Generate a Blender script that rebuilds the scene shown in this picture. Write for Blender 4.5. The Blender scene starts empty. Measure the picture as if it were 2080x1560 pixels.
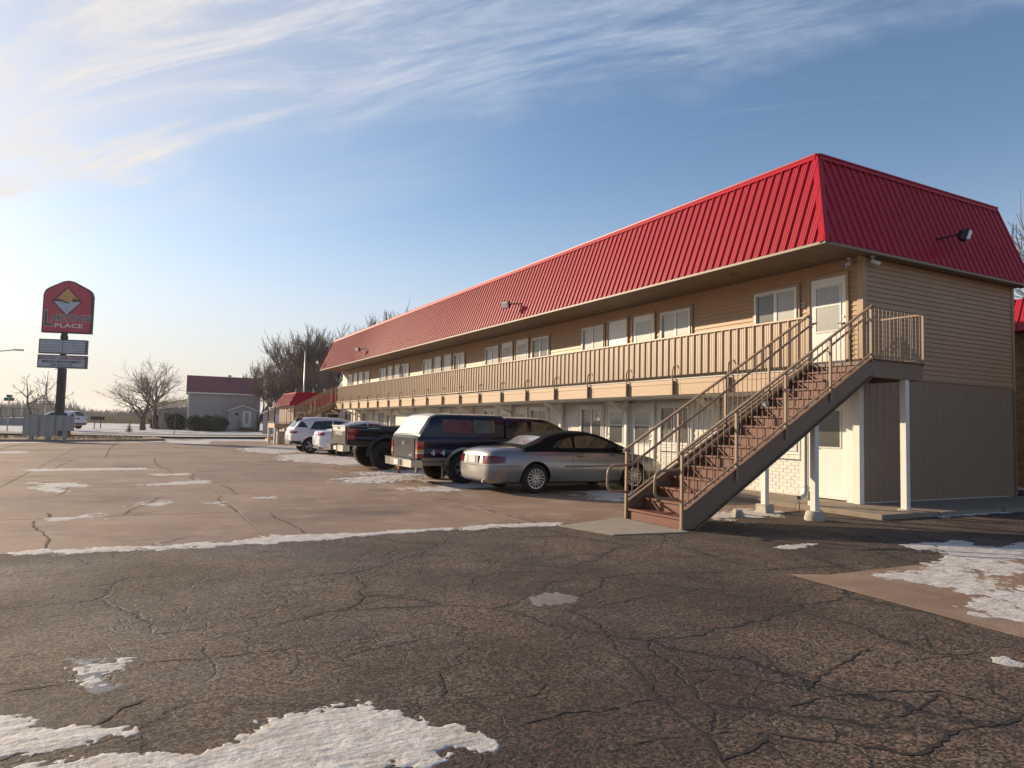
import bpy, bmesh, math, random
import numpy as np
from mathutils import Vector, Matrix

random.seed(7)
SC = bpy.context.scene
COL = SC.collection

# ------------------------------------------------------------------ camera
FPX = 1420.07
CAMLOC = np.array([-12.6299, -8.8737, 1.4296])
YAW, PIT, ROL = 0.4922, 0.0604, 0.0234
_F = np.array([math.sin(YAW) * math.cos(PIT), math.cos(YAW) * math.cos(PIT), math.sin(PIT)])
_R0 = np.array([math.cos(YAW), -math.sin(YAW), 0.0])
_U0 = np.cross(_R0, _F)
_R = math.cos(ROL) * _R0 + math.sin(ROL) * _U0
_U = -math.sin(ROL) * _R0 + math.cos(ROL) * _U0
cam_data = bpy.data.cameras.new('camera')
cam = bpy.data.objects.new('camera', cam_data)
COL.objects.link(cam)
cam.matrix_world = Matrix(((_R[0], _U[0], -_F[0], CAMLOC[0]), (_R[1], _U[1], -_F[1], CAMLOC[1]),
                           (_R[2], _U[2], -_F[2], CAMLOC[2]), (0, 0, 0, 1)))
cam_data.sensor_width = 36.0
cam_data.lens = 36.0 * FPX / 2080.0
cam_data.clip_start = 0.05
cam_data.clip_end = 3000.0
SC.camera = cam


def ray(u, v):
    return _F + _R * (u - 1040) / FPX - _U * (v - 780) / FPX


def gp(u, v, z=0.0):
    """photo pixel -> point on the level z"""
    d = ray(u, v)
    t = (z - CAMLOC[2]) / d[2]
    return CAMLOC + t * d


def dp(u, v, depth):
    return CAMLOC + ray(u, v) * depth


def on(u, v, ax, val):
    d = ray(u, v)
    return CAMLOC + d * (val - CAMLOC[ax]) / d[ax]


# ------------------------------------------------------------------ sun and sky
SUN_AZ = math.atan2(-0.54, 0.84)          # from +Y towards +X
SUN_EL = math.radians(17.8)
sun_dir = Vector((math.sin(SUN_AZ) * math.cos(SUN_EL), math.cos(SUN_AZ) * math.cos(SUN_EL), math.sin(SUN_EL)))
sd = bpy.data.lights.new('sun', 'SUN')
sd.energy = 5.0
sd.angle = math.radians(0.6)
sd.color = (1.0, 0.81, 0.57)
so = bpy.data.objects.new('sun', sd)
so.rotation_euler = (-sun_dir).to_track_quat('-Z', 'Y').to_euler()
so.location = (-40, 60, 40)
COL.objects.link(so)

SC.view_settings.view_transform = 'Standard'
SC.view_settings.look = 'None'
SC.view_settings.gamma = 1.0
SC.view_settings.use_curve_mapping = False
SC.view_settings.exposure = 0.5

world = bpy.data.worlds.new('World')
SC.world = world
world.use_nodes = True


def build_world():
    nt = world.node_tree
    N, L = nt.nodes, nt.links
    N.clear()
    out = N.new('ShaderNodeOutputWorld')
    bg = N.new('ShaderNodeBackground')
    bg.inputs['Strength'].default_value = 0.112
    sky = N.new('ShaderNodeTexSky')
    sky.sky_type = 'NISHITA'
    sky.sun_disc = False
    sky.sun_elevation = SUN_EL
    sky.sun_rotation = SUN_AZ
    sky.altitude = 250
    sky.air_density = 1.0
    sky.dust_density = 0.7
    sky.ozone_density = 2.3
    tc = N.new('ShaderNodeTexCoord')
    sep = N.new('ShaderNodeSeparateXYZ')
    L.new(tc.outputs['Generated'], sep.inputs[0])

    def math_(op, a, b=None, c=None, clamp=False):
        n = N.new('ShaderNodeMath')
        n.operation = op
        n.use_clamp = clamp
        for i, v in enumerate((a, b, c)):
            if v is None:
                continue
            if isinstance(v, (int, float)):
                n.inputs[i].default_value = v
            else:
                L.new(v, n.inputs[i])
        return n.outputs[0]

    zc = math_('MAXIMUM', math_('ADD', sep.outputs['Z'], 0.12), 0.05)
    px = math_('DIVIDE', sep.outputs['X'], zc)
    py = math_('DIVIDE', sep.outputs['Y'], zc)
    cmb = N.new('ShaderNodeCombineXYZ')
    L.new(px, cmb.inputs[0])
    L.new(py, cmb.inputs[1])

    def noise(scale, detail, rough, rot, sc, loc=(0, 0, 0), dist=0.0):
        mp = N.new('ShaderNodeMapping')
        mp.inputs['Rotation'].default_value = (0, 0, rot)
        mp.inputs['Scale'].default_value = sc
        mp.inputs['Location'].default_value = loc
        L.new(cmb.outputs[0], mp.inputs[0])
        n = N.new('ShaderNodeTexNoise')
        n.inputs['Scale'].default_value = scale
        n.inputs['Detail'].default_value = detail
        n.inputs['Roughness'].default_value = rough
        n.inputs['Distortion'].default_value = dist
        L.new(mp.outputs[0], n.inputs['Vector'])
        return n.outputs['Fac']

    def ramp(fac, a, b):
        n = N.new('ShaderNodeMapRange')
        n.interpolation_type = 'SMOOTHSTEP'
        n.inputs['From Min'].default_value = a
        n.inputs['From Max'].default_value = b
        L.new(fac, n.inputs['Value'])
        return n.outputs[0]

    # cirrus streaks share one wind direction: turn the sky plane to it, then stretch
    rot = N.new('ShaderNodeMapping')
    rot.inputs['Rotation'].default_value = (0, 0, 0.85)
    L.new(cmb.outputs[0], rot.inputs[0])
    rs_ = N.new('ShaderNodeSeparateXYZ')
    L.new(rot.outputs[0], rs_.inputs[0])

    def streaks(scale, sc, loc, detail=9, rough=0.62, dist=0.5):
        mp = N.new('ShaderNodeMapping')
        mp.inputs['Scale'].default_value = sc
        mp.inputs['Location'].default_value = loc
        L.new(rot.outputs[0], mp.inputs[0])
        n = N.new('ShaderNodeTexNoise')
        n.inputs['Scale'].default_value = scale
        n.inputs['Detail'].default_value = detail
        n.inputs['Roughness'].default_value = rough
        n.inputs['Distortion'].default_value = dist
        L.new(mp.outputs[0], n.inputs['Vector'])
        return n.outputs['Fac']

    wob = streaks(1.4, (0.8, 1.0, 1), (3.1, 0.4, 0), 6, 0.6, 0.4)
    yy = math_('ADD', rs_.outputs['Y'], math_('MULTIPLY_ADD', wob, 0.9, -0.45))
    band = math_('MULTIPLY', ramp(yy, 1.62, 1.34), ramp(yy, 0.25, 0.75))
    streak = ramp(streaks(2.2, (0.45, 2.1, 1), (1.3, 0.2, 0), 10, 0.68, 0.7), 0.36, 0.76)
    fine = ramp(streaks(5.0, (0.30, 2.4, 1), (0.7, 3, 0), 8, 0.68, 0.8), 0.56, 0.80)
    dot = N.new('ShaderNodeVectorMath')
    dot.operation = 'DOT_PRODUCT'
    L.new(tc.outputs['Generated'], dot.inputs[0])
    dot.inputs[1].default_value = sun_dir
    # thin high cloud glows more the nearer it lies to the sun
    near = ramp(dot.outputs['Value'], 0.45, 0.92)
    cov = math_('MULTIPLY', band, math_('MULTIPLY_ADD', streak, 0.68, math_('MULTIPLY_ADD', near, 0.16, 0.03)))
    cov = math_('ADD', cov, math_('MULTIPLY', fine, 0.16))
    cov = math_('ADD', cov, math_('MULTIPLY', near, math_('MULTIPLY_ADD', streak, 0.30, 0.20)), clamp=True)
    hz = math_('POWER', ramp(sep.outputs['Z'], 0.40, -0.02), 1.4)
    cov = math_('MAXIMUM', cov, math_('MULTIPLY', hz, 0.92))
    # cloud radiance: white veil, brighter and warmer towards the sun
    mixc = N.new('ShaderNodeMix')
    mixc.data_type = 'RGBA'
    mixc.inputs['A'].default_value = (4.3, 4.7, 5.5, 1)
    mixc.inputs['B'].default_value = (5.7, 5.35, 5.05, 1)
    L.new(near, mixc.inputs['Factor'])
    hzc = N.new('ShaderNodeMix')
    hzc.data_type = 'RGBA'
    L.new(hz, hzc.inputs['Factor'])
    L.new(mixc.outputs['Result'], hzc.inputs['A'])
    hzc.inputs['B'].default_value = (4.8, 4.3, 4.0, 1)
    mix = N.new('ShaderNodeMix')
    mix.data_type = 'RGBA'
    L.new(cov, mix.inputs['Factor'])
    L.new(sky.outputs[0], mix.inputs['A'])
    L.new(hzc.outputs['Result'], mix.inputs['B'])
    L.new(mix.outputs['Result'], bg.inputs['Color'])
    L.new(bg.outputs[0], out.inputs[0])


build_world()

# ------------------------------------------------------------------ helpers


def tag(o, label=None, cat=None, group=None, kind=None):
    if label:
        o['label'] = label
    if cat:
        o['category'] = cat
    if group:
        o['group'] = group
    if kind:
        o['kind'] = kind
    return o


def empty(name, loc, label=None, cat=None, group=None, rz=0.0):
    o = bpy.data.objects.new(name, None)
    o.empty_display_size = 0.2
    o.location = loc
    o.rotation_euler = (0, 0, rz)
    COL.objects.link(o)
    return tag(o, label, cat, group)


def origin(o):
    v = Vector((0, 0, 0))
    while o is not None:
        v = v + o.location
        o = o.parent
    return v


class MB:
    """collects shapes, then links them as one mesh object"""

    def __init__(self):
        self.v, self.f, self.mi = [], [], []
        self.cur = 0

    def add(self, verts, faces):
        n = len(self.v)
        self.v.extend([tuple(map(float, p)) for p in verts])
        self.f.extend([tuple(n + i for i in f) for f in faces])
        self.mi.extend([self.cur] * len(faces))
        return self

    def box(self, x0, x1, y0, y1, z0, z1):
        return self.add([(x0, y0, z0), (x1, y0, z0), (x1, y1, z0), (x0, y1, z0), (x0, y0, z1), (x1, y0, z1), (x1, y1, z1), (x0, y1, z1)],
                        [(0, 3, 2, 1), (4, 5, 6, 7), (0, 1, 5, 4), (1, 2, 6, 5), (2, 3, 7, 6), (3, 0, 4, 7)])

    def bar(self, a, b, w, h, up=(0, 0, 1)):
        a, b = Vector(a), Vector(b)
        d = (b - a).normalized()
        s = d.cross(Vector(up))
        if s.length < 1e-6:
            s = d.cross(Vector((0, 1, 0)))
        s.normalize()
        t = s.cross(d)
        P = []
        for p in (a, b):
            for i, j in ((-1, -1), (1, -1), (1, 1), (-1, 1)):
                P.append(p + s * (i * w / 2) + t * (j * h / 2))
        return self.add(P, [(3, 2, 1, 0), (4, 5, 6, 7), (0, 1, 5, 4), (1, 2, 6, 5), (2, 3, 7, 6), (3, 0, 4, 7)])

    def tube(self, pts, r, n=8, cap=True, radii=None):
        pts = [Vector(p) for p in pts]
        rings = []
        prev = None
        for i, p in enumerate(pts):
            d = (pts[min(i + 1, len(pts) - 1)] - pts[max(i - 1, 0)]).normalized()
            s = d.cross(Vector((0, 0, 1))) if prev is None else prev - d * prev.dot(d)
            if s.length < 1e-5:
                s = d.cross(Vector((1, 0, 0)))
            s.normalize()
            prev = s
            t = d.cross(s)
            rr = radii[i] if radii else r
            rings.append([p + (s * math.cos(2 * math.pi * k / n) + t * math.sin(2 * math.pi * k / n)) * rr for k in range(n)])
        V = [q for r_ in rings for q in r_]
        Fc = []
        for i in range(len(pts) - 1):
            for k in range(n):
                a, b = i * n + k, i * n + (k + 1) % n
                Fc.append((a, b, b + n, a + n))
        if cap:
            Fc.append(tuple(range(n))[::-1])
            Fc.append(tuple((len(pts) - 1) * n + k for k in range(n)))
        return self.add(V, Fc)

    def lathe(self, prof, axis='z', n=24, c=(0, 0, 0), closed=False):
        """prof: list of (radius, height)"""
        V, Fc = [], []
        for (r, h) in prof:
            for k in range(n):
                a = 2 * math.pi * k / n
                x, y = r * math.cos(a), r * math.sin(a)
                if axis == 'z':
                    p = (x, y, h)
                elif axis == 'y':
                    p = (x, h, y)
                else:
                    p = (h, x, y)
                V.append((p[0] + c[0], p[1] + c[1], p[2] + c[2]))
        m = len(prof)
        for i in range(m - 1 + (1 if closed else 0)):
            j = (i + 1) % m
            for k in range(n):
                Fc.append((i * n + k, i * n + (k + 1) % n, j * n + (k + 1) % n, j * n + k))
        if not closed:
            Fc.append(tuple(range(n))[::-1])
            Fc.append(tuple((m - 1) * n + k for k in range(n)))
        return self.add(V, Fc)

    def prism(self, poly, a, b, plane='xz'):
        """poly in a plane, extruded from a to b along the third axis"""
        n = len(poly)

        def P(p, t):
            return {'xz': (p[0], t, p[1]), 'yz': (t, p[0], p[1]), 'xy': (p[0], p[1], t)}[plane]
        V = [P(p, a) for p in poly] + [P(p, b) for p in poly]
        Fc = [tuple(range(n))[::-1], tuple(range(n, 2 * n))]
        for i in range(n):
            j = (i + 1) % n
            Fc.append((i, j, n + j, n + i))
        return self.add(V, Fc)

    def quad(self, *pts):
        return self.add(pts, [tuple(range(len(pts)))])

    def mesh(self, name, mats, smooth=False, fix=True):
        me = bpy.data.meshes.new(name)
        me.from_pydata(self.v, [], self.f)
        if not isinstance(mats, (list, tuple)):
            mats = [mats]
        for m in mats:
            me.materials.append(m)
        if len(mats) > 1:
            me.polygons.foreach_set('material_index', self.mi)
        if fix:
            bm = bmesh.new()
            bm.from_mesh(me)
            bmesh.ops.recalc_face_normals(bm, faces=bm.faces)
            bm.to_mesh(me)
            bm.free()
        if smooth:
            me.polygons.foreach_set('use_smooth', [True] * len(me.polygons))
        me.update()
        return me

    def build(self, name, mats, parent=None, smooth=False, local=False, fix=True, angle=None):
        if parent is not None and not local:
            o = origin(parent)
            self.v = [(p[0] - o.x, p[1] - o.y, p[2] - o.z) for p in self.v]
        me = self.mesh(name, mats, smooth or angle is not None, fix)
        if angle is not None:
            sharp_by_angle(me, angle)
        return link(name, me, parent)


def sharp_by_angle(me, deg):
    bm = bmesh.new()
    bm.from_mesh(me)
    c = math.radians(deg)
    for e in bm.edges:
        if len(e.link_faces) == 2 and e.link_faces[0].normal.angle(e.link_faces[1].normal, 0) > c:
            e.smooth = False
    bm.to_mesh(me)
    bm.free()


def link(name, me, parent=None, loc=None, rot=None):
    o = bpy.data.objects.new(name, me)
    if parent is not None:
        o.parent = parent
    if loc is not None:
        p = Vector(loc)
        if parent is not None:
            p = p - origin(parent)
        o.location = p
    if rot is not None:
        o.rotation_euler = rot
    COL.objects.link(o)
    return o


def copy_tree(o, parent=None):
    c = o.copy()
    COL.objects.link(c)
    c.parent = parent
    for ch in list(o.children):
        copy_tree(ch, c)
    return c


def struct(name, mb, mat, parent=None, **k):
    o = mb.build(name, mat, parent, **k)
    if parent is None:
        o['kind'] = 'structure'
    return o


def text_mesh(txt, size, extrude, bold=0.0, xscale=1.0):
    """flat letters in the XY plane, centred, as a mesh"""
    cu = bpy.data.curves.new('letters', 'FONT')
    cu.body = txt
    cu.size = size
    cu.extrude = extrude
    cu.offset = bold
    cu.align_x = 'CENTER'
    cu.align_y = 'CENTER'
    cu.resolution_u = 3
    ob = bpy.data.objects.new('letters', cu)
    COL.objects.link(ob)
    bpy.context.view_layer.update()
    dg = bpy.context.evaluated_depsgraph_get()
    me = bpy.data.meshes.new_from_object(ob.evaluated_get(dg))
    bpy.data.objects.remove(ob)
    if xscale != 1.0:
        for v in me.vertices:
            v.co.x *= xscale
    return me


# ------------------------------------------------------------------ materials
M = {}


def mat(name, col, rough=0.6, metal=0.0, var=0.0, vscale=3.0, bump=0.0, bscale=40.0, coat=0.0, spec=0.5,
        stretch=(1, 1, 1), dirt=None, dscale=1.5, objvar=0.0, emit=None, bdist=0.01):
    m = bpy.data.materials.new(name)
    m.use_nodes = True
    nt = m.node_tree
    N, L = nt.nodes, nt.links
    b = N['Principled BSDF']
    b.inputs['Base Color'].default_value = (*col, 1)
    b.inputs['Roughness'].default_value = rough
    b.inputs['Metallic'].default_value = metal
    b.inputs['Specular IOR Level'].default_value = spec
    b.inputs['Coat Weight'].default_value = coat
    b.inputs['Coat Roughness'].default_value = 0.08
    M[name] = m
    if not (var or bump or dirt or objvar):
        return m
    tc = N.new('ShaderNodeTexCoord')
    mp = N.new('ShaderNodeMapping')
    mp.inputs['Scale'].default_value = stretch
    geo = N.new('ShaderNodeNewGeometry')
    L.new(geo.outputs['Position'], mp.inputs[0])
    colour = None
    if var:
        n = N.new('ShaderNodeTexNoise')
        n.inputs['Scale'].default_value = vscale
        n.inputs['Detail'].default_value = 6
        n.inputs['Roughness'].default_value = 0.6
        L.new(mp.outputs[0], n.inputs['Vector'])
        r = N.new('ShaderNodeMapRange')
        r.inputs['From Min'].default_value = 0.3
        r.inputs['From Max'].default_value = 0.7
        r.inputs['To Min'].default_value = 1 - var
        r.inputs['To Max'].default_value = 1 + var
        L.new(n.outputs['Fac'], r.inputs['Value'])
        x = N.new('ShaderNodeMix')
        x.data_type = 'RGBA'
        x.blend_type = 'MULTIPLY'
        x.inputs['Factor'].default_value = 1
        x.inputs['A'].default_value = (*col, 1)
        L.new(r.outputs[0], x.inputs['B'])
        colour = x.outputs['Result']
    if objvar:
        oi = N.new('ShaderNodeObjectInfo')
        r = N.new('ShaderNodeMapRange')
        r.inputs['To Min'].default_value = 1 - objvar
        r.inputs['To Max'].default_value = 1 + objvar
        L.new(oi.outputs['Random'], r.inputs['Value'])
        x = N.new('ShaderNodeMix')
        x.data_type = 'RGBA'
        x.blend_type = 'MULTIPLY'
        x.inputs['Factor'].default_value = 1
        x.inputs['A'].default_value = (*col, 1)
        if colour:
            L.new(colour, x.inputs['A'])
        L.new(r.outputs[0], x.inputs['B'])
        colour = x.outputs['Result']
    if dirt:
        n = N.new('ShaderNodeTexNoise')
        n.inputs['Scale'].default_value = dscale
        n.inputs['Detail'].default_value = 8
        n.inputs['Roughness'].default_value = 0.68
        L.new(mp.outputs[0], n.inputs['Vector'])
        r = N.new('ShaderNodeMapRange')
        r.inputs['From Min'].default_value = dirt[3]
        r.inputs['From Max'].default_value = dirt[3] + 0.2
        r.inputs['To Max'].default_value = dirt[4]
        L.new(n.outputs['Fac'], r.inputs['Value'])
        x = N.new('ShaderNodeMix')
        x.data_type = 'RGBA'
        L.new(r.outputs[0], x.inputs['Factor'])
        x.inputs['A'].default_value = (*col, 1)
        if colour:
            L.new(colour, x.inputs['A'])
        x.inputs['B'].default_value = (*dirt[:3], 1)
        colour = x.outputs['Result']
    if colour:
        L.new(colour, b.inputs['Base Color'])
    if bump:
        n = N.new('ShaderNodeTexNoise')
        n.inputs['Scale'].default_value = bscale
        n.inputs['Detail'].default_value = 5
        L.new(mp.outputs[0], n.inputs['Vector'])
        bp = N.new('ShaderNodeBump')
        bp.inputs['Strength'].default_value = bump
        bp.inputs['Distance'].default_value = bdist
        L.new(n.outputs['Fac'], bp.inputs['Height'])
        L.new(bp.outputs[0], b.inputs['Normal'])
    return m


mat('siding', (0.40, 0.245, 0.130), 0.55, var=0.05, vscale=1.2, bump=0.15, bscale=60, stretch=(1, 1, 0.3))
mat('trim_tan', (0.36, 0.235, 0.13), 0.5, var=0.05, vscale=2)
mat('parapet', (0.41, 0.285, 0.18), 0.42, var=0.05, vscale=1.5, dirt=(0.38, 0.27, 0.18, 0.56, 0.35), stretch=(1, 1, 0.25))
mat('fascia', (0.43, 0.285, 0.170), 0.55, var=0.06, vscale=1.2, bump=0.2, bscale=25, stretch=(1, 0.15, 1))
mat('metal_tan', (0.265, 0.178, 0.113), 0.42, var=0.05, vscale=1.0, stretch=(1, 1, 0.2))
mat('rail', (0.29, 0.193, 0.116), 0.42, var=0.1, vscale=4, dirt=(0.16, 0.08, 0.04, 0.62, 0.6), dscale=5)
mat('stringer', (0.185, 0.117, 0.075), 0.45, var=0.06, vscale=1.5)
mat('tread', (0.145, 0.042, 0.020), 0.55, var=0.12, vscale=3, bump=0.25, bscale=70, dirt=(0.32, 0.20, 0.14, 0.6, 0.45), dscale=6)
mat('red_roof', (0.40, 0.004, 0.020), 0.42, var=0.05, vscale=0.6, stretch=(1, 1, 0.3), spec=0.4, dirt=(0.30, 0.02, 0.03, 0.55, 0.5), dscale=1.2)
mat('red_trim', (0.39, 0.005, 0.020), 0.45, spec=0.2, var=0.04, vscale=1.0)
mat('soffit', (0.22, 0.165, 0.105), 0.55, var=0.05, vscale=1.0)
mat('white_paint', (0.72, 0.69, 0.63), 0.5, var=0.05, vscale=2.0, dirt=(0.45, 0.40, 0.33, 0.58, 0.4), dscale=2.5)
mat('white_vinyl', (0.62, 0.61, 0.58), 0.35, var=0.03, vscale=3)
mat('white_brick', (0.72, 0.685, 0.615), 0.7, var=0.08, vscale=5, objvar=0.04, bump=0.4, bscale=60, dirt=(0.42, 0.36, 0.29, 0.60, 0.5), dscale=2.0)
mat('mortar', (0.64, 0.605, 0.54), 0.85, var=0.08, vscale=6)
mat('door_white', (0.72, 0.695, 0.635), 0.42, var=0.05, vscale=1.5, dirt=(0.50, 0.45, 0.38, 0.62, 0.4), dscale=3)
mat('glass', (0.035, 0.04, 0.045), 0.04, spec=0.9, coat=0.6)
mat('curtain', (0.30, 0.29, 0.265), 0.35, var=0.12, vscale=6, stretch=(1, 6, 0.3), spec=0.5, coat=0.3)
mat('curtain_dark', (0.07, 0.066, 0.062), 0.25, var=0.2, vscale=5, stretch=(1, 5, 0.4), spec=0.5, coat=0.2)
mat('black_metal', (0.015, 0.014, 0.014), 0.45)
mat('dark_gasket', (0.02, 0.02, 0.02), 0.6)
mat('steel', (0.45, 0.44, 0.42), 0.3, metal=0.9)
mat('lens', (0.75, 0.76, 0.74), 0.15, spec=0.7)
mat('kerb', (0.25, 0.20, 0.15), 0.85, var=0.15, vscale=4, bump=0.6, bscale=40, dirt=(0.16, 0.12, 0.09, 0.56, 0.6))
mat('footing', (0.42, 0.38, 0.32), 0.9, var=0.2, vscale=8, bump=0.8, bscale=25)
mat('tan_brick', (0.38, 0.22, 0.095), 0.85, objvar=0.22, var=0.1, vscale=9, bump=0.4, bscale=60)
mat('mortar_tan', (0.30, 0.22, 0.14), 0.9)


# ------------------------------------------------------------------ ground materials
class NT:
    def __init__(self, name):
        self.m = bpy.data.materials.new(name)
        self.m.use_nodes = True
        self.N, self.L = self.m.node_tree.nodes, self.m.node_tree.links
        self.b = self.N['Principled BSDF']
        g = self.N.new('ShaderNodeNewGeometry')
        self.pos = g.outputs['Position']
        M[name] = self.m

    def _set(self, sock, v):
        if isinstance(v, (int, float)):
            sock.default_value = v
        elif isinstance(v, tuple):
            sock.default_value = (*v, 1) if len(v) == 3 and sock.type == 'RGBA' else v
        else:
            self.L.new(v, sock)

    def mapping(self, scale=(1, 1, 1), rot=0, loc=(0, 0, 0), src=None):
        n = self.N.new('ShaderNodeMapping')
        n.inputs['Scale'].default_value = scale
        n.inputs['Rotation'].default_value = (0, 0, rot)
        n.inputs['Location'].default_value = loc
        self.L.new(src or self.pos, n.inputs[0])
        return n.outputs[0]

    def noise(self, scale, detail=6, rough=0.6, src=None, out='Fac', dist=0.0):
        n = self.N.new('ShaderNodeTexNoise')
        n.inputs['Scale'].default_value = scale
        n.inputs['Detail'].default_value = detail
        n.inputs['Roughness'].default_value = rough
        n.inputs['Distortion'].default_value = dist
        self.L.new(src or self.pos, n.inputs['Vector'])
        return n.outputs[out]

    def voro(self, scale, feature='F1', src=None, out='Distance', rnd=1.0):
        n = self.N.new('ShaderNodeTexVoronoi')
        n.feature = feature
        n.inputs['Scale'].default_value = scale
        n.inputs['Randomness'].default_value = rnd
        self.L.new(src or self.pos, n.inputs['Vector'])
        return n.outputs[out]

    def rng(self, v, a, b, c=0.0, d=1.0, smooth=True):
        n = self.N.new('ShaderNodeMapRange')
        if smooth:
            n.interpolation_type = 'SMOOTHSTEP'
        for k, x in (('From Min', a), ('From Max', b), ('To Min', c), ('To Max', d)):
            n.inputs[k].default_value = x
        self.L.new(v, n.inputs['Value'])
        return n.outputs[0]

    def math(self, op, a, b=None, c=None, clamp=False):
        n = self.N.new('ShaderNodeMath')
        n.operation = op
        n.use_clamp = clamp
        for i, v in enumerate((a, b, c)):
            if v is not None:
                self._set(n.inputs[i], v)
        return n.outputs[0]

    def mix(self, f, a, b, blend='MIX'):
        n = self.N.new('ShaderNodeMix')
        n.data_type = 'RGBA'
        n.blend_type = blend
        self._set(n.inputs['Factor'], f)
        self._set(n.inputs['A'], a)
        self._set(n.inputs['B'], b)
        return n.outputs['Result']

    def vadd(self, a, b, s):
        n = self.N.new('ShaderNodeVectorMath')
        n.operation = 'MULTIPLY_ADD'
        self.L.new(b, n.inputs[0])
        n.inputs[1].default_value = (s, s, s)
        self.L.new(a, n.inputs[2])
        return n.outputs[0]

    def bump(self, h, strength, dist, prev=None):
        n = self.N.new('ShaderNodeBump')
        n.inputs['Strength'].default_value = strength
        n.inputs['Distance'].default_value = dist
        self.L.new(h, n.inputs['Height'])
        if prev is not None:
            self.L.new(prev, n.inputs['Normal'])
        return n.outputs[0]

    def done(self, col, rough=0.8, normal=None, spec=0.4):
        self._set(self.b.inputs['Base Color'], col)
        self._set(self.b.inputs['Roughness'], rough)
        self.b.inputs['Specular IOR Level'].default_value = spec
        if normal is not None:
            self.L.new(normal, self.b.inputs['Normal'])
        return self.m


def asphalt_material():
    t = NT('asphalt')
    warp = t.vadd(t.pos, t.noise(1.3, 5, 0.6, out='Color'), 0.55)
    warp = t.vadd(warp, t.noise(9, 3, 0.6, out='Color'), 0.05)
    e1 = t.voro(0.62, 'DISTANCE_TO_EDGE', warp)
    e2 = t.voro(3.0, 'DISTANCE_TO_EDGE', warp)
    mask1 = t.rng(t.noise(0.45, 3), 0.40, 0.56)
    mask2 = t.rng(t.noise(0.5, 3, src=t.mapping(loc=(7, 3, 0))), 0.44, 0.56)
    wob = t.noise(3.0, 4)
    c1 = t.math('MULTIPLY', t.rng(t.math('ADD', e1, t.math('MULTIPLY', wob, -0.010)), 0.0, 0.007, 1.0, 0.0), mask1)
    c2 = t.math('MULTIPLY', t.rng(t.math('ADD', e2, t.math('MULTIPLY', wob, -0.022)), 0.0, 0.016, 0.75, 0.0), mask2)
    crack = t.math('MAXIMUM', c1, c2)
    halo = t.math('MULTIPLY', t.rng(e1, 0.0, 0.09, 0.55, 0.0), mask1)
    # aggregate
    v = t.voro(74, 'F1', out='Color')
    sepr = t.N.new('ShaderNodeSeparateColor')
    t.L.new(v, sepr.inputs[0])
    stone = t.math('MULTIPLY', t.math('POWER', sepr.outputs[0], 1.6), 2.4)
    stone = t.math('ADD', stone, 0.16)
    grain = t.noise(70, 4, 0.7)
    big = t.noise(0.30, 6, 0.65)
    med = t.noise(1.8, 6, 0.65)
    base = t.mix(t.rng(big, 0.40, 0.60), (0.044, 0.0255, 0.0175), (0.098, 0.0635, 0.043))
    base = t.mix(t.rng(med, 0.45, 0.75, 0.0, 0.7), base, (0.100, 0.076, 0.056))
    base = t.mix(t.rng(t.noise(0.9, 4, src=t.mapping(loc=(3, 9, 0))), 0.60, 0.74, 0.0, 0.6), base, (0.10, 0.055, 0.038))
    base = t.mix(t.math('MULTIPLY', halo, t.rng(med, 0.3, 0.6)), base, (0.026, 0.021, 0.018))
    base = t.mix(1.0, base, stone, 'MULTIPLY')
    # grit of old salt and snow dust
    salt = t.math('MULTIPLY', t.rng(t.noise(160, 2, 0.5), 0.63, 0.72), t.rng(t.noise(0.8, 5), 0.46, 0.68))
    base = t.mix(t.math('MULTIPLY', salt, 0.7), base, (0.42, 0.38, 0.33))
    base = t.mix(crack, base, (0.010, 0.008, 0.007))
    h = t.math('ADD', t.math('MULTIPLY', t.math('ADD', sepr.outputs[0], grain), 0.5), t.math('MULTIPLY', crack, -1.1))
    n1 = t.bump(h, 0.9, 0.009)
    n2 = t.bump(t.noise(4, 4), 0.5, 0.02, n1)
    t.done(base, t.rng(t.noise(0.7, 4), 0.3, 0.7, 0.62, 0.92), n2, 0.45)


def concrete_material():
    t = NT('concrete')
    big = t.noise(0.28, 5, 0.6)
    med = t.noise(1.6, 7, 0.66)
    fine = t.noise(45, 4, 0.7)
    base = t.mix(t.rng(big, 0.33, 0.66), (0.188, 0.118, 0.080), (0.268, 0.178, 0.121))
    base = t.mix(t.rng(med, 0.46, 0.72, 0, 0.8), base, (0.30, 0.235, 0.175))
    base = t.mix(t.rng(t.noise(0.55, 6, 0.6, t.mapping(loc=(5, 1, 0))), 0.52, 0.70, 0, 0.8), base, (0.110, 0.073, 0.051))
    base = t.mix(t.rng(t.noise(2.2, 6, 0.7, t.mapping((0.25, 1, 1))), 0.60, 0.74, 0, 0.6), base, (0.32, 0.275, 0.23))
    base = t.mix(1.0, base, t.rng(fine, 0.3, 0.7, 0.84, 1.16), 'MULTIPLY')
    oi = t.N.new('ShaderNodeObjectInfo')
    base = t.mix(1.0, base, t.rng(oi.outputs['Random'], 0, 1, 0.90, 1.10, False), 'MULTIPLY')
    warp = t.vadd(t.pos, t.noise(1.8, 5, 0.65, out='Color'), 0.6)
    e = t.voro(0.20, 'DISTANCE_TO_EDGE', warp)
    crack = t.math('MULTIPLY', t.rng(e, 0.0, 0.0030, 1, 0), t.rng(t.noise(0.3, 3), 0.46, 0.58))
    base = t.mix(t.math('MULTIPLY', crack, 0.85), base, (0.04, 0.028, 0.02))
    h = t.math('ADD', fine, t.math('MULTIPLY', crack, -1.5))
    n = t.bump(h, 0.55, 0.005)
    n = t.bump(t.noise(2.5, 5), 0.35, 0.02, n)
    t.done(base, t.rng(med, 0.3, 0.7, 0.55, 0.85), n, 0.4)


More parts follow.
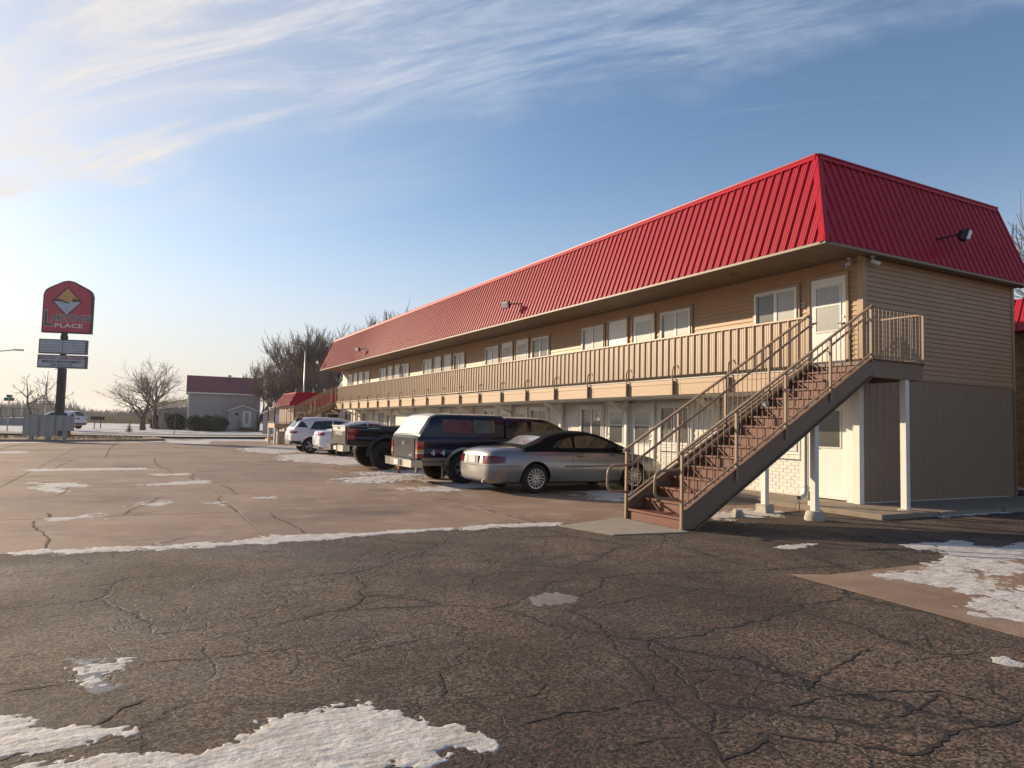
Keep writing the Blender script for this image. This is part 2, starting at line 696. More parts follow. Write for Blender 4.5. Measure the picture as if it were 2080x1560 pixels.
def terrain_material():
    t = NT('lawn')
    m = t.math('ADD', t.noise(0.12, 6, 0.62, t.mapping((1, 1, 1))), t.math('MULTIPLY', t.noise(1.1, 6, 0.7), 0.45))
    grass = t.mix(t.noise(6, 5, 0.7), (0.10, 0.070, 0.040), (0.27, 0.20, 0.12))
    snow = t.mix(t.noise(1.0, 4), (0.50, 0.50, 0.52), (0.60, 0.60, 0.60))
    base = t.mix(t.rng(m, 0.74, 0.88), snow, grass)
    n = t.bump(t.noise(3.5, 8, 0.7), 0.7, 0.12)
    t.done(base, 0.9, n, 0.2)


def snow_material():
    t = NT('snow')
    g = t.noise(5, 6, 0.65)
    base = t.mix(t.rng(g, 0.3, 0.7), (0.66, 0.63, 0.60), (0.47, 0.42, 0.38))
    base = t.mix(t.rng(t.noise(28, 4, 0.7), 0.52, 0.70, 0, 0.75), base, (0.27, 0.21, 0.165))
    base = t.mix(t.rng(t.noise(3.0, 5, 0.7), 0.55, 0.72, 0, 0.5), base, (0.38, 0.31, 0.26))
    n = t.bump(t.noise(34, 5, 0.7), 0.6, 0.012)
    n = t.bump(t.noise(7, 4, 0.6, t.mapping((0.4, 1.6, 1), 0.5)), 0.5, 0.03, n)
    t.done(base, 0.65, n, 0.35)


asphalt_material()
concrete_material()
terrain_material()
snow_material()
mat('ice', (0.20, 0.18, 0.165), 0.35, var=0.15, vscale=5, bump=0.4, bscale=30, dirt=(0.10, 0.085, 0.07, 0.50, 0.9), dscale=14)
mat('pad', (0.29, 0.245, 0.195), 0.85, var=0.14, vscale=4, bump=0.5, bscale=50, dirt=(0.22, 0.16, 0.12, 0.58, 0.5), dscale=3)
mat('joint', (0.055, 0.040, 0.030), 0.95, var=0.2, vscale=6)
mat('crack', (0.018, 0.014, 0.012), 0.95)
mat('road', (0.12, 0.10, 0.09), 0.8, var=0.15, vscale=0.3, bump=0.3, bscale=20)
mat('verge', (0.21, 0.145, 0.085), 0.95, var=0.35, vscale=3.0, bump=1.0, bscale=14, bdist=0.06, dirt=(0.62, 0.6, 0.58, 0.60, 0.9), dscale=1.2)

# ------------------------------------------------------------------ noise in numpy
_rs = np.random.RandomState(11)
_LAT = _rs.rand(256, 256)


def vnoise(x, y):
    xi, yi = np.floor(x).astype(int), np.floor(y).astype(int)
    xf, yf = x - xi, y - yi
    xf, yf = xf * xf * (3 - 2 * xf), yf * yf * (3 - 2 * yf)
    a = _LAT[yi % 256, xi % 256]
    b = _LAT[yi % 256, (xi + 1) % 256]
    c = _LAT[(yi + 1) % 256, xi % 256]
    d = _LAT[(yi + 1) % 256, (xi + 1) % 256]
    return (a * (1 - xf) + b * xf) * (1 - yf) + (c * (1 - xf) + d * xf) * yf


def fbm(x, y, oct=4):
    s, a = 0, 0.5
    for i in range(oct):
        s = s + a * vnoise(x + 17.3 * i, y + 5.1 * i)
        x, y, a = x * 2.03, y * 2.03, a * 0.5
    return s * 1.07


def poly_sd(X, Y, poly):
    """signed distance, positive inside"""
    d = np.full(X.shape, 1e9)
    inside = np.zeros(X.shape, bool)
    n = len(poly)
    for i in range(n):
        ax, ay = poly[i]
        bx, by = poly[(i + 1) % n]
        ex, ey = bx - ax, by - ay
        t = np.clip(((X - ax) * ex + (Y - ay) * ey) / (ex * ex + ey * ey + 1e-12), 0, 1)
        d = np.minimum(d, np.hypot(X - ax - t * ex, Y - ay - t * ey))
        c = ((ay > Y) != (by > Y)) & (X < (bx - ax) * (Y - ay) / (by - ay + 1e-12) + ax)
        inside ^= c
    return np.where(inside, d, -d)


def snow_patch(poly, h=0.02, edge=0.15, amp=0.5, ns=3.0, cell=None, mat_='snow', z0=0.0, label=None, name='snow_patch', bumpy=0.5, cap=0.9):
    poly = [tuple(p[:2]) for p in poly]
    xs, ys = [p[0] for p in poly], [p[1] for p in poly]
    m = edge * amp + 0.03
    x0, x1, y0, y1 = min(xs) - m, max(xs) + m, min(ys) - m, max(ys) + m
    c = cell or max(math.sqrt((x1 - x0) * (y1 - y0) / 26000), 0.012)
    nx, ny = int((x1 - x0) / c) + 2, int((y1 - y0) / c) + 2
    X, Y = np.meshgrid(x0 + np.arange(nx) * c, y0 + np.arange(ny) * c)
    sdv = poly_sd(X, Y, poly)
    f = np.minimum(sdv / edge, cap) + (fbm(X * ns + 31, Y * ns + 7, 5) - 0.5) * 2 * amp + (fbm(X * ns * 4.3 + 3, Y * ns * 4.3, 4) - 0.5) * 1.3 * amp
    rut = np.sin((X * 0.8 + Y * 1.9 + 0.35 * fbm(X * 2.0, Y * 2.0, 3)) * 46.0)
    body = h * (1 - np.exp(-np.maximum(f, 0) * 0.9)) * (0.6 + bumpy * (fbm(X * ns * 2 + 3, Y * ns * 2, 5)) + bumpy * 0.35 * rut * (vnoise(X * 1.7, Y * 1.7) > .55))
    Z = np.where(f > 0, 0.001 + body * 0.5, np.maximum(f * h * 2, -0.02)) + z0
    keep = f > 0
    cells = keep[:-1, :-1] | keep[1:, :-1] | keep[:-1, 1:] | keep[1:, 1:]
    jj, ii = np.nonzero(cells)
    if len(jj) == 0:
        return None
    idx = np.full(X.shape, -1, int)
    quads = np.stack([jj * nx + ii, jj * nx + ii + 1, (jj + 1) * nx + ii + 1, (jj + 1) * nx + ii], 1)
    used = np.unique(quads)
    remap = np.full(nx * ny, -1, int)
    remap[used] = np.arange(len(used))
    cx, cy = float(np.mean(xs)), float(np.mean(ys))
    V = np.stack([X.ravel()[used] - cx, Y.ravel()[used] - cy, Z.ravel()[used]], 1)
    me = bpy.data.meshes.new(name)
    me.from_pydata(V.tolist(), [], remap[quads].tolist())
    me.materials.append(M[mat_])
    me.polygons.foreach_set('use_smooth', [True] * len(me.polygons))
    o = link(name, me, None, (cx, cy, 0))
    tag(o, label or 'thin patch of trampled snow on the pavement', 'snow', kind='stuff')
    return o


def pxpoly(pts, z=0.0):
    return [tuple(gp(u, v, z)[:2]) for u, v in pts]


# ------------------------------------------------------------------ ground, lot, kerbs
g = MB()
nx_ = 60
X = np.concatenate([np.linspace(-900, -70, 8), np.linspace(-60, 60, 60), np.linspace(70, 900, 8)])
Y = np.concatenate([np.linspace(-300, -30, 6), np.linspace(-20, 140, 80), np.linspace(150, 1600, 10)])
GX, GY = np.meshgrid(X, Y)
far = np.clip((GY - 44) / 6, 0, 1)
GZ = -0.14 + far * 0.22 * (fbm(GX * 0.11, GY * 0.11, 4)) + far * 0.07
V = np.stack([GX.ravel(), GY.ravel(), GZ.ravel()], 1).tolist()
nX = len(X)
Fq = [(j * nX + i, j * nX + i + 1, (j + 1) * nX + i + 1, (j + 1) * nX + i) for j in range(len(Y) - 1) for i in range(nX - 1)]
g.add(V, Fq)
struct('ground', g, M['lawn'], smooth=True, fix=False)

# asphalt drive in front: one sheet with an uneven far edge along the concrete
a = MB()
LOTX0 = -30.0
xs_ = np.linspace(-70, 60, 261)
edge_y = [-0.005 + 0.05 * (fbm(np.array([x * 0.9]), np.array([2.0]))[0] - 0.5) if LOTX0 < x < -7.2 else -0.02 for x in xs_]
rows = [-60.0, -20.0, -8.0]
vv, ff = [], []
for x, e in zip(xs_, edge_y):
    for y in rows + [e]:
        vv.append((x, y, 0.0))
for i in range(len(xs_) - 1):
    for k in range(3):
        ff.append((i * 4 + k, (i + 1) * 4 + k, (i + 1) * 4 + k + 1, i * 4 + k + 1))
a.add(vv, ff)
asph = struct('asphalt_drive', a, M['asphalt'], fix=False)
# asphalt goes on beside the end wall
a2 = MB()
a2.add([(7.2, -0.02, 0.0), (60, -0.02, 0.0), (60, 45, 0.0), (7.2, 45, 0.0)], [(0, 1, 2, 3)])
struct('asphalt_yard', a2, M['asphalt'], fix=False)

# concrete lot: a base and single slabs with open joints
b = MB()
b.box(LOTX0, -1.4, -0.03, 41.6, -0.13, -0.005)
lot = struct('parking_lot', b, M['joint'])
xj = [LOTX0, -26.0, -22.3, -18.6, -14.9, -11.15, -7.40, -4.45, -1.50]
yj = [-0.01, 2.80, 5.65, 8.45, 10.9, 13.45, 16.4, 19.2, 22.0, 24.8, 27.6, 30.4, 33.2, 36.0, 38.8, 41.6]
for i in range(len(xj) - 1):
    for j in range(len(yj) - 1):
        s = MB()
        g_ = 0.008
        q = [(xj[i] + g_, yj[j] + g_), (xj[i + 1] - g_, yj[j] + g_), (xj[i + 1] - g_, yj[j + 1] - g_), (xj[i] + g_, yj[j + 1] - g_)]
        q = [(x + random.uniform(-.006, .006), y + random.uniform(-.006, .006)) for x, y in q]
        zt = random.uniform(-0.001, 0.001)
        cx, cy = (xj[i] + xj[i + 1]) / 2, (yj[j] + yj[j + 1]) / 2
        q = [(x - cx, y - cy) for x, y in q]
        ins = [(x * (1 - 0.0006 / abs(x)), y * (1 - 0.0006 / abs(y))) for x, y in q]
        V_ = [(x, y, -0.1) for x, y in q] + [(x, y, zt - 0.0006) for x, y in q] + [(x, y, zt) for x, y in ins]
        F_ = []
        for k in range(4):
            k2 = (k + 1) % 4
            F_ += [(k, k2, 4 + k2, 4 + k), (4 + k, 4 + k2, 8 + k2, 8 + k)]
        F_.append((8, 9, 10, 11))
        s.add(V_, F_)
        link('concrete_slab', s.mesh('concrete_slab', M['concrete'], fix=False), lot, (cx, cy, 0))

# pad under the foot of the stairs and the old concrete apron on the right
p = MB()
pad = pxpoly([(1133, 1069), (1262, 1053), (1400, 1082), (1246, 1088)])
p.prism([tuple(q) for q in pad], -0.1, 0.014, 'xy')
struct('stair_pad', p, M['pad'])
p = MB()
ap = [(-6.72, -3.9), (-6.35, -4.08), (-4.6, -4.1), (-1.0, -4.15), (6, -4.2), (14, -4.2), (14, -11), (-7.4, -11), (-7.05, -7.2), (-6.88, -5.6)]
p.prism(ap, -0.1, 0.0025, 'xy')
struct('concrete_apron', p, M['concrete'])

# raised walk along the facade and round the end
w = MB()
w.box(-1.44, 0.25, -0.02, 41.0, -0.1, 0.055)
w.box(-1.44, 7.2, -1.34, 0.0, -0.1, 0.0545)
walk = struct('walkway', w, M['joint'])
ys_ = [-1.39] + [0.37 + 1.775 * k for k in range(23)]
for k in range(len(ys_) - 1):
    s = MB()
    y0, y1 = ys_[k] + .005, min(ys_[k + 1] - .005, 41.0)
    if y0 > 40.6:
        break
    cy = (y0 + y1) / 2
    x0 = -1.50
    ch = 0.012
    V_ = [(x0, y0, -.1), (.12, y0, -.1), (.12, y1, -.1), (x0, y1, -.1), (x0, y0, .085 - ch), (.12, y0, .085 - ch), (.12, y1, .085 - ch), (x0, y1, .085 - ch),
          (x0 + ch, y0 + ch, .085), (.12, y0 + ch, .085), (.12, y1 - ch, .085), (x0 + ch, y1 - ch, .085)]
    V_ = [(x, y - cy, z) for x, y, z in V_]
    F_ = []
    for q in range(4):
        q2 = (q + 1) % 4
        F_ += [(q, q2, 4 + q2, 4 + q), (4 + q, 4 + q2, 8 + q2, 8 + q)]
    F_.append((8, 9, 10, 11))
    s.add(V_, F_)
    link('walk_slab', s.mesh('walk_slab', M['kerb'], fix=False), walk, (0, cy, 0))
for x0, x1 in ((0.13, 2.1), (2.11, 4.2), (4.21, 6.3), (6.31, 7.3)):
    s = MB()
    s.box(x0, x1, -1.42 - 0.1 * x0 * 0.3, -0.001, -0.1, 0.082)
    s.build('walk_slab', M['kerb'], walk)

# mail island with kerb and dead grass
isl = MB()
ip = pxpoly([(-160, 886), (60, 893), (200, 894), (330, 889), (470, 884)], 0.1)
ip = [(-34, 36.5), (-22, 36.5), (-18.8, 36.3), (-15.6, 37.2), (-12.5, 39.0), (-11.0, 41.0), (-11.5, 46.5), (-34, 44.0)]
isl.prism(ip, -0.1, 0.10, 'xy')
struct('verge_island', isl, M['verge'])
kb = MB()
for (x0, y0), (x1, y1) in zip(ip[:6], ip[1:7]):
    kb.bar((x0, y0 - .07, 0.045), (x1, y1 - .07, 0.045), 0.15, 0.15)
struct('island_kerb', kb, M['kerb'])

# roads beyond
r = MB()
r.quad((-140, 62, 0.0), (-16, 47.5, 0.03), (60, 50.5, 0.05), (60, 55.5, 0.07), (-16, 52.5, 0.05), (-140, 71, 0.02))
r.v = [(x, y, z + 0.16) for x, y, z in r.v]
struct('cross_road', r, M['road'], fix=False)


def ribbon(mb, pts, w, z=0.003, jit=0.5):
    P = [gp(u, v)[:2] for u, v in pts]
    Q = []
    for i in range(len(P) - 1):
        n = max(2, int(np.hypot(*(P[i + 1] - P[i])) / 0.05))
        for k in range(n):
            Q.append(P[i] + (P[i + 1] - P[i]) * k / n)
    Q.append(P[-1])
    Q = [q + np.array([random.gauss(0, .011), random.gauss(0, .011)]) for q in Q]
    V_, F_ = [], []
    for i, q in enumerate(Q):
        d = Q[min(i + 1, len(Q) - 1)] - Q[max(i - 1, 0)]
        n = np.array([-d[1], d[0]]) / (np.hypot(*d) + 1e-9)
        ww = w * random.uniform(1 - jit, 1 + jit) * (0.15 if i in (0, len(Q) - 1) else 1) / 2
        V_ += [(*(q + n * ww), z), (*(q - n * ww), z)]
    for i in range(len(Q) - 1):
        F_.append((2 * i, 2 * i + 1, 2 * i + 3, 2 * i + 2))
    mb.add(V_, F_)


ck = MB()
for pts, w_ in [
    ([(1160, 1240), (1215, 1270), (1260, 1330), (1310, 1380), (1345, 1425), (1400, 1470), (1425, 1485)], .028),
    ([(1425, 1485), (1460, 1535), (1475, 1560)], .03), ([(1475, 1545), (1530, 1520), (1552, 1492)], .03),
    ([(1425, 1490), (1560, 1488)], .014), ([(1640, 1400), (1660, 1375), (1720, 1345), (1763, 1318)], .022),
    ([(1525, 1310), (1575, 1355), (1640, 1395)], .016), ([(1370, 1365), (1460, 1364), (1530, 1378), (1640, 1398)], .014),
    ([(1600, 1435), (1680, 1415), (1800, 1405), (1915, 1405), (1990, 1425), (2080, 1455)], .022),
    ([(1730, 1510), (1860, 1535), (1960, 1480), (2080, 1460)], .034), ([(1560, 1490), (1690, 1510), (1760, 1520)], .02),
    ([(1710, 1420), (1790, 1465), (1860, 1440), (1905, 1410)], .018), ([(1905, 1410), (1970, 1470)], .02),
    ([(1760, 1355), (1840, 1342), (2000, 1325)], .014), ([(1870, 1285), (1900, 1325)], .012), ([(1690, 1275), (1760, 1320)], .014),
    ([(1160, 1215), (1215, 1195), (1228, 1175)], .02), ([(1145, 1245), (1300, 1215), (1420, 1195), (1480, 1198)], .015),
    ([(1200, 1175), (1300, 1165), (1460, 1163), (1600, 1155), (1720, 1148)], .02), ([(1050, 1138), (1180, 1125), (1290, 1130)], .013),
    ([(1620, 1115), (1680, 1140), (1725, 1150)], .016), ([(1290, 1132), (1400, 1130), (1620, 1120)], .012),
    ([(1525, 1240), (1600, 1232), (1720, 1238)], .012), ([(1040, 1420), (1090, 1410), (1105, 1385)], .018),
    ([(1040, 1480), (1130, 1450), (1250, 1440), (1335, 1415)], .018), ([(1240, 1530), (1310, 1505), (1400, 1495)], .015),
    ([(0, 1335), (75, 1330)], .02), ([(0, 1410), (60, 1400), (150, 1385)], .012), ([(180, 1480), (250, 1440), (290, 1420)], .02),
    ([(260, 1350), (450, 1335), (640, 1310), (800, 1290)], .012), ([(300, 1290), (420, 1275), (480, 1255), (620, 1220)], .012),
    ([(540, 1180), (640, 1170), (720, 1160)], .016), ([(850, 1170), (858, 1150), (856, 1120)], .012),
    ([(950, 1200), (960, 1175), (1000, 1165), (1100, 1160)], .014), ([(900, 1420), (905, 1390), (890, 1360)], .016),
    ([(720, 1140), (760, 1110)], .012), ([(700, 1330), (850, 1300), (900, 1290)], .012), ([(830, 1205), (700, 1235), (560, 1270)], .012),
    ([(1100, 1130), (1110, 1090)], .01), ([(1330, 1130), (1350, 1095)], .01),
]:
    ribbon(ck, pts, w_ * 0.62, jit=.8)
tag(ck.build('asphalt_crack', M['crack'], None, fix=False), 'dark branching cracks in the asphalt drive', 'crack', kind='stuff')
ck = MB()
s_ = .3365
for pts, w_ in [
    ([(270, 815), (290, 760), (240, 710), (195, 680), (205, 648)], .02), ([(300, 630), (290, 600)], .03), ([(745, 612), (800, 575), (900, 545), (955, 508)], .02),
    ([(1425, 600), (1410, 575), (1345, 540), (1310, 520), (1330, 495)], .016), ([(1835, 725), (1780, 680), (1700, 645), (1660, 630), (1630, 600)], .016),
    ([(1430, 490), (1380, 450), (1330, 430)], .02), ([(1175, 405), (1150, 390), (1170, 370)], .03), ([(935, 265), (930, 295), (970, 325), (1010, 335), (1035, 358)], .025),
    ([(635, 265), (660, 215), (700, 180), (735, 155)], .05), ([(0, 215), (60, 200), (150, 180)], .05), ([(330, 500), (400, 470), (410, 450)], .02),
    ([(330, 330), (440, 280)], .02), ([(160, 432), (270, 415), (520, 425)], .02), ([(0, 295), (300, 285)], .03), ([(720, 520), (760, 520)], .03),
    ([(740, 185), (1200, 210), (1500, 235)], .04),
]:
    ribbon(ck, [(x * s_, 840 + y * s_) for x, y in pts], w_ * .8, 0.0075)
tag(ck.build('concrete_crack', M['crack'], None, fix=False), 'fine dark cracks wandering across the concrete slabs', 'crack', kind='stuff')

# ------------------------------------------------------------------ snow
snow_patch(pxpoly([(40, 1556), (130, 1538), (240, 1530), (360, 1528), (440, 1515), (490, 1505), (515, 1480), (545, 1452), (610, 1455), (680, 1436), (760, 1424), (800, 1450), (880, 1465), (960, 1495), (1002, 1512),
                   (985, 1525), (935, 1512), (905, 1520), (880, 1545), (800, 1556), (760, 1590), (400, 1600), (40, 1600)]), 0.016, 0.10, 1.25, 6.0, cell=0.011, bumpy=0.55, cap=1.0,
           label='large rutted patch of packed snow on the asphalt drive')
snow_patch(pxpoly([(-40, 1450), (40, 1462), (110, 1478), (170, 1480), (250, 1478), (258, 1492), (180, 1508), (90, 1528), (-40, 1545)]), 0.012, 0.10, 1.0, 9.0, cell=0.012,
           label='thin striped snow left by tyres on the asphalt')
snow_patch(pxpoly([(150, 1345), (205, 1342), (262, 1335), (258, 1352), (215, 1372), (195, 1405), (185, 1395), (160, 1375), (148, 1362)]), 0.01, 0.09, 1.3, 10.0, cell=0.012,
           label='small broken snow patch among asphalt cracks')
snow_patch(pxpoly([(145, 1338), (200, 1342), (210, 1400), (235, 1395), (190, 1415), (170, 1385)]), 0.004, 0.08, 1.1, 9.0, cell=0.014, mat_='ice', name='ice_film', label='grey film of ice on the cracked asphalt')
snow_patch(pxpoly([(1062, 1212), (1100, 1206), (1140, 1204), (1170, 1216), (1150, 1226), (1090, 1226)]), 0.006, 0.12, 0.8, 6.0, cell=0.015, mat_='ice', name='ice_film', label='pale ice film beside a long asphalt crack')
# the seam of snow along the concrete edge
seam = []
for u, v in [(40, 1121), (200, 1112), (350, 1106), (480, 1100), (560, 1087), (640, 1086), (728, 1083)]:
    seam.append((u, v))
seam += [(728, 1091), (600, 1100), (480, 1108), (300, 1118), (40, 1128)]
snow_patch(pxpoly(seam), 0.014, 0.11, 1.5, 6.0, cell=0.02, label='ragged line of snow along the edge of the concrete')
snow_patch(pxpoly([(728, 1083), (800, 1077), (930, 1071), (925, 1076), (800, 1084), (728, 1090)]), 0.02, 0.08, 1.0, 6.0, cell=0.02, label='thin remains of snow along the concrete edge')
snow_patch(pxpoly([(925, 1072), (985, 1066), (1060, 1063), (1135, 1062), (1130, 1067), (1030, 1071), (940, 1078)]), 0.014, 0.11, 1.2, 6.0, cell=0.015, label='snow lying on the joint before the stair pad')
# right hand patch
snow_patch(pxpoly([(1745, 1168), (1800, 1160), (1880, 1150), (1920, 1128), (1880, 1102), (1950, 1098), (2000, 1112), (2110, 1100), (2200, 1110), (2200, 1160), (2100, 1168), (2040, 1172), (2060, 1190), (2200, 1200),
                   (2200, 1260), (2080, 1268), (2000, 1258), (1960, 1235), (1940, 1230), (1960, 1215), (1930, 1195), (1850, 1185), (1780, 1178)]), 0.010, 0.16, 1.1, 5.0, cell=0.016,
           label='bright snow with tyre marks over the concrete apron')
snow_patch(pxpoly([(1570, 1112), (1620, 1104), (1660, 1104), (1640, 1112), (1600, 1118)]), 0.012, 0.08, 1.0, 6.0, cell=0.02, label='small snow patch at the edge of the stair shadow')
snow_patch(pxpoly([(1820, 1106), (1880, 1102), (1910, 1112), (1870, 1118)]), 0.012, 0.08, 1.0, 6.0, cell=0.02, label='snow scrap in the shade beside the apron')
snow_patch(pxpoly([(2003, 1332), (2040, 1334), (2082, 1350), (2060, 1356), (2020, 1344)]), 0.01, 0.05, 0.9, 8.0, cell=0.012, label='snow scrap caught in an asphalt crack')
snow_patch(pxpoly([(1900, 1046), (1960, 1040), (2030, 1036), (2090, 1032), (2090, 1037), (2000, 1044), (1910, 1051)]), 0.05, 0.10, 1.6, 6.0, cell=0.03, label='crumbs of snow along the foot of the end walk')
# under and between the cars
for pts, h_, lb in [
    ([(680, 975), (760, 966), (830, 964), (850, 972), (800, 980), (730, 982), (690, 980)], 0.06, 'ridge of shovelled snow behind the black pickup'),
    ([(725, 960), (790, 956), (880, 955), (880, 966), (800, 964), (740, 966)], 0.05, 'snow clods near the black pickup tyre'),
    ([(830, 990), (900, 986), (950, 992), (900, 1000), (850, 997)], 0.015, 'flat bright snow behind the blue pickup'),
    ([(860, 975), (960, 975), (1010, 990), (930, 993)], 0.015, 'snow under the tail of the blue pickup'),
    ([(570, 925), (640, 922), (720, 926), (715, 934), (620, 938), (575, 935)], 0.05, 'churned snow behind the white cars'),
    ([(490, 912), (560, 905), (620, 908), (640, 918), (560, 922), (500, 918)], 0.08, 'snow pushed up beside the far stairs'),
    ([(1180, 1000), (1260, 996), (1330, 1005), (1280, 1018), (1210, 1015)], 0.015, 'snow in the shade by the silver car nose'),
    ([(1430, 1050), (1520, 1035), (1600, 1038), (1560, 1048), (1480, 1060)], 0.010, 'worn snow under the stairs'),
    ([(600, 935), (700, 931), (800, 938), (700, 946)], 0.02, 'thin snow on the bay beside the black pickup'),
]:
    snow_patch(pxpoly(pts), h_ * .8, 0.35, 1.5, 3.2, label=lb, bumpy=1.0)
for pts, lb in [
    ([(60, 981), (160, 980), (170, 988), (110, 992)], 'snow in a chipped joint of the lot'), ([(280, 985), (420, 976), (420, 981), (300, 987)], 'snow strip along a slab joint'),
    ([(90, 1055), (180, 1045), (210, 1050), (120, 1056)], 'snow streak on a near slab'), ([(280, 1027), (330, 1018), (335, 1027)], 'snow filled crack corner'),
    ([(40, 953), (300, 950), (310, 954), (60, 957)], 'long thin snow strip along a joint'), ([(410, 1021), (450, 1019), (448, 1025)], 'snow scrap by a wandering crack'),
    ([(0, 917), (50, 916), (50, 920), (0, 921)], 'snow strip at the far lot joint'), ([(330, 895), (430, 895), (420, 902), (350, 901)], 'snow dusting near the lot entrance'),
    ([(310, 962), (380, 962), (380, 965), (310, 966)], 'short snow strip along a joint'), ([(70, 990), (130, 985), (120, 1000)], 'grey snow beside a crack'),
    ([(520, 1012), (560, 1009), (560, 1014)], 'tiny snow streak on a slab'), ([(0, 896), (170, 892), (330, 896), (330, 899), (170, 898), (0, 901)], 'snow line along the island kerb'),
    ([(540, 918), (700, 916), (690, 920), (540, 921)], 'snow line behind the parked cars')]:
    snow_patch(pxpoly(pts), 0.008, 0.22, 1.5, 4.0, label=lb)

# ------------------------------------------------------------------ motel building
L_, W_ = 39.64, 5.48
ZE, ZT, XE, XT, YE, YT = 5.02, 7.07, -1.476, -0.71, -0.285, 0.48
LR = 40.26
XR = 5.83
motel = empty('motel_building', (2.7, 20, 0), 'long two-storey tan motel with red metal mansard roof and white brick ground floor', 'motel')

# openings: (y0, y1, z0, z1, kind)
up_win, up_door, lo_win, lo_door = [], [], [], []
for k in range(-1, 5):
    c = 7.4 + 7.1 * k
    if k >= 0:
        up_win.append((c - 2.55, c - 1.39))
        up_door.append((c - 1.08, c - 0.14))
    if k < 0:
        up_door.append((0.33, 1.19))
        up_win.append((1.52, 2.70))
    else:
        up_door.append((c + 0.14, c + 1.06))
        up_win.append((c + 1.29, c + 2.45))
lo_win = list(up_win[:-1])
lo_door = list(up_door[:-2])

core = MB()
core.box(0, 0.18, 0, L_, 0.05, 5.0)
facade = core.build('facade_wall', M['mortar'], motel)
core = MB()
core.box(0.181, W_ - 0.181, 0.0, 0.18, 0.05, 5.0)
end_wall = core.build('end_wall', M['mortar'], motel)
core = MB()
core.box(W_ - 0.18, W_, 0.0, L_, 0.05, 5.0)
core.box(0.181, W_ - 0.181, L_ - 0.18, L_, 0.05, 5.0)
core.build('rear_wall', M['siding'], motel)

# vinyl siding, one board per course
ZS0, NB = 2.63, 24
BH = (5.0 - ZS0) / NB
sb = MB()
sb.prism([(0.0, 0.0), (-0.024, 0.0), (-0.026, 0.006), (-0.006, BH + 0.004), (0.0, BH + 0.004)], 0.09, L_ - 0.02, 'xz')
fm = sb.mesh('siding_board', M['siding'])
sb = MB()
sb.prism([(0.0, 0.0), (-0.024, 0.0), (-0.026, 0.006), (-0.006, BH + 0.004), (0.0, BH + 0.004)], 0.08, W_ - 0.06, 'yz')
em = sb.mesh('siding_board', M['siding'])
for k in range(NB):
    link('siding_board', fm, facade, (0, 0, ZS0 + k * BH))
    link('siding_board', em, end_wall, (0, 0, ZS0 + k * BH))
t = MB()
t.box(-0.042, 0.088, -0.042, -0.001, ZS0 - 0.02, 4.999)
t.box(-0.042, -0.001, -0.0005, 0.088, ZS0 - 0.02, 4.999)
t.build('corner_trim', M['trim_tan'], motel)
t = MB()
t.box(W_ - 0.06, W_ + 0.035, -0.042, 0.05, ZS0 - 0.1, 4.999)
t.build('corner_trim', M['trim_tan'], motel)
t = MB()
t.box(0.10, W_ - 0.06, -0.034, -0.001, ZS0 - 0.045, ZS0 - 0.001)
t.build('starter_trim', M['trim_tan'], end_wall)

# ribbed steel cladding profile
PER = 1.775 / 8


def rib_profile(n, h, off=0.0):
    P = []
    for k in range(n):
        o = k * PER
        P += [(o, 0.0), (o + 0.050, 0.0), (o + 0.058, h * 0.18), (o + 0.072, h * 0.18), (o + 0.080, 0.0), (o + 0.108, 0), (o + 0.116, h * 0.18), (o + 0.130, h * 0.18), (o + 0.138, 0.0),
              (o + 0.168, 0.0), (o + 0.180, h), (o + 0.203, h), (o + PER - 0.006, 0.0)]
    P.append((n * PER, 0.0))
    return P


def panel_mesh(n, h, A, U, S, Nn, length, m, cuts=()):
    """corrugated sheet: origin A, run U, up-slope S*length, outward Nn"""
    A, U, S, Nn = Vector(A), Vector(U), Vector(S), Vector(Nn)
    mb = MB()
    pr = rib_profile(n, h)
    V_ = [A + U * u + Nn * d for u, d in pr] + [A + U * u + Nn * d + S * length for u, d in pr]
    k = len(pr)
    mb.add(V_, [(i, i + 1, k + i + 1, k + i) for i in range(k - 1)])
    me = mb.mesh('panel', m, fix=False)
    if cuts:
        bm = bmesh.new()
        bm.from_mesh(me)
        for co, no in cuts:
            bmesh.ops.bisect_plane(bm, geom=bm.verts[:] + bm.edges[:] + bm.faces[:], plane_co=co, plane_no=no, clear_outer=True)
        bm.to_mesh(me)
        bm.free()
    return me


# lower end wall: tan ribbed steel
npan = 0
x = 0.30
pm = panel_mesh(4, 0.012, (0, 0, 0), (1, 0, 0), (0, 0, 1), (0, -1, 0), ZS0 - 0.04 - 0.10, M['metal_tan'])
x = 0.02
while x < W_ - 0.05:
    if x + 4 * PER <= W_:
        link('wall_panel', pm, end_wall, (x, -0.004, 0.10))
    else:
        me = panel_mesh(4, 0.012, (0, 0, 0), (1, 0, 0), (0, 0, 1), (0, -1, 0), ZS0 - 0.14, M['metal_tan'], [((W_ - x, 0, 0), (1, 0, 0))])
        link('wall_panel', me, end_wall, (x, -0.004, 0.10))
    x += 4 * PER
t = MB()
t.box(W_ - 0.03, W_ + 0.02, -0.045, -0.0, 0.085, ZS0 - 0.1)
t.build('corner_trim', M['metal_tan'], end_wall)

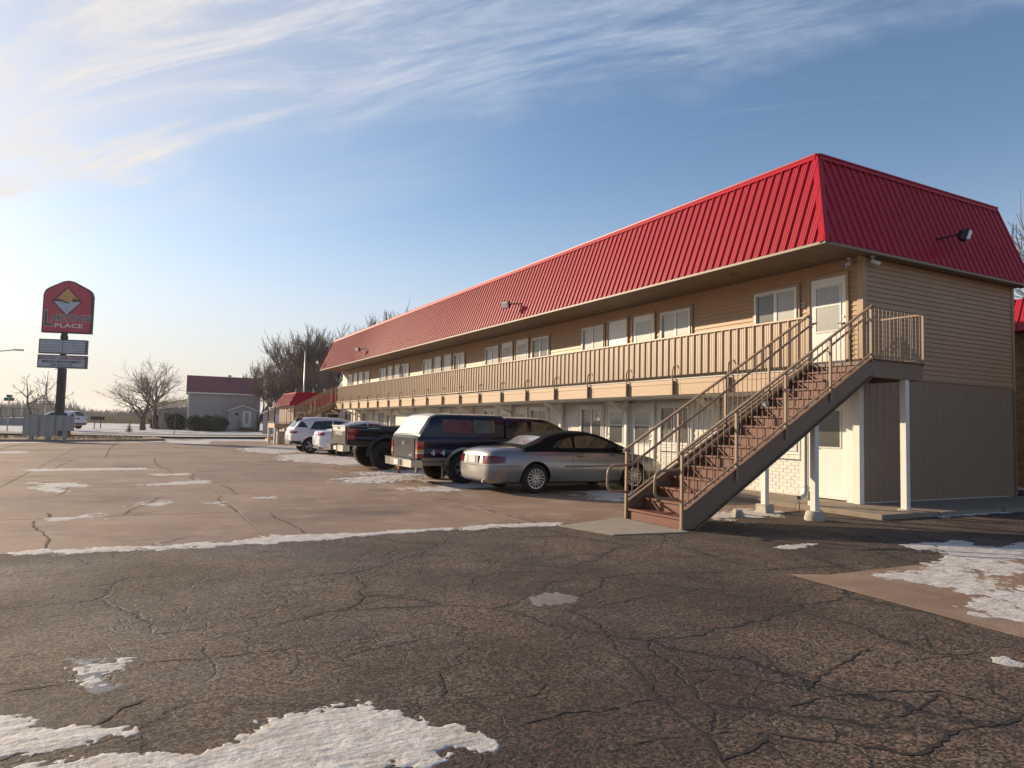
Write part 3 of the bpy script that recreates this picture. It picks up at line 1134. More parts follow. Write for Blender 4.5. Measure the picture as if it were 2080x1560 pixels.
# painted brick on the ground floor facade
bw, bh_, jt = 0.203, 0.066, 0.010
lo_open = [(a - .07, b_ + .07, 0.90, 2.16) for a, b_ in lo_win] + [(a - .05, b_ + .05, 0.0, 2.16) for a, b_ in lo_door] + [(36.6, 38.9, 0, 2.2)]
bm1 = MB()
bm1.add([(.002, 0, 0), (-.010, .003, .003), (.002, bw - jt, 0), (-.010, bw - jt - .003, .003), (.002, 0, bh_), (-.010, .003, bh_ - .003), (.002, bw - jt, bh_), (-.010, bw - jt - .003, bh_ - .003)],
        [(1, 5, 7, 3), (0, 4, 5, 1), (2, 3, 7, 6), (4, 6, 7, 5), (0, 1, 3, 2)])
brick_me = bm1.mesh('brick', M['white_brick'])
brest = MB()
nb = 0
cand = []
for r_ in range(28):
    z = 0.11 + r_ * (bh_ + jt)
    y = 0.10 + (0.5 * bw if r_ % 2 else 0)
    while y < L_ - 0.25:
        if not any(y + bw > a and y < b_ and z + bh_ > c_ and z < d_ for a, b_, c_, d_ in lo_open):
            cand.append((y, z))
        y += bw
cand.sort()
for i, (y, z) in enumerate(cand):
    jx = random.uniform(-.003, .002)
    if i < 300:
        link('brick', brick_me, facade, (jx, y, z))
    else:
        brest.add([(v[0] + jx, v[1] + y, v[2] + z) for v in bm1.v], bm1.f)
o = brest.build('brickwork', M['white_brick'], facade)
o['kind'] = 'stuff'

# ---------------------------------------------------------------- windows and doors


def window(y0, y1, z0, z1, upper, dark, seed):
    r = random.Random(seed)
    fr = MB()
    d = -0.075
    for (a, b_, c_, e) in ((y0, y1, z0, z0 + .05), (y0, y1, z1 - .05, z1), (y0, y0 + .05, z0 + .05, z1 - .05), (y1 - .05, y1, z0 + .05, z1 - .05)):
        fr.box(d, -0.002, a, b_, c_, e)
    ym = (y0 + y1) / 2
    fr.box(d + .012, -0.002, ym - .03, ym + .03, z0 + .05, z1 - .05)
    w = fr.build('window', M['white_vinyl'], facade)
    for k, (a, b_) in enumerate(((y0 + .05, ym - .03), (ym + .03, y1 - .05))):
        g_ = MB()
        xo = -0.045 if k == 0 else -0.030
        g_.box(xo, xo + .012, a, b_, z0 + .05, z1 - .05)
        g_.build('pane', M['curtain_dark'] if dark[k] else M['curtain'], w)
        s = MB()
        f2 = 0.022
        for (p0, p1, q0, q1) in ((a, b_, z0 + .05, z0 + .05 + f2), (a, b_, z1 - .05 - f2, z1 - .05), (a, a + f2, z0 + .05 + f2, z1 - .05 - f2), (b_ - f2, b_, z0 + .05 + f2, z1 - .05 - f2)):
            s.box(xo - .014, xo - .001, p0, p1, q0, q1)
        s.build('sash', M['white_vinyl'], w)
    tr = MB()
    tm = .065
    for (a, b_, c_, e) in ((y0 - tm, y1 + tm, z1 + .002, z1 + tm), (y0 - tm, y0 - .002, z0 - tm, z1), (y1 + .002, y1 + tm, z0 - tm, z1), (y0, y1, z0 - tm, z0 - .002)):
        tr.box(-0.055, -0.003, a, b_, c_, e)
    tr.build('window_trim', M['trim_tan'] if upper else M['white_paint'], w)
    if not upper:
        n = 9
        sm = MB()
        stp = (y1 - y0 + .16) / n
        sm.box(-.07, .02, .003, stp - .005, 0, .09)
        me = sm.mesh('sill_brick', M['white_brick'])
        for k in range(n):
            link('sill_brick', me, w, (0, y0 - .08 + k * stp, z0 - .165))
    return w


def door(y0, y1, z0, z1, style, upper, seed):
    fr = MB()
    t_ = .06
    for (a, b_, c_, e) in ((y0 - t_, y0, z0, z1 + t_), (y1, y1 + t_, z0, z1 + t_), (y0, y1, z1, z1 + t_)):
        fr.box(-0.06, -0.002, a, b_, c_, e)
    fr.box(-0.09, -0.002, y0, y1, z0 - 0.05, z0)
    d = MB()
    d.box(-0.032, -0.004, y0 + .004, y1 - .004, z0 + .002, z1 - .004)
    D = d.build('door', M['door_white'], facade)
    fr.build('door_frame', M['white_paint'] if not upper else M['trim_tan'], D)
    w = y1 - y0
    gz1 = z1 - .2
    if style == 'storm':
        gz0, gy0, gy1 = z0 + .86, y0 + .15, y1 - .15
        gm = z0 + 1.38
        for a, b_, mt in ((gz0, gm - .02, 'curtain_dark' if not upper else 'curtain'), (gm + .02, gz1, 'curtain')):
            p = MB()
            p.box(-.037, -.0325, gy0, gy1, a, b_)
            p.build('pane', M[mt], D)
        s = MB()
        for (p0, p1, q0, q1) in ((gy0 - .035, gy1 + .035, gz1, gz1 + .035), (gy0 - .035, gy1 + .035, gz0 - .035, gz0), (gy0 - .035, gy0, gz0, gz1), (gy1, gy1 + .035, gz0, gz1), (gy0, gy1, gm - .02, gm + .02)):
            s.box(-.046, -.0325, p0, p1, q0, q1)
        s.build('glazing_frame', M['white_vinyl'], D)
    elif style == 'half':
        p = MB()
        p.box(-.037, -.0325, y0 + .16, y1 - .16, z0 + 1.0, gz1)
        p.build('pane', M['curtain'] if upper else M['curtain_dark'], D)
        s = MB()
        for (p0, p1, q0, q1) in ((y0 + .13, y1 - .13, gz1, gz1 + .03), (y0 + .13, y1 - .13, z0 + .97, z0 + 1.0), (y0 + .13, y0 + .16, z0 + 1.0, gz1), (y1 - .16, y1 - .13, z0 + 1.0, gz1)):
            s.box(-.046, -.0325, p0, p1, q0, q1)
        s.build('glazing_frame', M['white_vinyl'], D)
    h = MB()
    hy = y1 - .07 if seed % 2 else y0 + .07
    s_ = -1 if seed % 2 else 1
    h.lathe([(.028, -.033), (.028, -.045), (.012, -.05), (.012, -.075)], 'x', 10, (0, hy, z0 + .98))
    h.tube([(-.075, hy, z0 + .98), (-.08, hy + s_ * .05, z0 + .98), (-.075, hy + s_ * .1, z0 + .975)], .009, 6)
    h.build('handle', M['steel'], D, angle=35)
    h = MB()
    h.box(-.05, -.033, hy - .02, hy + .02, z0 + 1.09, z0 + 1.13)
    h.build('deadbolt', M['steel'], D)
    return D


darks = {0: (0, 1), 1: (0, 0), 2: (0, 0), 3: (1, 1), 4: (0, 0), 5: (0, 1), 6: (0, 0), 7: (0, 1), 8: (0, 0), 9: (0, 0), 10: (1, 0)}
for i, (a, b_) in enumerate(up_win):
    window(a, b_, 3.55, 4.62, True, darks.get(i, (0, 0)), i)
for i, (a, b_) in enumerate(up_door):
    door(a, b_, 2.71, 4.68, 'storm' if i in (0, 3, 4, 7) else ('half' if i in (1, 5, 6, 8) else 'plain'), True, i)
ldark = {0: (0, 0), 1: (1, 1), 2: (1, 1), 3: (1, 1), 4: (1, 1), 5: (1, 1), 6: (1, 1), 7: (1, 1), 8: (1, 1)}
for i, (a, b_) in enumerate(lo_win):
    window(a, b_, 1.03, 2.08, False, ldark.get(i, (0, 1)), 50 + i)
for i, (a, b_) in enumerate(lo_door):
    door(a, b_, 0.16, 2.10, 'storm' if i in (1, 2, 4) else 'half', False, 51 + i)
# dark glazed entrance at the far end of the ground floor
e = MB()
e.box(-.05, -.002, 36.9, 38.6, 0.12, 2.15)
ent = e.build('entrance_door', M['glass'], facade)
e = MB()
for (a, b_, c_, d_) in ((36.8, 36.9, .1, 2.25), (38.6, 38.7, .1, 2.25), (36.9, 38.6, 2.15, 2.25), (37.72, 37.78, .12, 2.15)):
    e.box(-.08, -.003, a, b_, c_, d_)
e.build('door_frame', M['white_paint'], ent)
e = MB()
e.tube([(-.03, 1.3, 2.3), (-.06, 1.3, 2.3)], .02, 6)

for txt, y, z, up in (('27', 1.355, 4.19, True), ('4', 8.58, 1.52, False)):
    me = text_mesh(txt, 0.115, 0.004)
    me.materials.append(M['white_vinyl'] if up else M['black_metal'])
    ob = link('room_number', me, facade, (-0.05, y, z), (math.radians(90), 0, math.radians(-90)))

# lower wall columns with knee braces
for k in range(11):
    y = 3.85 + 3.55 * k
    c = MB()
    c.box(-.165, -.045, y - .06, y + .06, .085, 2.24)
    co = c.build('column', M['white_paint'], motel)
    c = MB()
    c.bar((-.165, y, 1.96), (-.80, y, 2.23), .09, .09)
    c.build('knee_brace', M['white_paint'], co)
# corner posts that carry the balcony end
for x0, x1, y0, y1, z1 in ((-.17, -.04, .10, .25, 2.44), (-.26, -.13, -.10, .03, 2.44), (-1.46, -1.37, .03, .12, 2.44)):
    c = MB()
    c.box(x0, x1, y0, y1, .085, z1)
    c.build('corner_post', M['white_paint'], motel)

# balcony
BY0, BY1 = 0.16, 36.0
bl = MB()
bl.box(-1.33, -.05, BY0, BY1, 2.42, 2.69)
balc = bl.build('balcony', M['kerb'], motel)
bl = MB()
bl.box(-1.33, -.05, BY0, BY1, 2.245, 2.418)
bl.build('balcony_ceiling', M['white_paint'], balc)
seg = 3.55
y = BY0
k = 0
while y < BY1 - .01:
    y1 = min(y + seg, BY1)
    for z0, z1, off in ((2.27, 2.515, 0.0), (2.522, 2.632, 0.008)):
        f = MB()
        f.box(-1.385 - off, -1.332, y + .003, y1 - .003, z0, z1)
        f.build('fascia_board', M['fascia'], balc)
    y = y1
t = MB()
t.box(-1.41, -1.30, BY0, BY1, 2.634, 2.65)
t.build('drip_edge', M['white_vinyl'], balc)
PX = -1.335
pmesh = panel_mesh(4, 0.03, (0, 0, 0), (0, -1, 0), (0, 0, 1), (-1, 0, 0), 3.635 - 2.73, M['parapet'])
y = BY0 + 0.02
n = int((BY1 - BY0) / (4 * PER))
for k in range(n):
    yy = y + (k + 1) * 4 * PER
    link('parapet_panel', pmesh, balc, (PX, yy, 2.73))
t = MB()
t.box(PX - .045, PX + .055, BY0, y + n * 4 * PER, 3.636, 3.668)
t.build('parapet_cap', M['parapet'], balc)
t = MB()
t.box(PX + .002, PX + .05, BY0, y + n * 4 * PER, 2.70, 3.636)
t.build('parapet_backing', M['parapet'], balc)
t = MB()
t.tube([(PX - .03, BY0, 2.715), (PX - .03, BY1, 2.715)], .022, 6)
t.build('bottom_rail', M['rail'], balc, smooth=True)
br = MB()
br.tube([(-1.452, 0, 2.28), (-1.452, 0, 2.80), (-1.447, 0, 2.86), (-1.43, 0, 2.905), (-1.36, 0, 2.985)], .017, 7)
br.box(-1.470, -1.395, -.016, .016, 2.27, 2.60)
brm = br.mesh('rail_bracket', M['rail'])
for k in range(-1, 18):
    yb = 3.92 + 1.775 * k + 0.0
    if yb < BY1 - .3:
        link('rail_bracket', brm, balc, (0, yb, 0))

# ---------------------------------------------------------------- mansard roof
sl = Vector((XT - XE, 0, ZT - ZE))
slen = sl.length
S1 = sl.normalized()
N1 = Vector((-S1.z, 0, S1.x))
roof_b = MB()
roof_b.box(XT + .02, XR - .03, YT + .02, LR - .78, ZT - .25, ZT - .02)
roof = roof_b.build('roof', M['dark_gasket'], motel)
cut_near = ((XE, YE, ZE), (Vector((0, -1, 0)) * (ZT - ZE) + Vector((0, 0, 1)) * (YT - YE)).normalized())
far_pl = ((XE, LR, ZE), (Vector((0, 1, 0)) * (ZT - ZE) + Vector((0, 0, 1)) * (YT - YE)).normalized())
A0 = Vector((XE, 0, ZE))
shared = panel_mesh(4, 0.034, (0, 0, 0), (0, -1, 0), S1, N1, slen, M['red_roof'])
y = YE
while y < LR - .01:
    yt = y + 4 * PER
    need = y < YT + .02 or yt > LR - .8
    if need:
        # plane of the hips in panel space
        def shift(pl):
            return (Vector(pl[0]) - Vector((XE, yt, ZE)), pl[1])
        nh = Vector((-(YT - YE), -(XT - XE) * 0 - 0, 0))
        cuts = []
        hip = (Vector((XT, YT, ZT)) - Vector((XE, YE, ZE))).normalized()
        nn = hip.cross(N1).normalized()
        if nn.y > 0:
            nn = -nn
        cuts.append((Vector((XE, YE, ZE)) - Vector((XE, yt, ZE)), nn))
        hip2 = (Vector((XT, LR - .765, ZT)) - Vector((XE, LR, ZE))).normalized()
        n2 = hip2.cross(N1).normalized()
        if n2.y < 0:
            n2 = -n2
        cuts.append((Vector((XE, LR, ZE)) - Vector((XE, yt, ZE)), n2))
        me = panel_mesh(4, 0.034, (0, 0, 0), (0, -1, 0), S1, N1, slen, M['red_roof'], cuts)
        if len(me.polygons):
            link('roof_panel', me, roof, (XE, yt, ZE))
    else:
        link('roof_panel', shared, roof, (XE, yt, ZE))
    y = yt
s2 = Vector((0, YT - YE, ZT - ZE))
S2 = s2.normalized()
N2 = Vector((0, -S2.z, S2.y))
slen2 = s2.length
hip = (Vector((XT, YT, ZT)) - Vector((XE, YE, ZE))).normalized()
nn2 = hip.cross(N2).normalized()
if nn2.x > 0:
    nn2 = -nn2
x = XE
while x < XR - .01:
    cuts = []
    if x < XT + .02:
        cuts.append((Vector((XE - x, 0, 0)), nn2))
    if x + 4 * PER > XR:
        cuts.append((Vector((XR - x, 0, 0)), Vector((1, 0, 0))))
    me = panel_mesh(4, 0.034, (0, 0, 0), (1, 0, 0), S2, N2, slen2, M['red_roof'], cuts)
    if len(me.polygons):
        link('roof_panel', me, roof, (x, YE, ZE))
    x += 4 * PER
# far end and back closures
t = MB()
t.quad((XE, LR, ZE), (XR, LR, ZE), (XR, LR - .765, ZT), (XT, LR - .765, ZT))
t.quad((XR, YE, ZE), (XR, LR, ZE), (XR, LR - .765, ZT), (XR, YT, ZT))
t.build('roof_closure', M['red_roof'], roof)
# flashings
t = MB()
for a, b_, up in (((XT, YT, ZT), (XT, LR - .765, ZT), N1), ((XT, YT, ZT), (XR, YT, ZT), N2)):
    a, b_ = Vector(a), Vector(b_)
    S_ = S1 if up is N1 else S2
    t.bar(a - S_ * .05 + up * .033, b_ - S_ * .05 + up * .033, .015, .15, S_)
    t.bar(a + Vector((0, 0, .01)), b_ + Vector((0, 0, .01)), .12, .03)
t.build('ridge_flashing', M['red_trim'], roof)
t = MB()
ha, hb = Vector((XE, YE, ZE)), Vector((XT, YT, ZT))
hn = (N1 + N2).normalized()
for nrm in (N1, N2):
    side = hip.cross(nrm).normalized()
    if side.dot(Vector((1, 1, 0))) < 0:
        side = -side
    o1 = nrm * .030
    t.add([ha + hn * .036, hb + hn * .036, hb + side * .10 + o1, ha + side * .10 + o1], [(0, 1, 2, 3)])
    t.add([ha + side * .10 + o1, hb + side * .10 + o1, hb + side * .10, ha + side * .10], [(0, 1, 2, 3)])
t.build('hip_flashing', M['red_trim'], roof)
t = MB()
t.bar((XT, LR - .765, ZT), (XE, LR, ZE), .08, .08)
t.build('hip_flashing', M['red_trim'], roof)
t = MB()
t.bar((XR, YT, ZT), (XR, YE, ZE), .06, .06)
t.build('hip_flashing', M['red_trim'], roof)
t = MB()
t.box(XE - .015, XE + .03, YE - .012, LR, ZE - .045, ZE + .004)
t.box(XE + .031, XR, YE - .012, YE + .03, ZE - .045, ZE + .004)
t.build('eave_trim', M['soffit'], roof)
# soffit boards
sm = MB()
sw = .305
sm.prism([(0.012, 0), (sw - .012, 0), (sw, .012), (sw, .03), (0, .03), (0, .012)], XE + .035, -.001, 'yz')
sme = sm.mesh('soffit_board', M['soffit'])
k = 0
y = YE + .03
while y + sw < LR - .05:
    link('soffit_board', sme, roof, (0, y, ZE - .03))
    y += sw
t = MB()
t.box(0.0, XR - .03, YE + .035, -.043, ZE - .028, ZE - .002)
t.build('end_soffit', M['soffit'], roof)
t = MB()
t.box(XE + .035, XR, L_, LR - .05, ZE - .027, ZE - .002)
t.build('end_soffit', M['soffit'], roof)
t = MB()
t.lathe([(.09, ZE - .05), (.09, ZE - .031)], 'z', 16, (-.8, 2.6, 0))
t.build('soffit_light', M['soffit'], roof)


# ---------------------------------------------------------------- flood lights and cameras
def flood(loc, aim, arm_to, label):
    """arm_to: point on the roof; loc: head centre; aim: facing of the lens"""
    o = empty('flood_light', loc, label, 'flood light', 'flood lights on the red roof')
    c = Vector(loc)
    aim = Vector(aim).normalized()
    a = MB()
    a.tube([Vector(arm_to), c - aim * .10], .022, 7)
    a.lathe([(.06, -.012), (.06, .012)], 'z', 12, tuple(Vector(arm_to)))
    a.build('arm', M['black_metal'], o)
    side = aim.cross(Vector((0, 0, 1))).normalized()
    up = side.cross(aim)
    h = MB()

    def R(t, w, hh):
        return [c + aim * t + side * (i * w) + up * (j * hh) for i, j in ((-1, -1), (1, -1), (1, 1), (-1, 1))]
    rings = [R(-.12, .06, .05), R(-.05, .13, .095), R(.06, .15, .115), R(.068, .15, .115)]
    V_ = [p for r_ in rings for p in r_]
    F_ = [(3, 2, 1, 0), (12, 13, 14, 15)]
    for i in range(3):
        for q in range(4):
            F_.append((i * 4 + q, i * 4 + (q + 1) % 4, i * 4 + 4 + (q + 1) % 4, i * 4 + 4 + q))
    h.add(V_, F_)
    h.build('housing', M['black_metal'], o)
    g_ = MB()
    r1, r2 = R(.069, .138, .104), R(.13, .11, .08)
    g_.add(r1 + r2, [(3, 2, 1, 0), (4, 5, 6, 7)] + [(q, (q + 1) % 4, 4 + (q + 1) % 4, 4 + q) for q in range(4)])
    g_.build('lens', M['lens'], o)
    return o


def roofpt(y, z):
    return (XE + (XT - XE) * (z - ZE) / (ZT - ZE), y, z)


flood((-1.72, 12.0, 5.55), (-.85, -.35, -.3), (roofpt(11.8, 5.60)[0] - .03, 11.8, 5.60), 'flood light on the red roof slope above the upper windows mid facade')
flood((-1.72, 30.0, 5.57), (-.85, -.35, -.3), (roofpt(29.8, 5.62)[0] - .03, 29.8, 5.62), 'flood light on the red roof slope above the farther room windows')
flood((-1.75, 39.6, 5.50), (-.85, -.35, -.3), (roofpt(39.4, 5.55)[0] - .03, 39.4, 5.55), 'flood light at the far end corner of the long red roof')
flood((2.80, -.42, 5.74), (.50, -.80, -.28), (2.50, -.06, 5.70), 'flood light on the shaded red end slope of the roof')


def seccam(base, aim, label):
    o = empty('security_camera', base, label, 'camera', 'security cameras under the eave')
    b0 = Vector(base)
    aim = Vector(aim).normalized()
    m_ = MB()
    m_.lathe([(.05, -.02), (.05, 0)], 'z', 12, tuple(b0))
    m_.tube([b0, b0 + Vector((0, 0, -.06)), b0 + Vector((0, 0, -.09)) + aim * .03], .014, 6)
    m_.build('mount', M['white_vinyl'], o)
    c0 = b0 + Vector((0, 0, -.11)) + aim * .02
    q = MB()
    q.tube([c0 - aim * .05, c0 + aim * .13], .042, 12)
    bo = q.build('camera_body', M['white_vinyl'], o, angle=40)
    q = MB()
    q.tube([c0 + aim * .1305, c0 + aim * .136], .034, 12)
    q.build('lens', M['black_metal'], o)
    return o


seccam((-.10, .22, 4.985), (-.75, .1, -.4), 'white security camera under the eave above the numbered corner door')
seccam((.16, -.12, 4.985), (.55, -.75, -.4), 'white security camera at the wall corner facing the end yard')

# downspout with elbow by the stair post
ds = empty('downspout', (-1.49, .2, .085), 'white downspout with open elbow beside the thin post under the stairs', 'downspout')
q = MB()
q.box(-1.50, -1.42, .16, .23, .36, 2.26)
q.build('pipe', M['white_paint'], ds)
q = MB()
q.add([(-1.505, .155, .38), (-1.415, .155, .38), (-1.415, .235, .38), (-1.505, .235, .38),
       (-1.53, .15, .30), (-1.44, .15, .25), (-1.44, .235, .25), (-1.53, .235, .30),
       (-1.66, .12, .26), (-1.64, .12, .19), (-1.64, .21, .19), (-1.66, .21, .26)],
      [(0, 1, 5, 4), (1, 2, 6, 5), (2, 3, 7, 6), (3, 0, 4, 7), (4, 5, 9, 8), (5, 6, 10, 9), (6, 7, 11, 10), (7, 4, 8, 11), (0, 3, 2, 1)])
q.build('elbow', M['white_paint'], ds)
q = MB()
q.quad((-1.655, .125, .255), (-1.636, .125, .195), (-1.636, .205, .195), (-1.655, .205, .255))
q.build('opening', M['black_metal'], ds)
q = MB()
q.box(-1.515, -1.405, .15, .24, .42, .445)
q.build('strap', M['white_paint'], ds)
q = MB()
q.tube([(-1.65, .17, .21), (-1.72, .1, .12), (-1.8, .02, .02), (-2.0, -.1, .012), (-2.3, -.12, .012), (-2.45, -.2, .012)], .009, 6)
tag(q.build('heat_cable', M['black_metal'], None, smooth=True), 'thin black heat cable trailing from the downspout elbow', 'cable')

# ------------------------------------------------------------------ near staircase


def rounded(pts, r=0.08, n=5):
    """polyline with rounded inner corners"""
    P = [Vector(p) for p in pts]
    out = [P[0]]
    for i in range(1, len(P) - 1):
        a, b_, c = P[i - 1], P[i], P[i + 1]
        d1, d2 = (a - b_), (c - b_)
        q = min(r, d1.length * .45, d2.length * .45)
        s, e = b_ + d1.normalized() * q, b_ + d2.normalized() * q
        for k in range(n + 1):
            t = k / n
            out.append(s * (1 - t) ** 2 + b_ * 2 * t * (1 - t) + e * t * t)
    out.append(P[-1])
    return out


XS, YN, YF, ZL = -5.66, -1.10, 0.15, 2.73
NR = 16
RISE = ZL / NR
RUN = (-1.36 - XS) / (NR - 1)
SLP = RISE / RUN


def nose(x):
    return RISE + (x - XS) * SLP


stair = empty('outdoor_staircase', (XS, (YN + YF) / 2, 0), 'tan steel staircase with brown checker-plate steps rising to the numbered corner door', 'staircase')
for nm, yy, sgn in (('near', YN, -1), ('far', YF, 1)):
    s = MB()
    t1 = 0.10
    dv = 0.40
    poly = [(XS + .02, 0.004), (XS + .02, RISE + t1), (-1.33, ZL + t1 - .03), (-1.33, ZL + t1 - dv + .03), (XS + .02 + (dv - RISE - t1) / SLP + .02, 0.004)]
    s.prism(poly, yy - .006, yy + .006, 'xz')
    # flanges of the channel, turned outwards
    for (x0, z0), (x1, z1) in ((poly[1], poly[2]), (poly[4], poly[3])):
        s.bar((x0, yy + sgn * .03, z0), (x1, yy + sgn * .03, z1), .06, .012)
    if nm == 'near':
        s.box(-1.33, .16, yy - .006, yy + .006, 2.44, ZL + .03)
        s.box(-1.33, .16, yy - .06, yy - .0065, ZL + .018, ZL + .03)
    s.build('stringer', M['stringer'], stair)
tr = MB()
tr.box(-.03, RUN + .012, YN + .007, YF - .007, -.03, 0)
trm = tr.mesh('tread', M['tread'])
rs = MB()
rs.box(0, .01, YN + .008, YF - .008, -RISE + .001, -.031)
rsm = rs.mesh('riser', M['tread'])
for k in range(NR):
    x, z = XS + .03 + k * RUN, (k + 1) * RISE
    if k < NR - 1:
        link('tread', trm, stair, (x, 0, z))
    link('riser', rsm, stair, (x, 0, z))
ld = MB()
ld.box(-1.36, .15, YN + .007, YF - .02, ZL - .06, ZL - .002)
ld.box(-1.30, .13, YN + .05, YN + .12, 2.45, ZL - .061)
ld.box(-1.30, .13, -.12, -.05, 2.45, ZL - .061)
ld.box(.145, .16, YN + .008, -.03, 2.44, ZL + .028)
ld.build('landing', M['stringer'], stair)

ppos = [XS + 1.075 * k for k in range(5)]
HR = 0.95
bal_me = {}


def baluster(L):
    key = round(L, 3)
    if key not in bal_me:
        m_ = MB()
        m_.tube([(0, 0, 0), (0, 0, L)], .0075, 5, cap=False)
        bal_me[key] = m_.mesh('baluster', M['rail'], smooth=True)
    return bal_me[key]


for yy, sgn in ((YN, -1), (YF, 1)):
    yo = yy + sgn * .02
    for k, x in enumerate(ppos):
        p = MB()
        z0 = 0.0 if k == 0 else nose(x) - .12
        if k == 4:
            z0 = ZL - .02
        p.box(x - .02, x + .02, yo - .02, yo + .02, z0 + (.014 if k == 0 else 0), nose(x) + HR - .012)
        if k == 0:
            p.box(x - .032, x + .032, yo - .032, yo + .032, .008, .022)
        po = p.build('rail_post', M['rail'], stair)
        q = MB()
        zb = nose(x) + HR - .17
        q.tube(rounded([(x, yo - sgn * .02, zb - .06), (x + .02, yo - sgn * .085, zb - .07), (x + .02, yo - sgn * .085, zb)], .04, 3), .008, 6)
        if k > 0:
            q.build('rail_bracket', M['rail'], po)
    t = MB()
    x0, x1 = XS - .06, -1.36 + .03
    t.bar((x0, yo, nose(x0) + HR), (x1, yo, nose(x1) + HR), .05, .03)
    t.build('top_rail', M['rail'], stair)
    t = MB()
    t.bar((XS, yo, nose(XS) + .16), (-1.36, yo, nose(-1.36) + .16 - .04), .03, .025)
    t.build('bottom_rail', M['rail'], stair)
    t = MB()
    yi = yy - sgn * .06
    path = [(-1.25, yi, nose(-1.36) + HR - .17 + .02), (-1.36, yi, nose(-1.36) + HR - .17), (XS + .28, yi, nose(XS + .28) + HR - .17 - .10), (XS + .05, yi, .86), (XS - .42, yi, .84), (XS - .44, yi, .46), (XS, yi, .43)]
    t.tube(rounded(path, .13, 7), .021, 10)
    t.bar((XS, yi, .43), (XS, yo, .43), .03, .03)
    t.build('handrail', M['rail'], stair, smooth=True)
    n = 37
    for k in range(1, n):
        x = XS + (4.3) * k / n
        if min(abs(x - q_) for q_ in ppos) < .04:
            continue
        link('baluster', baluster(HR - .19), stair, (x, yo, nose(x) + .165))
# landing guard, outer side and return to the wall
zt_ = ZL + HR
p = MB()
p.box(.13, .17, YN - .04, YN, ZL - .02, zt_ - .012)
p.build('rail_post', M['rail'], stair)
t = MB()
t.bar((-1.36, YN - .02, zt_), (.175, YN - .02, zt_), .05, .03)
t.build('top_rail', M['rail'], stair)
t = MB()
t.bar((.15, YN, zt_ - .005), (.15, -.045, zt_ - .005), .05, .03)
t.build('top_rail', M['rail'], stair)
t = MB()
t.bar((-1.36, YN - .02, ZL + .09), (.15, YN - .02, ZL + .09), .03, .025)
t.build('bottom_rail', M['rail'], stair)
t = MB()
t.bar((.15, YN, ZL + .09), (.15, -.045, ZL + .09), .03, .025)
t.build('bottom_rail', M['rail'], stair)
for k in range(1, 14):
    link('baluster', baluster(HR - .12), stair, (-1.36 + 1.51 * k / 14, YN - .02, ZL + .1))
for k in range(1, 10):
    link('baluster', baluster(HR - .12), stair, (.15, YN + 1.06 * k / 10, ZL + .1))

# white posts under the stairs, each on a lump of concrete
for k, (x, y, z1, lab) in enumerate(((-2.70, YN + .09, 1.98, 'white post on a round footing under the near stair stringer'), (-2.66, YF - .09, 1.98, 'white post on a square footing under the far stair stringer'))):
    po = empty('support_post', (x, y, 0), lab, 'post', 'white posts under the staircase')
    q = MB()
    q.box(x - .048, x + .048, y - .048, y + .048, .15, z1)
    q.build('post', M['white_paint'], po)
    q = MB()
    if k == 0:
        q.lathe([(.155, -.01), (.165, .03), (.145, .10), (.13, .15), (.09, .158)], 'z', 18, (x, y, 0))
    else:
        q.box(x - .11, x + .11, y - .11, y + .11, -.01, .151)
    q.build('footing', M['footing'], po, angle=40)
po = empty('support_post', (-.29, YN + .07, .085), 'white post on the walk carrying the stair landing corner', 'post', 'white posts under the staircase')
q = MB()
q.box(-.345, -.235, YN + .015, YN + .125, .10, 2.445)
q.build('post', M['white_paint'], po)
q = MB()
q.lathe([(.14, .08), (.13, .095), (.09, .102)], 'z', 14, (-.29, YN + .07, 0))
q.build('footing', M['footing'], po)
for (x, y, s, lb) in ((-3.65, -.25, .10, 'broken lump of concrete under the stairs'), (-3.35, .05, .08, 'pale chipped block beneath the stair stringer')):
    q = MB()
    r0 = random.Random(s)
    pr = [(s * r0.uniform(.9, 1.3), 0), (s * r0.uniform(1, 1.3), s * .6), (s * r0.uniform(.5, .9), s * 1.2)]
    q.lathe(pr, 'z', 7, (x, y, -.005))
    tag(q.build('concrete_lump', M['footing'], None), lb, 'rubble')

# ------------------------------------------------------------------ far staircase, two flights with a platform
fs = empty('far_staircase', (-4.5, 37.0, 0), 'tan switchback staircase at the far end of the balcony before the low red roof', 'staircase')
FY0, FY1 = 36.05, 37.25
ZP_ = 1.27
n1 = 9
r1, ru1 = (ZL - ZP_) / n1, .285
xA = -1.36
xP = xA - n1 * ru1
for yy in (FY0, FY1):
    s = MB()
    s.prism([(xA, ZL + .05), (xP, ZP_ + .05), (xP, ZP_ - .25), (xA, ZL - .25)], yy - .02, yy + .02, 'xz')
    s.build('stringer', M['rail'], fs)
    t = MB()
    t.bar((xA, yy, ZL + .95), (xP, yy, ZP_ + .95), .05, .04)
    t.build('top_rail', M['rail'], fs)
    t = MB()
    t.bar((xA, yy, ZL + .78), (xP - .1, yy, ZP_ + .76), .04, .04)
    t.build('handrail', M['rail'], fs)
    for k in range(0, 23):
        x = xA + (xP - xA) * k / 22
        z = ZL + (ZP_ - ZL) * k / 22
        if k % 11 == 0:
            t = MB()
            t.box(x - .025, x + .025, yy - .025, yy + .025, z, z + .96)
            t.build('rail_post', M['rail'], fs)
        else:
            link('baluster', baluster(.92), fs, (x, yy, z + .03))
for k in range(n1):
    s = MB()
    x = xA - k * ru1
    s.box(x - ru1, x + .02, FY0 + .02, FY1 - .02, ZL - (k + 1) * r1 - .03, ZL - (k + 1) * r1)
    s.build('tread', M['tread'], fs)
PL0, PL1 = xP - 1.15, xP
s = MB()
s.box(PL0, PL1, FY0, FY1 + 1.25, ZP_ - .28, ZP_)
s.build('platform', M['fascia'], fs)
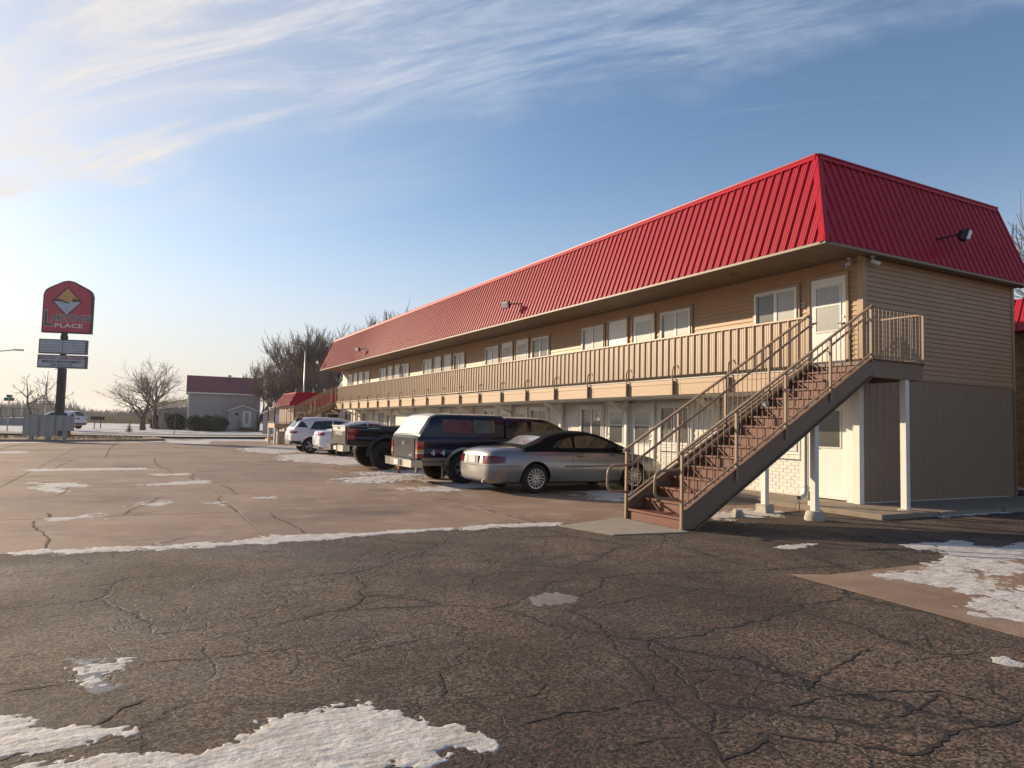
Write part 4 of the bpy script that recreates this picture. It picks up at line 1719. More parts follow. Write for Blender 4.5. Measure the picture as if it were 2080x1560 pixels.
for (x, y) in ((PL0 + .08, FY0 + .08), (PL1 - .08, FY0 + .08), (PL0 + .08, FY1 + 1.15), (PL1 - .08, FY1 + 1.15)):
    s = MB()
    s.box(x - .07, x + .07, y - .07, y + .07, 0, ZP_ - .281)
    s.build('support_post', M['white_paint'], fs)
s = MB()
s.box(PL0 + .25, PL0 + .65, FY0 + .3, FY0 + .7, 0, ZP_ - .5)
s.build('pier', M['footing'], fs)
for a, b_ in (((PL0, FY0), (PL1, FY0)), ((PL0, FY0), (PL0, FY1 + 1.25)), ((PL0, FY1 + 1.25), (PL1, FY1 + 1.25))):
    t = MB()
    t.bar((*a, ZP_ + .98), (*b_, ZP_ + .98), .05, .04)
    t.build('top_rail', M['rail'], fs)
    t = MB()
    t.bar((*a, ZP_ + .08), (*b_, ZP_ + .08), .03, .03)
    t.build('bottom_rail', M['rail'], fs)
    nn_ = 10
    for k in range(nn_ + 1):
        x, y = a[0] + (b_[0] - a[0]) * k / nn_, a[1] + (b_[1] - a[1]) * k / nn_
        if k in (0, nn_):
            t = MB()
            t.box(x - .025, x + .025, y - .025, y + .025, ZP_, ZP_ + .98)
            t.build('rail_post', M['rail'], fs)
        else:
            link('baluster', baluster(.9), fs, (x, y, ZP_ + .08))
n2_ = 7
r2, ru2 = ZP_ / n2_, .285
for yy in (FY1 + .07, FY1 + 1.2):
    xe = PL1 + n2_ * ru2
    s = MB()
    s.prism([(PL1, ZP_ + .04), (xe, .04), (xe - .3, 0), (PL1, ZP_ - .25)], yy - .02, yy + .02, 'xz')
    s.build('stringer', M['rail'], fs)
    t = MB()
    t.bar((PL1, yy, ZP_ + .95), (xe, yy, .95), .05, .04)
    t.build('top_rail', M['rail'], fs)
    for k in range(1, 18):
        x, z = PL1 + (xe - PL1) * k / 18, ZP_ * (1 - k / 18)
        link('baluster', baluster(.92), fs, (x, yy, z + .03))
for k in range(n2_):
    s = MB()
    s.box(PL1 + k * ru2, PL1 + (k + 1) * ru2 + .02, FY1 + .09, FY1 + 1.18, ZP_ - (k + 1) * r2 - .03, ZP_ - (k + 1) * r2 + (.001 if k < n2_ - 1 else .03))
    s.build('tread', M['tread'], fs)

# ------------------------------------------------------------------ low office block beyond
off = empty('office_block', (1, 44, 0), 'low tan block with dark red mansard roof beyond the far staircase', 'building')
OX0, OX1, OY0, OY1 = -2.9, 6.2, 41.4, 47.0
t = MB()
t.box(OX0, OX1, OY0, OY1, 0, 2.56)
ow = t.build('wall', M['metal_tan'], off)
pmo = panel_mesh(4, 0.022, (0, 0, 0), (1, 0, 0), (0, 0, 1), (0, -1, 0), 2.4, M['metal_tan'])
for k in range(10):
    link('wall_panel', pmo, ow, (OX0 + k * 4 * PER, OY0 - .004, .1))
e0, e1, z0, z1 = (OX0 - .4, OY0 - .4), (OX0 + .2, OY0 + .25), 2.54, 3.46
t = MB()
ey1 = OY1 + .4
P_ = [(e0[0], e0[1], z0), (OX1 + .4, e0[1], z0), (OX1 + .4, e1[1], z1), (e1[0], e1[1], z1), (e0[0], ey1, z0), (e1[0], ey1 - .65, z1), (OX1 + .4, ey1, z0), (OX1 + .4, ey1 - .65, z1)]
t.add(P_, [(0, 1, 2, 3), (4, 0, 3, 5), (3, 2, 7, 5), (6, 4, 5, 7), (1, 6, 7, 2), (0, 4, 6, 1)])
orf = t.build('roof', M['red_roof'], off)
t = MB()
t.bar(P_[3], P_[5], .08, .06)
t.bar(P_[3], P_[2], .08, .06)
t.bar(P_[0], P_[3], .07, .07)
t.build('roof_trim', M['red_trim'], orf)
for k in range(28):
    y = e0[1] + .25 + k * .229
    if y > ey1 - .2:
        break
    f_ = max(0.0, min(1.0, (y - e0[1]) / .65, (ey1 - y) / .65))
    t = MB()
    a_ = Vector((e0[0] - .01, y, z0))
    b2 = Vector((e0[0] + .6 * f_ - .01, y, z0 + (z1 - z0) * f_))
    t.bar(a_, b2, .03, .03)
    t.build('roof_rib', M['red_roof'], orf)
for k in range(38):
    x = e0[0] + .25 + k * .245
    f_ = max(0.0, min(1.0, (x - e0[0]) / .6))
    t = MB()
    t.bar((x, e0[1] - .01, z0), (x, e0[1] + .65 * f_ - .01, z0 + (z1 - z0) * f_), .03, .03)
    t.build('roof_rib', M['red_roof'], orf)
for (x0, x1, zz0, zz1, nm, mt) in ((-1.9, -1.1, .1, 2.1, 'door', 'door_white'), (-.6, .2, 1.0, 2.0, 'window', 'curtain_dark'), (-2.65, -2.2, 1.0, 2.0, 'window', 'curtain_dark')):
    t = MB()
    t.box(x0, x1, OY0 - .06, OY0 - .028, zz0, zz1)
    d = t.build(nm, M[mt], ow)
    t = MB()
    for (a_, b_, c_, e_) in ((x0 - .07, x0, zz0, zz1 + .07), (x1, x1 + .07, zz0, zz1 + .07), (x0, x1, zz1, zz1 + .07)):
        t.box(a_, b_, OY0 - .075, OY0 - .027, c_, e_)
    t.build('frame', M['white_paint'], d)

# ------------------------------------------------------------------ vehicles


def car_paint(name, col, metal=0.0, rough=0.35, dirt=None, dlev=.55):
    ct = 0.3 if max(col) < .05 else 0.8
    m = mat(name, col, rough, metal, coat=ct, var=0.03, vscale=1.5, dirt=dirt, dscale=2.2, spec=.35 if ct < .5 else .5)
    return m


car_paint('silver_paint', (0.25, 0.25, 0.245), 0.5, 0.32, (0.20, 0.185, 0.165, .54, .4))
car_paint('blue_paint', (0.006, 0.008, 0.022), 0.2, 0.25, (0.04, 0.036, 0.036, .60, .2))
car_paint('black_paint', (0.004, 0.006, 0.010), 0.1, 0.22, (0.04, 0.034, 0.03, .62, .2))
car_paint('pearl_paint', (0.66, 0.66, 0.68), 0.1, 0.35, (0.40, 0.37, 0.34, .55, .4))
car_paint('white_car_paint', (0.68, 0.69, 0.72), 0.1, 0.35, (0.42, 0.39, 0.36, .55, .4))
car_paint('pewter_paint', (0.27, 0.24, 0.20), 0.4, 0.4, (0.20, 0.165, 0.13, .5, .6))
mat('soft_top', (0.006, 0.006, 0.0065), 0.95, spec=0.15, bump=0.3, bscale=120, bdist=.003)
mat('car_glass', (0.008, 0.009, 0.010), 0.03, spec=0.6)
mat('car_glass_light', (0.030, 0.034, 0.030), 0.04, spec=0.6, var=.7, vscale=4)
mat('sky_reflection_glass', (0.34, 0.36, 0.38), 0.12, spec=1.0, coat=.8)  # pale base colour stands in for sky reflected in the convertible's rear window
mat('glass_red', (0.12, 0.018, 0.014), 0.10, spec=.3, var=.6, vscale=3.5)
mat('frost', (0.74, 0.71, 0.66), 0.35, var=.06, vscale=6, coat=.5, bump=.25, bscale=35, bdist=.004)
mat('tyre', (0.016, 0.015, 0.015), 0.8, dirt=(0.07, 0.06, 0.05, .52, .7), dscale=8)
mat('wheel_well', (0.006, 0.006, 0.006), 0.9)
mat('alloy', (0.52, 0.51, 0.49), 0.3, metal=.75)
mat('black_alloy', (0.012, 0.012, 0.013), 0.3, metal=.3, coat=.5)
mat('chrome', (0.62, 0.60, 0.57), 0.16, metal=.95, dirt=(0.45, 0.41, 0.36, .5, .8), dscale=9)
mat('red_lens', (0.33, 0.010, 0.012), 0.12, coat=.6)
mat('dark_red_lens', (0.14, 0.008, 0.012), 0.14, coat=.6)
mat('amber_lens', (0.62, 0.22, 0.02), 0.15, coat=.6)
mat('clear_lens', (0.60, 0.58, 0.55), 0.12, coat=.6)
mat('plate', (0.62, 0.62, 0.60), 0.4, var=.12, vscale=30)
mat('black_plastic', (0.018, 0.018, 0.018), 0.55)
mat('interior', (0.025, 0.024, 0.022), 0.8)
mat('decal_silver', (0.55, 0.55, 0.54), 0.35)
mat('decal_red', (0.5, 0.03, 0.03), 0.4)
mat('moulding', (0.10, 0.095, 0.085), 0.4)
mat('gate_sunlit_black', (0.040, 0.034, 0.029), 0.65, spec=.15, dirt=(0.12, 0.10, 0.085, .55, .5), dscale=4)  # black tailgate with its sunlit bronze tone put into the colour, plus dirt
mat('rust', (0.20, 0.07, 0.03), 0.9)


def pchip(xs, ys):
    xs, ys = np.array(xs, float), np.array(ys, float)
    h, d = np.diff(xs), np.diff(ys) / np.diff(xs)
    m = np.zeros(len(xs))
    m[0], m[-1] = d[0], d[-1]
    for i in range(1, len(xs) - 1):
        if d[i - 1] * d[i] > 0:
            w1, w2 = 2 * h[i] + h[i - 1], h[i] + 2 * h[i - 1]
            m[i] = (w1 + w2) / (w1 / d[i - 1] + w2 / d[i])

    def f(x):
        x = min(max(x, xs[0]), xs[-1])
        i = min(max(int(np.searchsorted(xs, x) - 1), 0), len(xs) - 2)
        t = (x - xs[i]) / h[i]
        return float((2 * t**3 - 3 * t**2 + 1) * ys[i] + (t**3 - 2 * t**2 + t) * h[i] * m[i] + (-2 * t**3 + 3 * t**2) * ys[i + 1] + (t**3 - t**2) * h[i] * m[i + 1])
    return f


CARSEC = [(0, 0), (.80, 0), (.93, .05), (.985, .22), (1.0, .46), (.99, .66), (.965, .84), (.92, .95), (.80, .995), (.45, 1.012), (0, 1.02)]
ROUNDSEC = [(0, 0), (.74, 0), (.90, .06), (.972, .22), (1.0, .42), (.985, .60), (.95, .76), (.89, .88), (.77, .955), (.42, 1.0), (0, 1.012)]
TRUCKSEC = [(0, 0), (.90, 0), (.975, .04), (.995, .22), (1.0, .40), (.993, .43), (.993, .62), (1.0, .66), (.992, .90), (.975, .97), (.94, 1.0), (.5, 1.0), (0, 1.0)]


class Body:
    def __init__(self, st, sec):
        st = np.array(st, float)
        self.x0, self.x1 = st[0, 0], st[-1, 0]
        self.zb, self.zt, self.w = pchip(st[:, 0], st[:, 1]), pchip(st[:, 0], st[:, 2]), pchip(st[:, 0], st[:, 3])
        self.sec = sec

    def section(self, x):
        zb, zt, w = self.zb(x), self.zt(x), self.w(x)
        return [(a * w, zb + b_ * (zt - zb)) for a, b_ in self.sec]

    def side_y(self, x, z):
        s = self.section(x)
        pts = s[1:-2]
        if z <= pts[0][1]:
            return pts[0][0]
        for (y0, z0), (y1, z1) in zip(pts, pts[1:]):
            if z <= z1:
                t = (z - z0) / max(z1 - z0, 1e-6)
                return y0 + (y1 - y0) * t
        return pts[-1][0]

    def loft(self, mb, n=72):
        xs = [self.x0 + (self.x1 - self.x0) * (0.5 - 0.5 * math.cos(math.pi * k / n)) for k in range(n + 1)]
        V_, F_ = [], []
        for x in xs:
            s = self.section(x)
            ring = [(x, -y, z) for y, z in s] + [(x, y, z) for y, z in s[-2:0:-1]]
            m = len(ring)
            V_ += ring
        for i in range(len(xs) - 1):
            for k in range(m):
                F_.append((i * m + k, i * m + (k + 1) % m, (i + 1) * m + (k + 1) % m, (i + 1) * m + k))
        F_.append(tuple(range(m)))
        F_.append(tuple((len(xs) - 1) * m + k for k in range(m))[::-1])
        mb.add(V_, F_)

    def outline(self, z, n=90):
        """plan outline at height z from the rear centreline along the right (-y) side"""
        P = [(self.x0, 0.0), (self.x0, self.side_y(self.x0, z) * .5)]
        for k in range(n + 1):
            x = self.x0 + (self.x1 - self.x0) * (0.5 - 0.5 * math.cos(math.pi * k / n))
            P.append((x, self.side_y(x, z)))
        return P

    def at(self, s, z, eps, side=-1):
        P = self.outline(z)
        acc = 0.0
        for (xa, ya), (xb, yb) in zip(P, P[1:]):
            L = math.hypot(xb - xa, yb - ya)
            if acc + L >= s and L > 1e-9:
                t = (s - acc) / L
                x, y = xa + (xb - xa) * t, ya + (yb - ya) * t
                nx, ny = -(yb - ya) / L, (xb - xa) / L
                return (x + nx * eps, side * (y + ny * eps), z)
            acc += L
        return (P[-1][0], side * P[-1][1], z)

    def s_of(self, x, z):
        P = self.outline(z)
        acc = 0.0
        for (xa, ya), (xb, yb) in zip(P, P[1:]):
            L = math.hypot(xb - xa, yb - ya)
            if xb >= x and xb > xa:
                return acc + L * (x - xa) / max(xb - xa, 1e-9)
            acc += L
        return acc

    def patch(self, s0, s1, z0, z1, eps=.006, side=-1, ns=10, nz=3, taper=0.0, shear=0.0, thick=.012):
        """a skin patch that follows the body; taper narrows z at s1, shear shifts s with z"""
        mb = MB()
        rows = []
        for j in range(nz + 1):
            for i in range(ns + 1):
                u, v = i / ns, j / nz
                zz0, zz1 = z0 + taper * u * (z1 - z0) * .5, z1 - taper * u * (z1 - z0) * .5
                z = zz0 + (zz1 - zz0) * v
                rows.append(self.at(s0 + (s1 - s0) * u + shear * v, z, eps, side))
        inner = []
        for j in range(nz + 1):
            for i in range(ns + 1):
                u, v = i / ns, j / nz
                zz0, zz1 = z0 + taper * u * (z1 - z0) * .5, z1 - taper * u * (z1 - z0) * .5
                z = zz0 + (zz1 - zz0) * v
                inner.append(self.at(s0 + (s1 - s0) * u + shear * v, z, eps - thick, side))
        n = ns + 1
        F_ = [(j * n + i, j * n + i + 1, (j + 1) * n + i + 1, (j + 1) * n + i) for j in range(nz) for i in range(ns)]
        off = len(rows)
        for i in range(ns):
            F_.append((i, i + 1, off + i + 1, off + i))
            a = nz * n
            F_.append((a + i, a + i + 1, off + a + i + 1, off + a + i))
        for j in range(nz):
            F_.append((j * n, (j + 1) * n, off + (j + 1) * n, off + j * n))
            F_.append((j * n + ns, (j + 1) * n + ns, off + (j + 1) * n + ns, off + j * n + ns))
        mb.add(rows + inner, F_)
        return mb


class Cabin:
    def __init__(self, prof, z0, wb, k, inset=.07, crown=.03):
        p = np.array(prof, float)
        self.x0, self.x1 = p[0, 0], p[-1, 0]
        self.zr = pchip(p[:, 0], p[:, 1])
        self.z0, self.wb, self.k, self.inset, self.crown = z0, wb, k, inset, crown

    def half(self, x):
        d = max(self.zr(x) - self.z0, .002)
        i = min(self.inset, d * .8)
        wt = self.wb - self.k * d
        return [(self.wb, self.z0 - .06), (self.wb - self.k * .45 * d, self.z0 + .45 * d), (self.wb - self.k * .86 * d, self.z0 + .86 * d), (wt - i * .45, self.z0 + .965 * d), (wt - i, self.z0 + d), (wt * .5, self.z0 + d + self.crown * .75), (0, self.z0 + d + self.crown)]

    def loft(self, mb, n=44):
        xs = [self.x0 + (self.x1 - self.x0) * k / n for k in range(n + 1)]
        V_, F_ = [], []
        for x in xs:
            s = self.half(x)
            ring = [(x, -y, z) for y, z in s] + [(x, y, z) for y, z in s[-2::-1]]
            m = len(ring)
            V_ += ring
        for i in range(n):
            for k in range(m):
                F_.append((i * m + k, i * m + (k + 1) % m, (i + 1) * m + (k + 1) % m, (i + 1) * m + k))
        F_.append(tuple(range(m)))
        F_.append(tuple(n * m + k for k in range(m))[::-1])
        mb.add(V_, F_)

    def top_patch(self, xa, xb, frac, eps=.006, n=8):
        mb = MB()
        V_ = []
        for i in range(n + 1):
            x = xa + (xb - xa) * i / n
            d = max(self.zr(x) - self.z0, .002)
            wt = (self.wb - self.k * d - min(self.inset, d * .8)) * frac
            dz = (self.zr(x + .01) - self.zr(x - .01)) / .02
            L = math.hypot(1, dz)
            for j in range(n + 1):
                s = -1 + 2 * j / n
                V_.append((x - dz / L * eps, s * wt, self.z0 + d + self.crown * (1 - (abs(s) * frac)**1.6) + eps / L))
        m = n + 1
        F_ = [(i * m + j, (i + 1) * m + j, (i + 1) * m + j + 1, i * m + j + 1) for i in range(n) for j in range(n)]
        mb.add(V_, F_)
        return mb

    def side_pane(self, poly, side=-1, eps=.006, thick=.01):
        mb = MB()

        def P(x, z, e):
            return (x, side * (self.wb - self.k * (z - self.z0) + e), z)
        n = len(poly)
        V_ = [P(x, z, eps) for x, z in poly] + [P(x, z, eps - thick) for x, z in poly]
        F_ = [tuple(range(n)), tuple(range(n, 2 * n))[::-1]] + [(i, (i + 1) % n, n + (i + 1) % n, n + i) for i in range(n)]
        mb.add(V_, F_)
        return mb


def round_poly(P, r=.04, n=4):
    out = []
    m = len(P)
    for i in range(m):
        a, b_, c = Vector((*P[i - 1], 0)), Vector((*P[i], 0)), Vector((*P[(i + 1) % m], 0))
        d1, d2 = a - b_, c - b_
        q = min(r, d1.length * .4, d2.length * .4)
        s, e = b_ + d1.normalized() * q, b_ + d2.normalized() * q
        for k in range(n + 1):
            t = k / n
            p = s * (1 - t)**2 + b_ * 2 * t * (1 - t) + e * t * t
            out.append((p.x, p.y))
    return out


def cut_arches(me, axles, r, w, z, mats):
    ob = bpy.data.objects.new('tmp_body', me)
    COL.objects.link(ob)
    cutters = []
    for ax in axles:
        for sd_ in (-1, 1):
            c = MB()
            y0, y1 = sd_ * (w - .34), sd_ * (w + .3)
            c.lathe([(r, min(y0, y1)), (r, max(y0, y1))], 'y', 36, (ax, 0, z))
            cm = c.mesh('cut', M['wheel_well'])
            co = bpy.data.objects.new('tmp_cut', cm)
            COL.objects.link(co)
            md = ob.modifiers.new('b', 'BOOLEAN')
            md.operation = 'DIFFERENCE'
            md.object = co
            md.solver = 'EXACT'
            md.material_mode = 'TRANSFER'
            cutters.append(co)
    bpy.context.view_layer.update()
    dg = bpy.context.evaluated_depsgraph_get()
    out = bpy.data.meshes.new_from_object(ob.evaluated_get(dg))
    bpy.data.objects.remove(ob)
    for c in cutters:
        bpy.data.objects.remove(c)
    out.polygons.foreach_set('use_smooth', [True] * len(out.polygons))
    sharp_by_angle(out, 38)
    return out


def make_wheel(root, x, y, r, width, style, side, rim_r, rim_mat):
    """side -1: outer face towards -y"""
    t = MB()
    h = width / 2
    t.lathe([(rim_r, -h + .01), (r * .86, -h), (r - .03, -h + .008), (r, -h + .04), (r, h - .04), (r - .03, h - .008), (r * .86, h), (rim_r, h - .01)], 'y', 40, closed=True)
    if style == 'lug':
        for k in range(22):
            a = 2 * math.pi * k / 22
            for sy in (-1, 1):
                c = Vector((math.cos(a) * (r - .004), sy * (h - .035), math.sin(a) * (r - .004)))
                d = Vector((-math.sin(a), 0, math.cos(a)))
                t.bar(c - d * .028, c + d * .028, .075, .03, (math.cos(a), 0, math.sin(a)))
    wo = empty('wheel', (x, y, r))
    wo.parent = root
    wo.rotation_euler = (0, random.uniform(0, 1), 0 if side < 0 else math.pi)
    to = t.build('tyre', M['tyre'], wo, local=True, angle=50)
    ri = MB()
    ri.cur = 1
    ri.lathe([(rim_r * .97, -h + .085), (0.02, -h + .095)], 'y', 28)
    ri.cur = 0
    ri.lathe([(rim_r, -h + .012), (rim_r * .99, -h + .004), (rim_r * .93, -h + .006), (rim_r * .91, -h + .03), (rim_r * .97, -h + .09), (rim_r, -h + .09)], 'y', 40, closed=True)
    ns, sw = {'multi': (15, .021), 'six': (6, .085), 'five': (5, .07), 'ten': (10, .035), 'lug': (8, .05)}[style]
    for k in range(ns):
        a = 2 * math.pi * k / ns
        d = Vector((math.cos(a), 0, math.sin(a)))
        p0, p1 = d * (rim_r * .18) + Vector((0, -h + .022, 0)), d * (rim_r * .94) + Vector((0, -h + .022, 0))
        ri.bar(p0, p1, .03, sw, (-math.sin(a), 0, math.cos(a)))
    ri.lathe([(rim_r * .24, -h + .05), (rim_r * .24, -h + .012), (rim_r * .17, -h + .004), (.004, -h + .002)], 'y', 18)
    rim = ri.build('rim', [M[rim_mat], M['wheel_well']], wo, local=True, angle=40)
    if style in ('multi', 'six'):
        for k in range(5 if style == 'multi' else 6):
            a = 2 * math.pi * k / (5 if style == 'multi' else 6) + .3
            ln = MB()
            ln.lathe([(.010, -h - .002), (.010, -h + .02)], 'y', 6, (math.cos(a) * rim_r * .2, 0, math.sin(a) * rim_r * .2))
            ri_ = ln.build('lug_nut', M['black_metal'], wo, local=True)
    return wo


def vehicle(name, label, cat, loc, rz, body, paint, axles, wheel, arch, group='cars parked along the facade', cabs=(), w_y=None):
    root = empty(name, loc, label, cat, group, rz)
    mb = MB()
    body.loft(mb)
    me = mb.mesh('body', [M[paint], M['wheel_well']], True)
    r, width, style, rim_r, rim_mat = wheel
    wm = max(body.w(a) for a in axles)
    me = cut_arches(me, axles, arch, wm, r, None)
    bo = link('body', me, root)
    yy = (w_y or wm) - width / 2 - .012
    for a in axles:
        make_wheel(root, a, -yy, r, width, style, -1, rim_r, rim_mat)
        make_wheel(root, a, yy, r, width, style, 1, rim_r, rim_mat)
    ax = MB()
    for a in axles:
        ax.tube([(a, -yy + .08, r), (a, yy - .08, r)], .05, 8)
    ax.lathe([(.02, -.16), (.13, -.1), (.13, .1), (.02, .16)], 'x', 10, (axles[0], 0, r))
    ax.box(axles[0], axles[1], -.42, -.34, r + .02, r + .12)
    ax.box(axles[0], axles[1], .34, .42, r + .02, r + .12)
    ax.build('chassis', M['black_metal'], root, local=True)
    return root, bo


def put(mb, name, mat_, parent, smooth=False, angle=None):
    return mb.build(name, M[mat_] if isinstance(mat_, str) else mat_, parent, smooth=smooth, local=True, angle=angle)


def seam(body, x, z0, z1, root, name='door_seam', lean=0.0, w=.008):
    m = MB()
    n = 10
    pts = []
    for k in range(n + 1):
        z = z0 + (z1 - z0) * k / n
        xx = x + lean * (k / n)
        pts.append((xx, z))
    for side in (-1, 1):
        m2 = MB()
        V_ = []
        for xx, z in pts:
            y = body.side_y(xx, z) + .0025
            V_ += [(xx - w / 2, side * y, z), (xx + w / 2, side * y, z)]
        m2.add(V_, [(2 * k, 2 * k + 1, 2 * k + 3, 2 * k + 2) for k in range(n)])
        put(m2, name, 'dark_gasket', root)


def handle(body, x, z, root, mat_='black_plastic', L=.19):
    for side in (-1, 1):
        m = MB()
        y = side * (body.side_y(x, z) + .006)
        o = side * .03
        m.tube(rounded([(x - L / 2, y, z), (x - L / 2 + .02, y + o, z + .005), (x + L / 2 - .02, y + o, z + .005), (x + L / 2, y, z)], .02, 3), .014, 7)
        put(m, 'door_handle', mat_, root, smooth=True)


def mirror(x, y, z, root, paint, s=1.0):
    for side in (-1, 1):
        m = MB()
        P = []
        for t, wx, wz in ((0, .05, .04), (.06, .07, .075), (.15, .065, .07), (.19, .035, .04)):
            P.append([(x + dx * wx * s, side * (y + t * s), z + dz * wz * s) for dx, dz in ((-1, -1), (1, -.8), (1, .8), (-1, 1))])
        V_ = [p for r_ in P for p in r_]
        F_ = [(3, 2, 1, 0), (12, 13, 14, 15)]
        for i in range(3):
            for q in range(4):
                F_.append((i * 4 + q, i * 4 + (q + 1) % 4, i * 4 + 4 + (q + 1) % 4, i * 4 + 4 + q))
        m.add(V_, F_)
        put(m, 'mirror', paint, root)


def rear_text(txt, size, xscale, root, mat_, x, y, z, tilt=0.0, bold=0.0):
    me = text_mesh(txt, size, .003, bold, xscale)
    me.materials.append(M[mat_])
    o = link('lettering', me, root)
    o.location = (x, y, z)
    o.rotation_euler = (math.radians(90) - tilt, 0, math.radians(-90))
    return o


# ---- silver convertible
B = Body([(-2.46, .34, .64, .56), (-2.43, .27, .81, .67), (-2.33, .22, .93, .765), (-2.05, .20, .975, .84), (-1.36, .20, .985, .885), (-.4, .19, .965, .89), (.5, .19, .945, .885), (1.0, .19, .92, .88), (1.36, .20, .88, .875), (1.95, .22, .80, .835),
          (2.28, .26, .70, .74), (2.44, .32, .60, .58), (2.50, .38, .52, .42)], ROUNDSEC)
sebring, bo = vehicle('convertible_car', 'silver convertible with black soft top and many-spoke wheels beside the staircase', 'car', (-3.64, 5.12, 0), math.radians(2.0), B, 'silver_paint', (-1.36, 1.36), (.315, .205, 'multi', .215, 'alloy'), .375)
Cb = Cabin([(-1.62, .975), (-1.28, 1.09), (-.88, 1.245), (-.4, 1.32), (.1, 1.33), (.5, 1.265), (.85, 1.13), (1.28, .935)], .95, .79, .36, .10)
m = MB(); Cb.loft(m); cb = put(m, 'soft_top', 'soft_top', sebring, angle=50)
put(Cb.top_patch(.42, 1.2, .93), 'windshield', 'car_glass', sebring, smooth=True)
put(Cb.top_patch(-1.50, -1.02, .80), 'rear_window', 'sky_reflection_glass', sebring, smooth=True)
for sd_ in (-1, 1):
    put(Cb.side_pane(round_poly([(-.30, .975), (-.28, 1.225), (.12, 1.26), (.42, 1.21), (.96, 1.0), (1.0, .975)], .03), sd_), 'front_window', 'car_glass_light', sebring)
    put(Cb.side_pane(round_poly([(-.92, .975), (-.70, 1.14), (-.42, 1.205), (-.36, 1.21), (-.36, .975)], .03), sd_), 'quarter_window', 'car_glass', sebring)
    put(B.patch(.46, 1.02, .62, .81, .010, sd_, 16, 4, .30, .0), 'tail_light', 'dark_red_lens', sebring)
    put(B.patch(B.s_of(-.62, .55), B.s_of(1.02, .55), .555, .59, .012, sd_, 16, 2), 'side_moulding', 'moulding', sebring)
    put(B.patch(0, B.s_of(-1.72, .66), 0.575, .588, .0025, sd_, 18, 1, 0, 0, .004), 'bumper_seam', 'dark_gasket', sebring)
    put(B.patch(B.s_of(1.95, .6), B.s_of(2.36, .6), .56, .68, .006, sd_, 8, 3, .3), 'headlight', 'clear_lens', sebring)
seam(B, -.38, .28, .95, sebring, lean=-.02)
seam(B, 1.10, .30, .90, sebring, lean=-.06)
handle(B, -.16, .80, sebring, 'silver_paint')
mirror(.88, .80, .99, sebring, 'black_plastic', .9)
m = MB(); m.box(-2.475, -2.44, -.26, .26, .62, .80); put(m, 'plate_recess', 'silver_paint', sebring)
m = MB(); m.box(-2.484, -2.476, -.155, .155, .63, .785); put(m, 'licence_plate', 'plate', sebring)
m = MB(); m.tube([(-1.62, -.80, .97), (-1.66, -.80, 1.12)], .004, 5); put(m, 'antenna', 'black_metal', sebring)
m = MB(); m.tube([(-2.3, -.45, .26), (-2.46, -.45, .25)], .03, 10); put(m, 'tailpipe', 'steel', sebring)

# ---- blue pickup with a topper
B = Body([(-3.02, 0.611, 1.138, 0.95), (-2.97, 0.576, 1.172, 0.975), (-2.6, 0.559, 1.181, 0.99), (-1.8, 0.525, 1.181, 0.995), (0, 0.473, 1.181, 0.995), (1, 0.473, 1.164, 0.99), (1.75, 0.49, 1.112, 0.985), (2.45, 0.525, 1.026, 0.94), (2.68, 0.576, 0.94, 0.85), (2.72, 0.611, 0.88, 0.8)], TRUCKSEC)
gmc, bo = vehicle('pickup_truck', 'dark blue pickup with matching topper, frosted rear glass and lower tan trim', 'pickup', (-3.70, 7.74, 0), 0.0, B, 'blue_paint', (-1.82, 1.82), (.39, .26, 'six', .225, 'alloy'), .47)
Tp = Cabin([(-2.99, 1.19), (-2.82, 1.439), (-2.66, 1.663), (-2.5, 1.723), (-2.1, 1.74), (-0.72, 1.74)], 1.168, .955, .13, .10)
m = MB(); Tp.loft(m); put(m, 'topper', 'blue_paint', gmc, angle=45)
Cab = Cabin([(-0.66, 1.68), (-0.45, 1.701), (0.45, 1.697), (0.8, 1.611), (1.18, 1.387), (1.58, 1.147)], 1.155, .955, .24, .12)
m = MB(); Cab.loft(m); put(m, 'cab', 'blue_paint', gmc, angle=45)
put(Tp.top_patch(-2.975, -2.62, .96, .012), 'rear_glass', 'frost', gmc, smooth=True)
put(Tp.top_patch(-2.60, -2.44, .96, .010), 'roof_frost', 'frost', gmc, smooth=True)
put(Cab.top_patch(.66, 1.5, .92), 'windshield', 'car_glass', gmc, smooth=True)
put(Cab.top_patch(-.4, .4, .9, .008), 'roof_frost', 'frost', gmc, smooth=True)
put(Tp.top_patch(-2.3, -.8, .95, .008), 'roof_frost', 'frost', gmc, smooth=True)
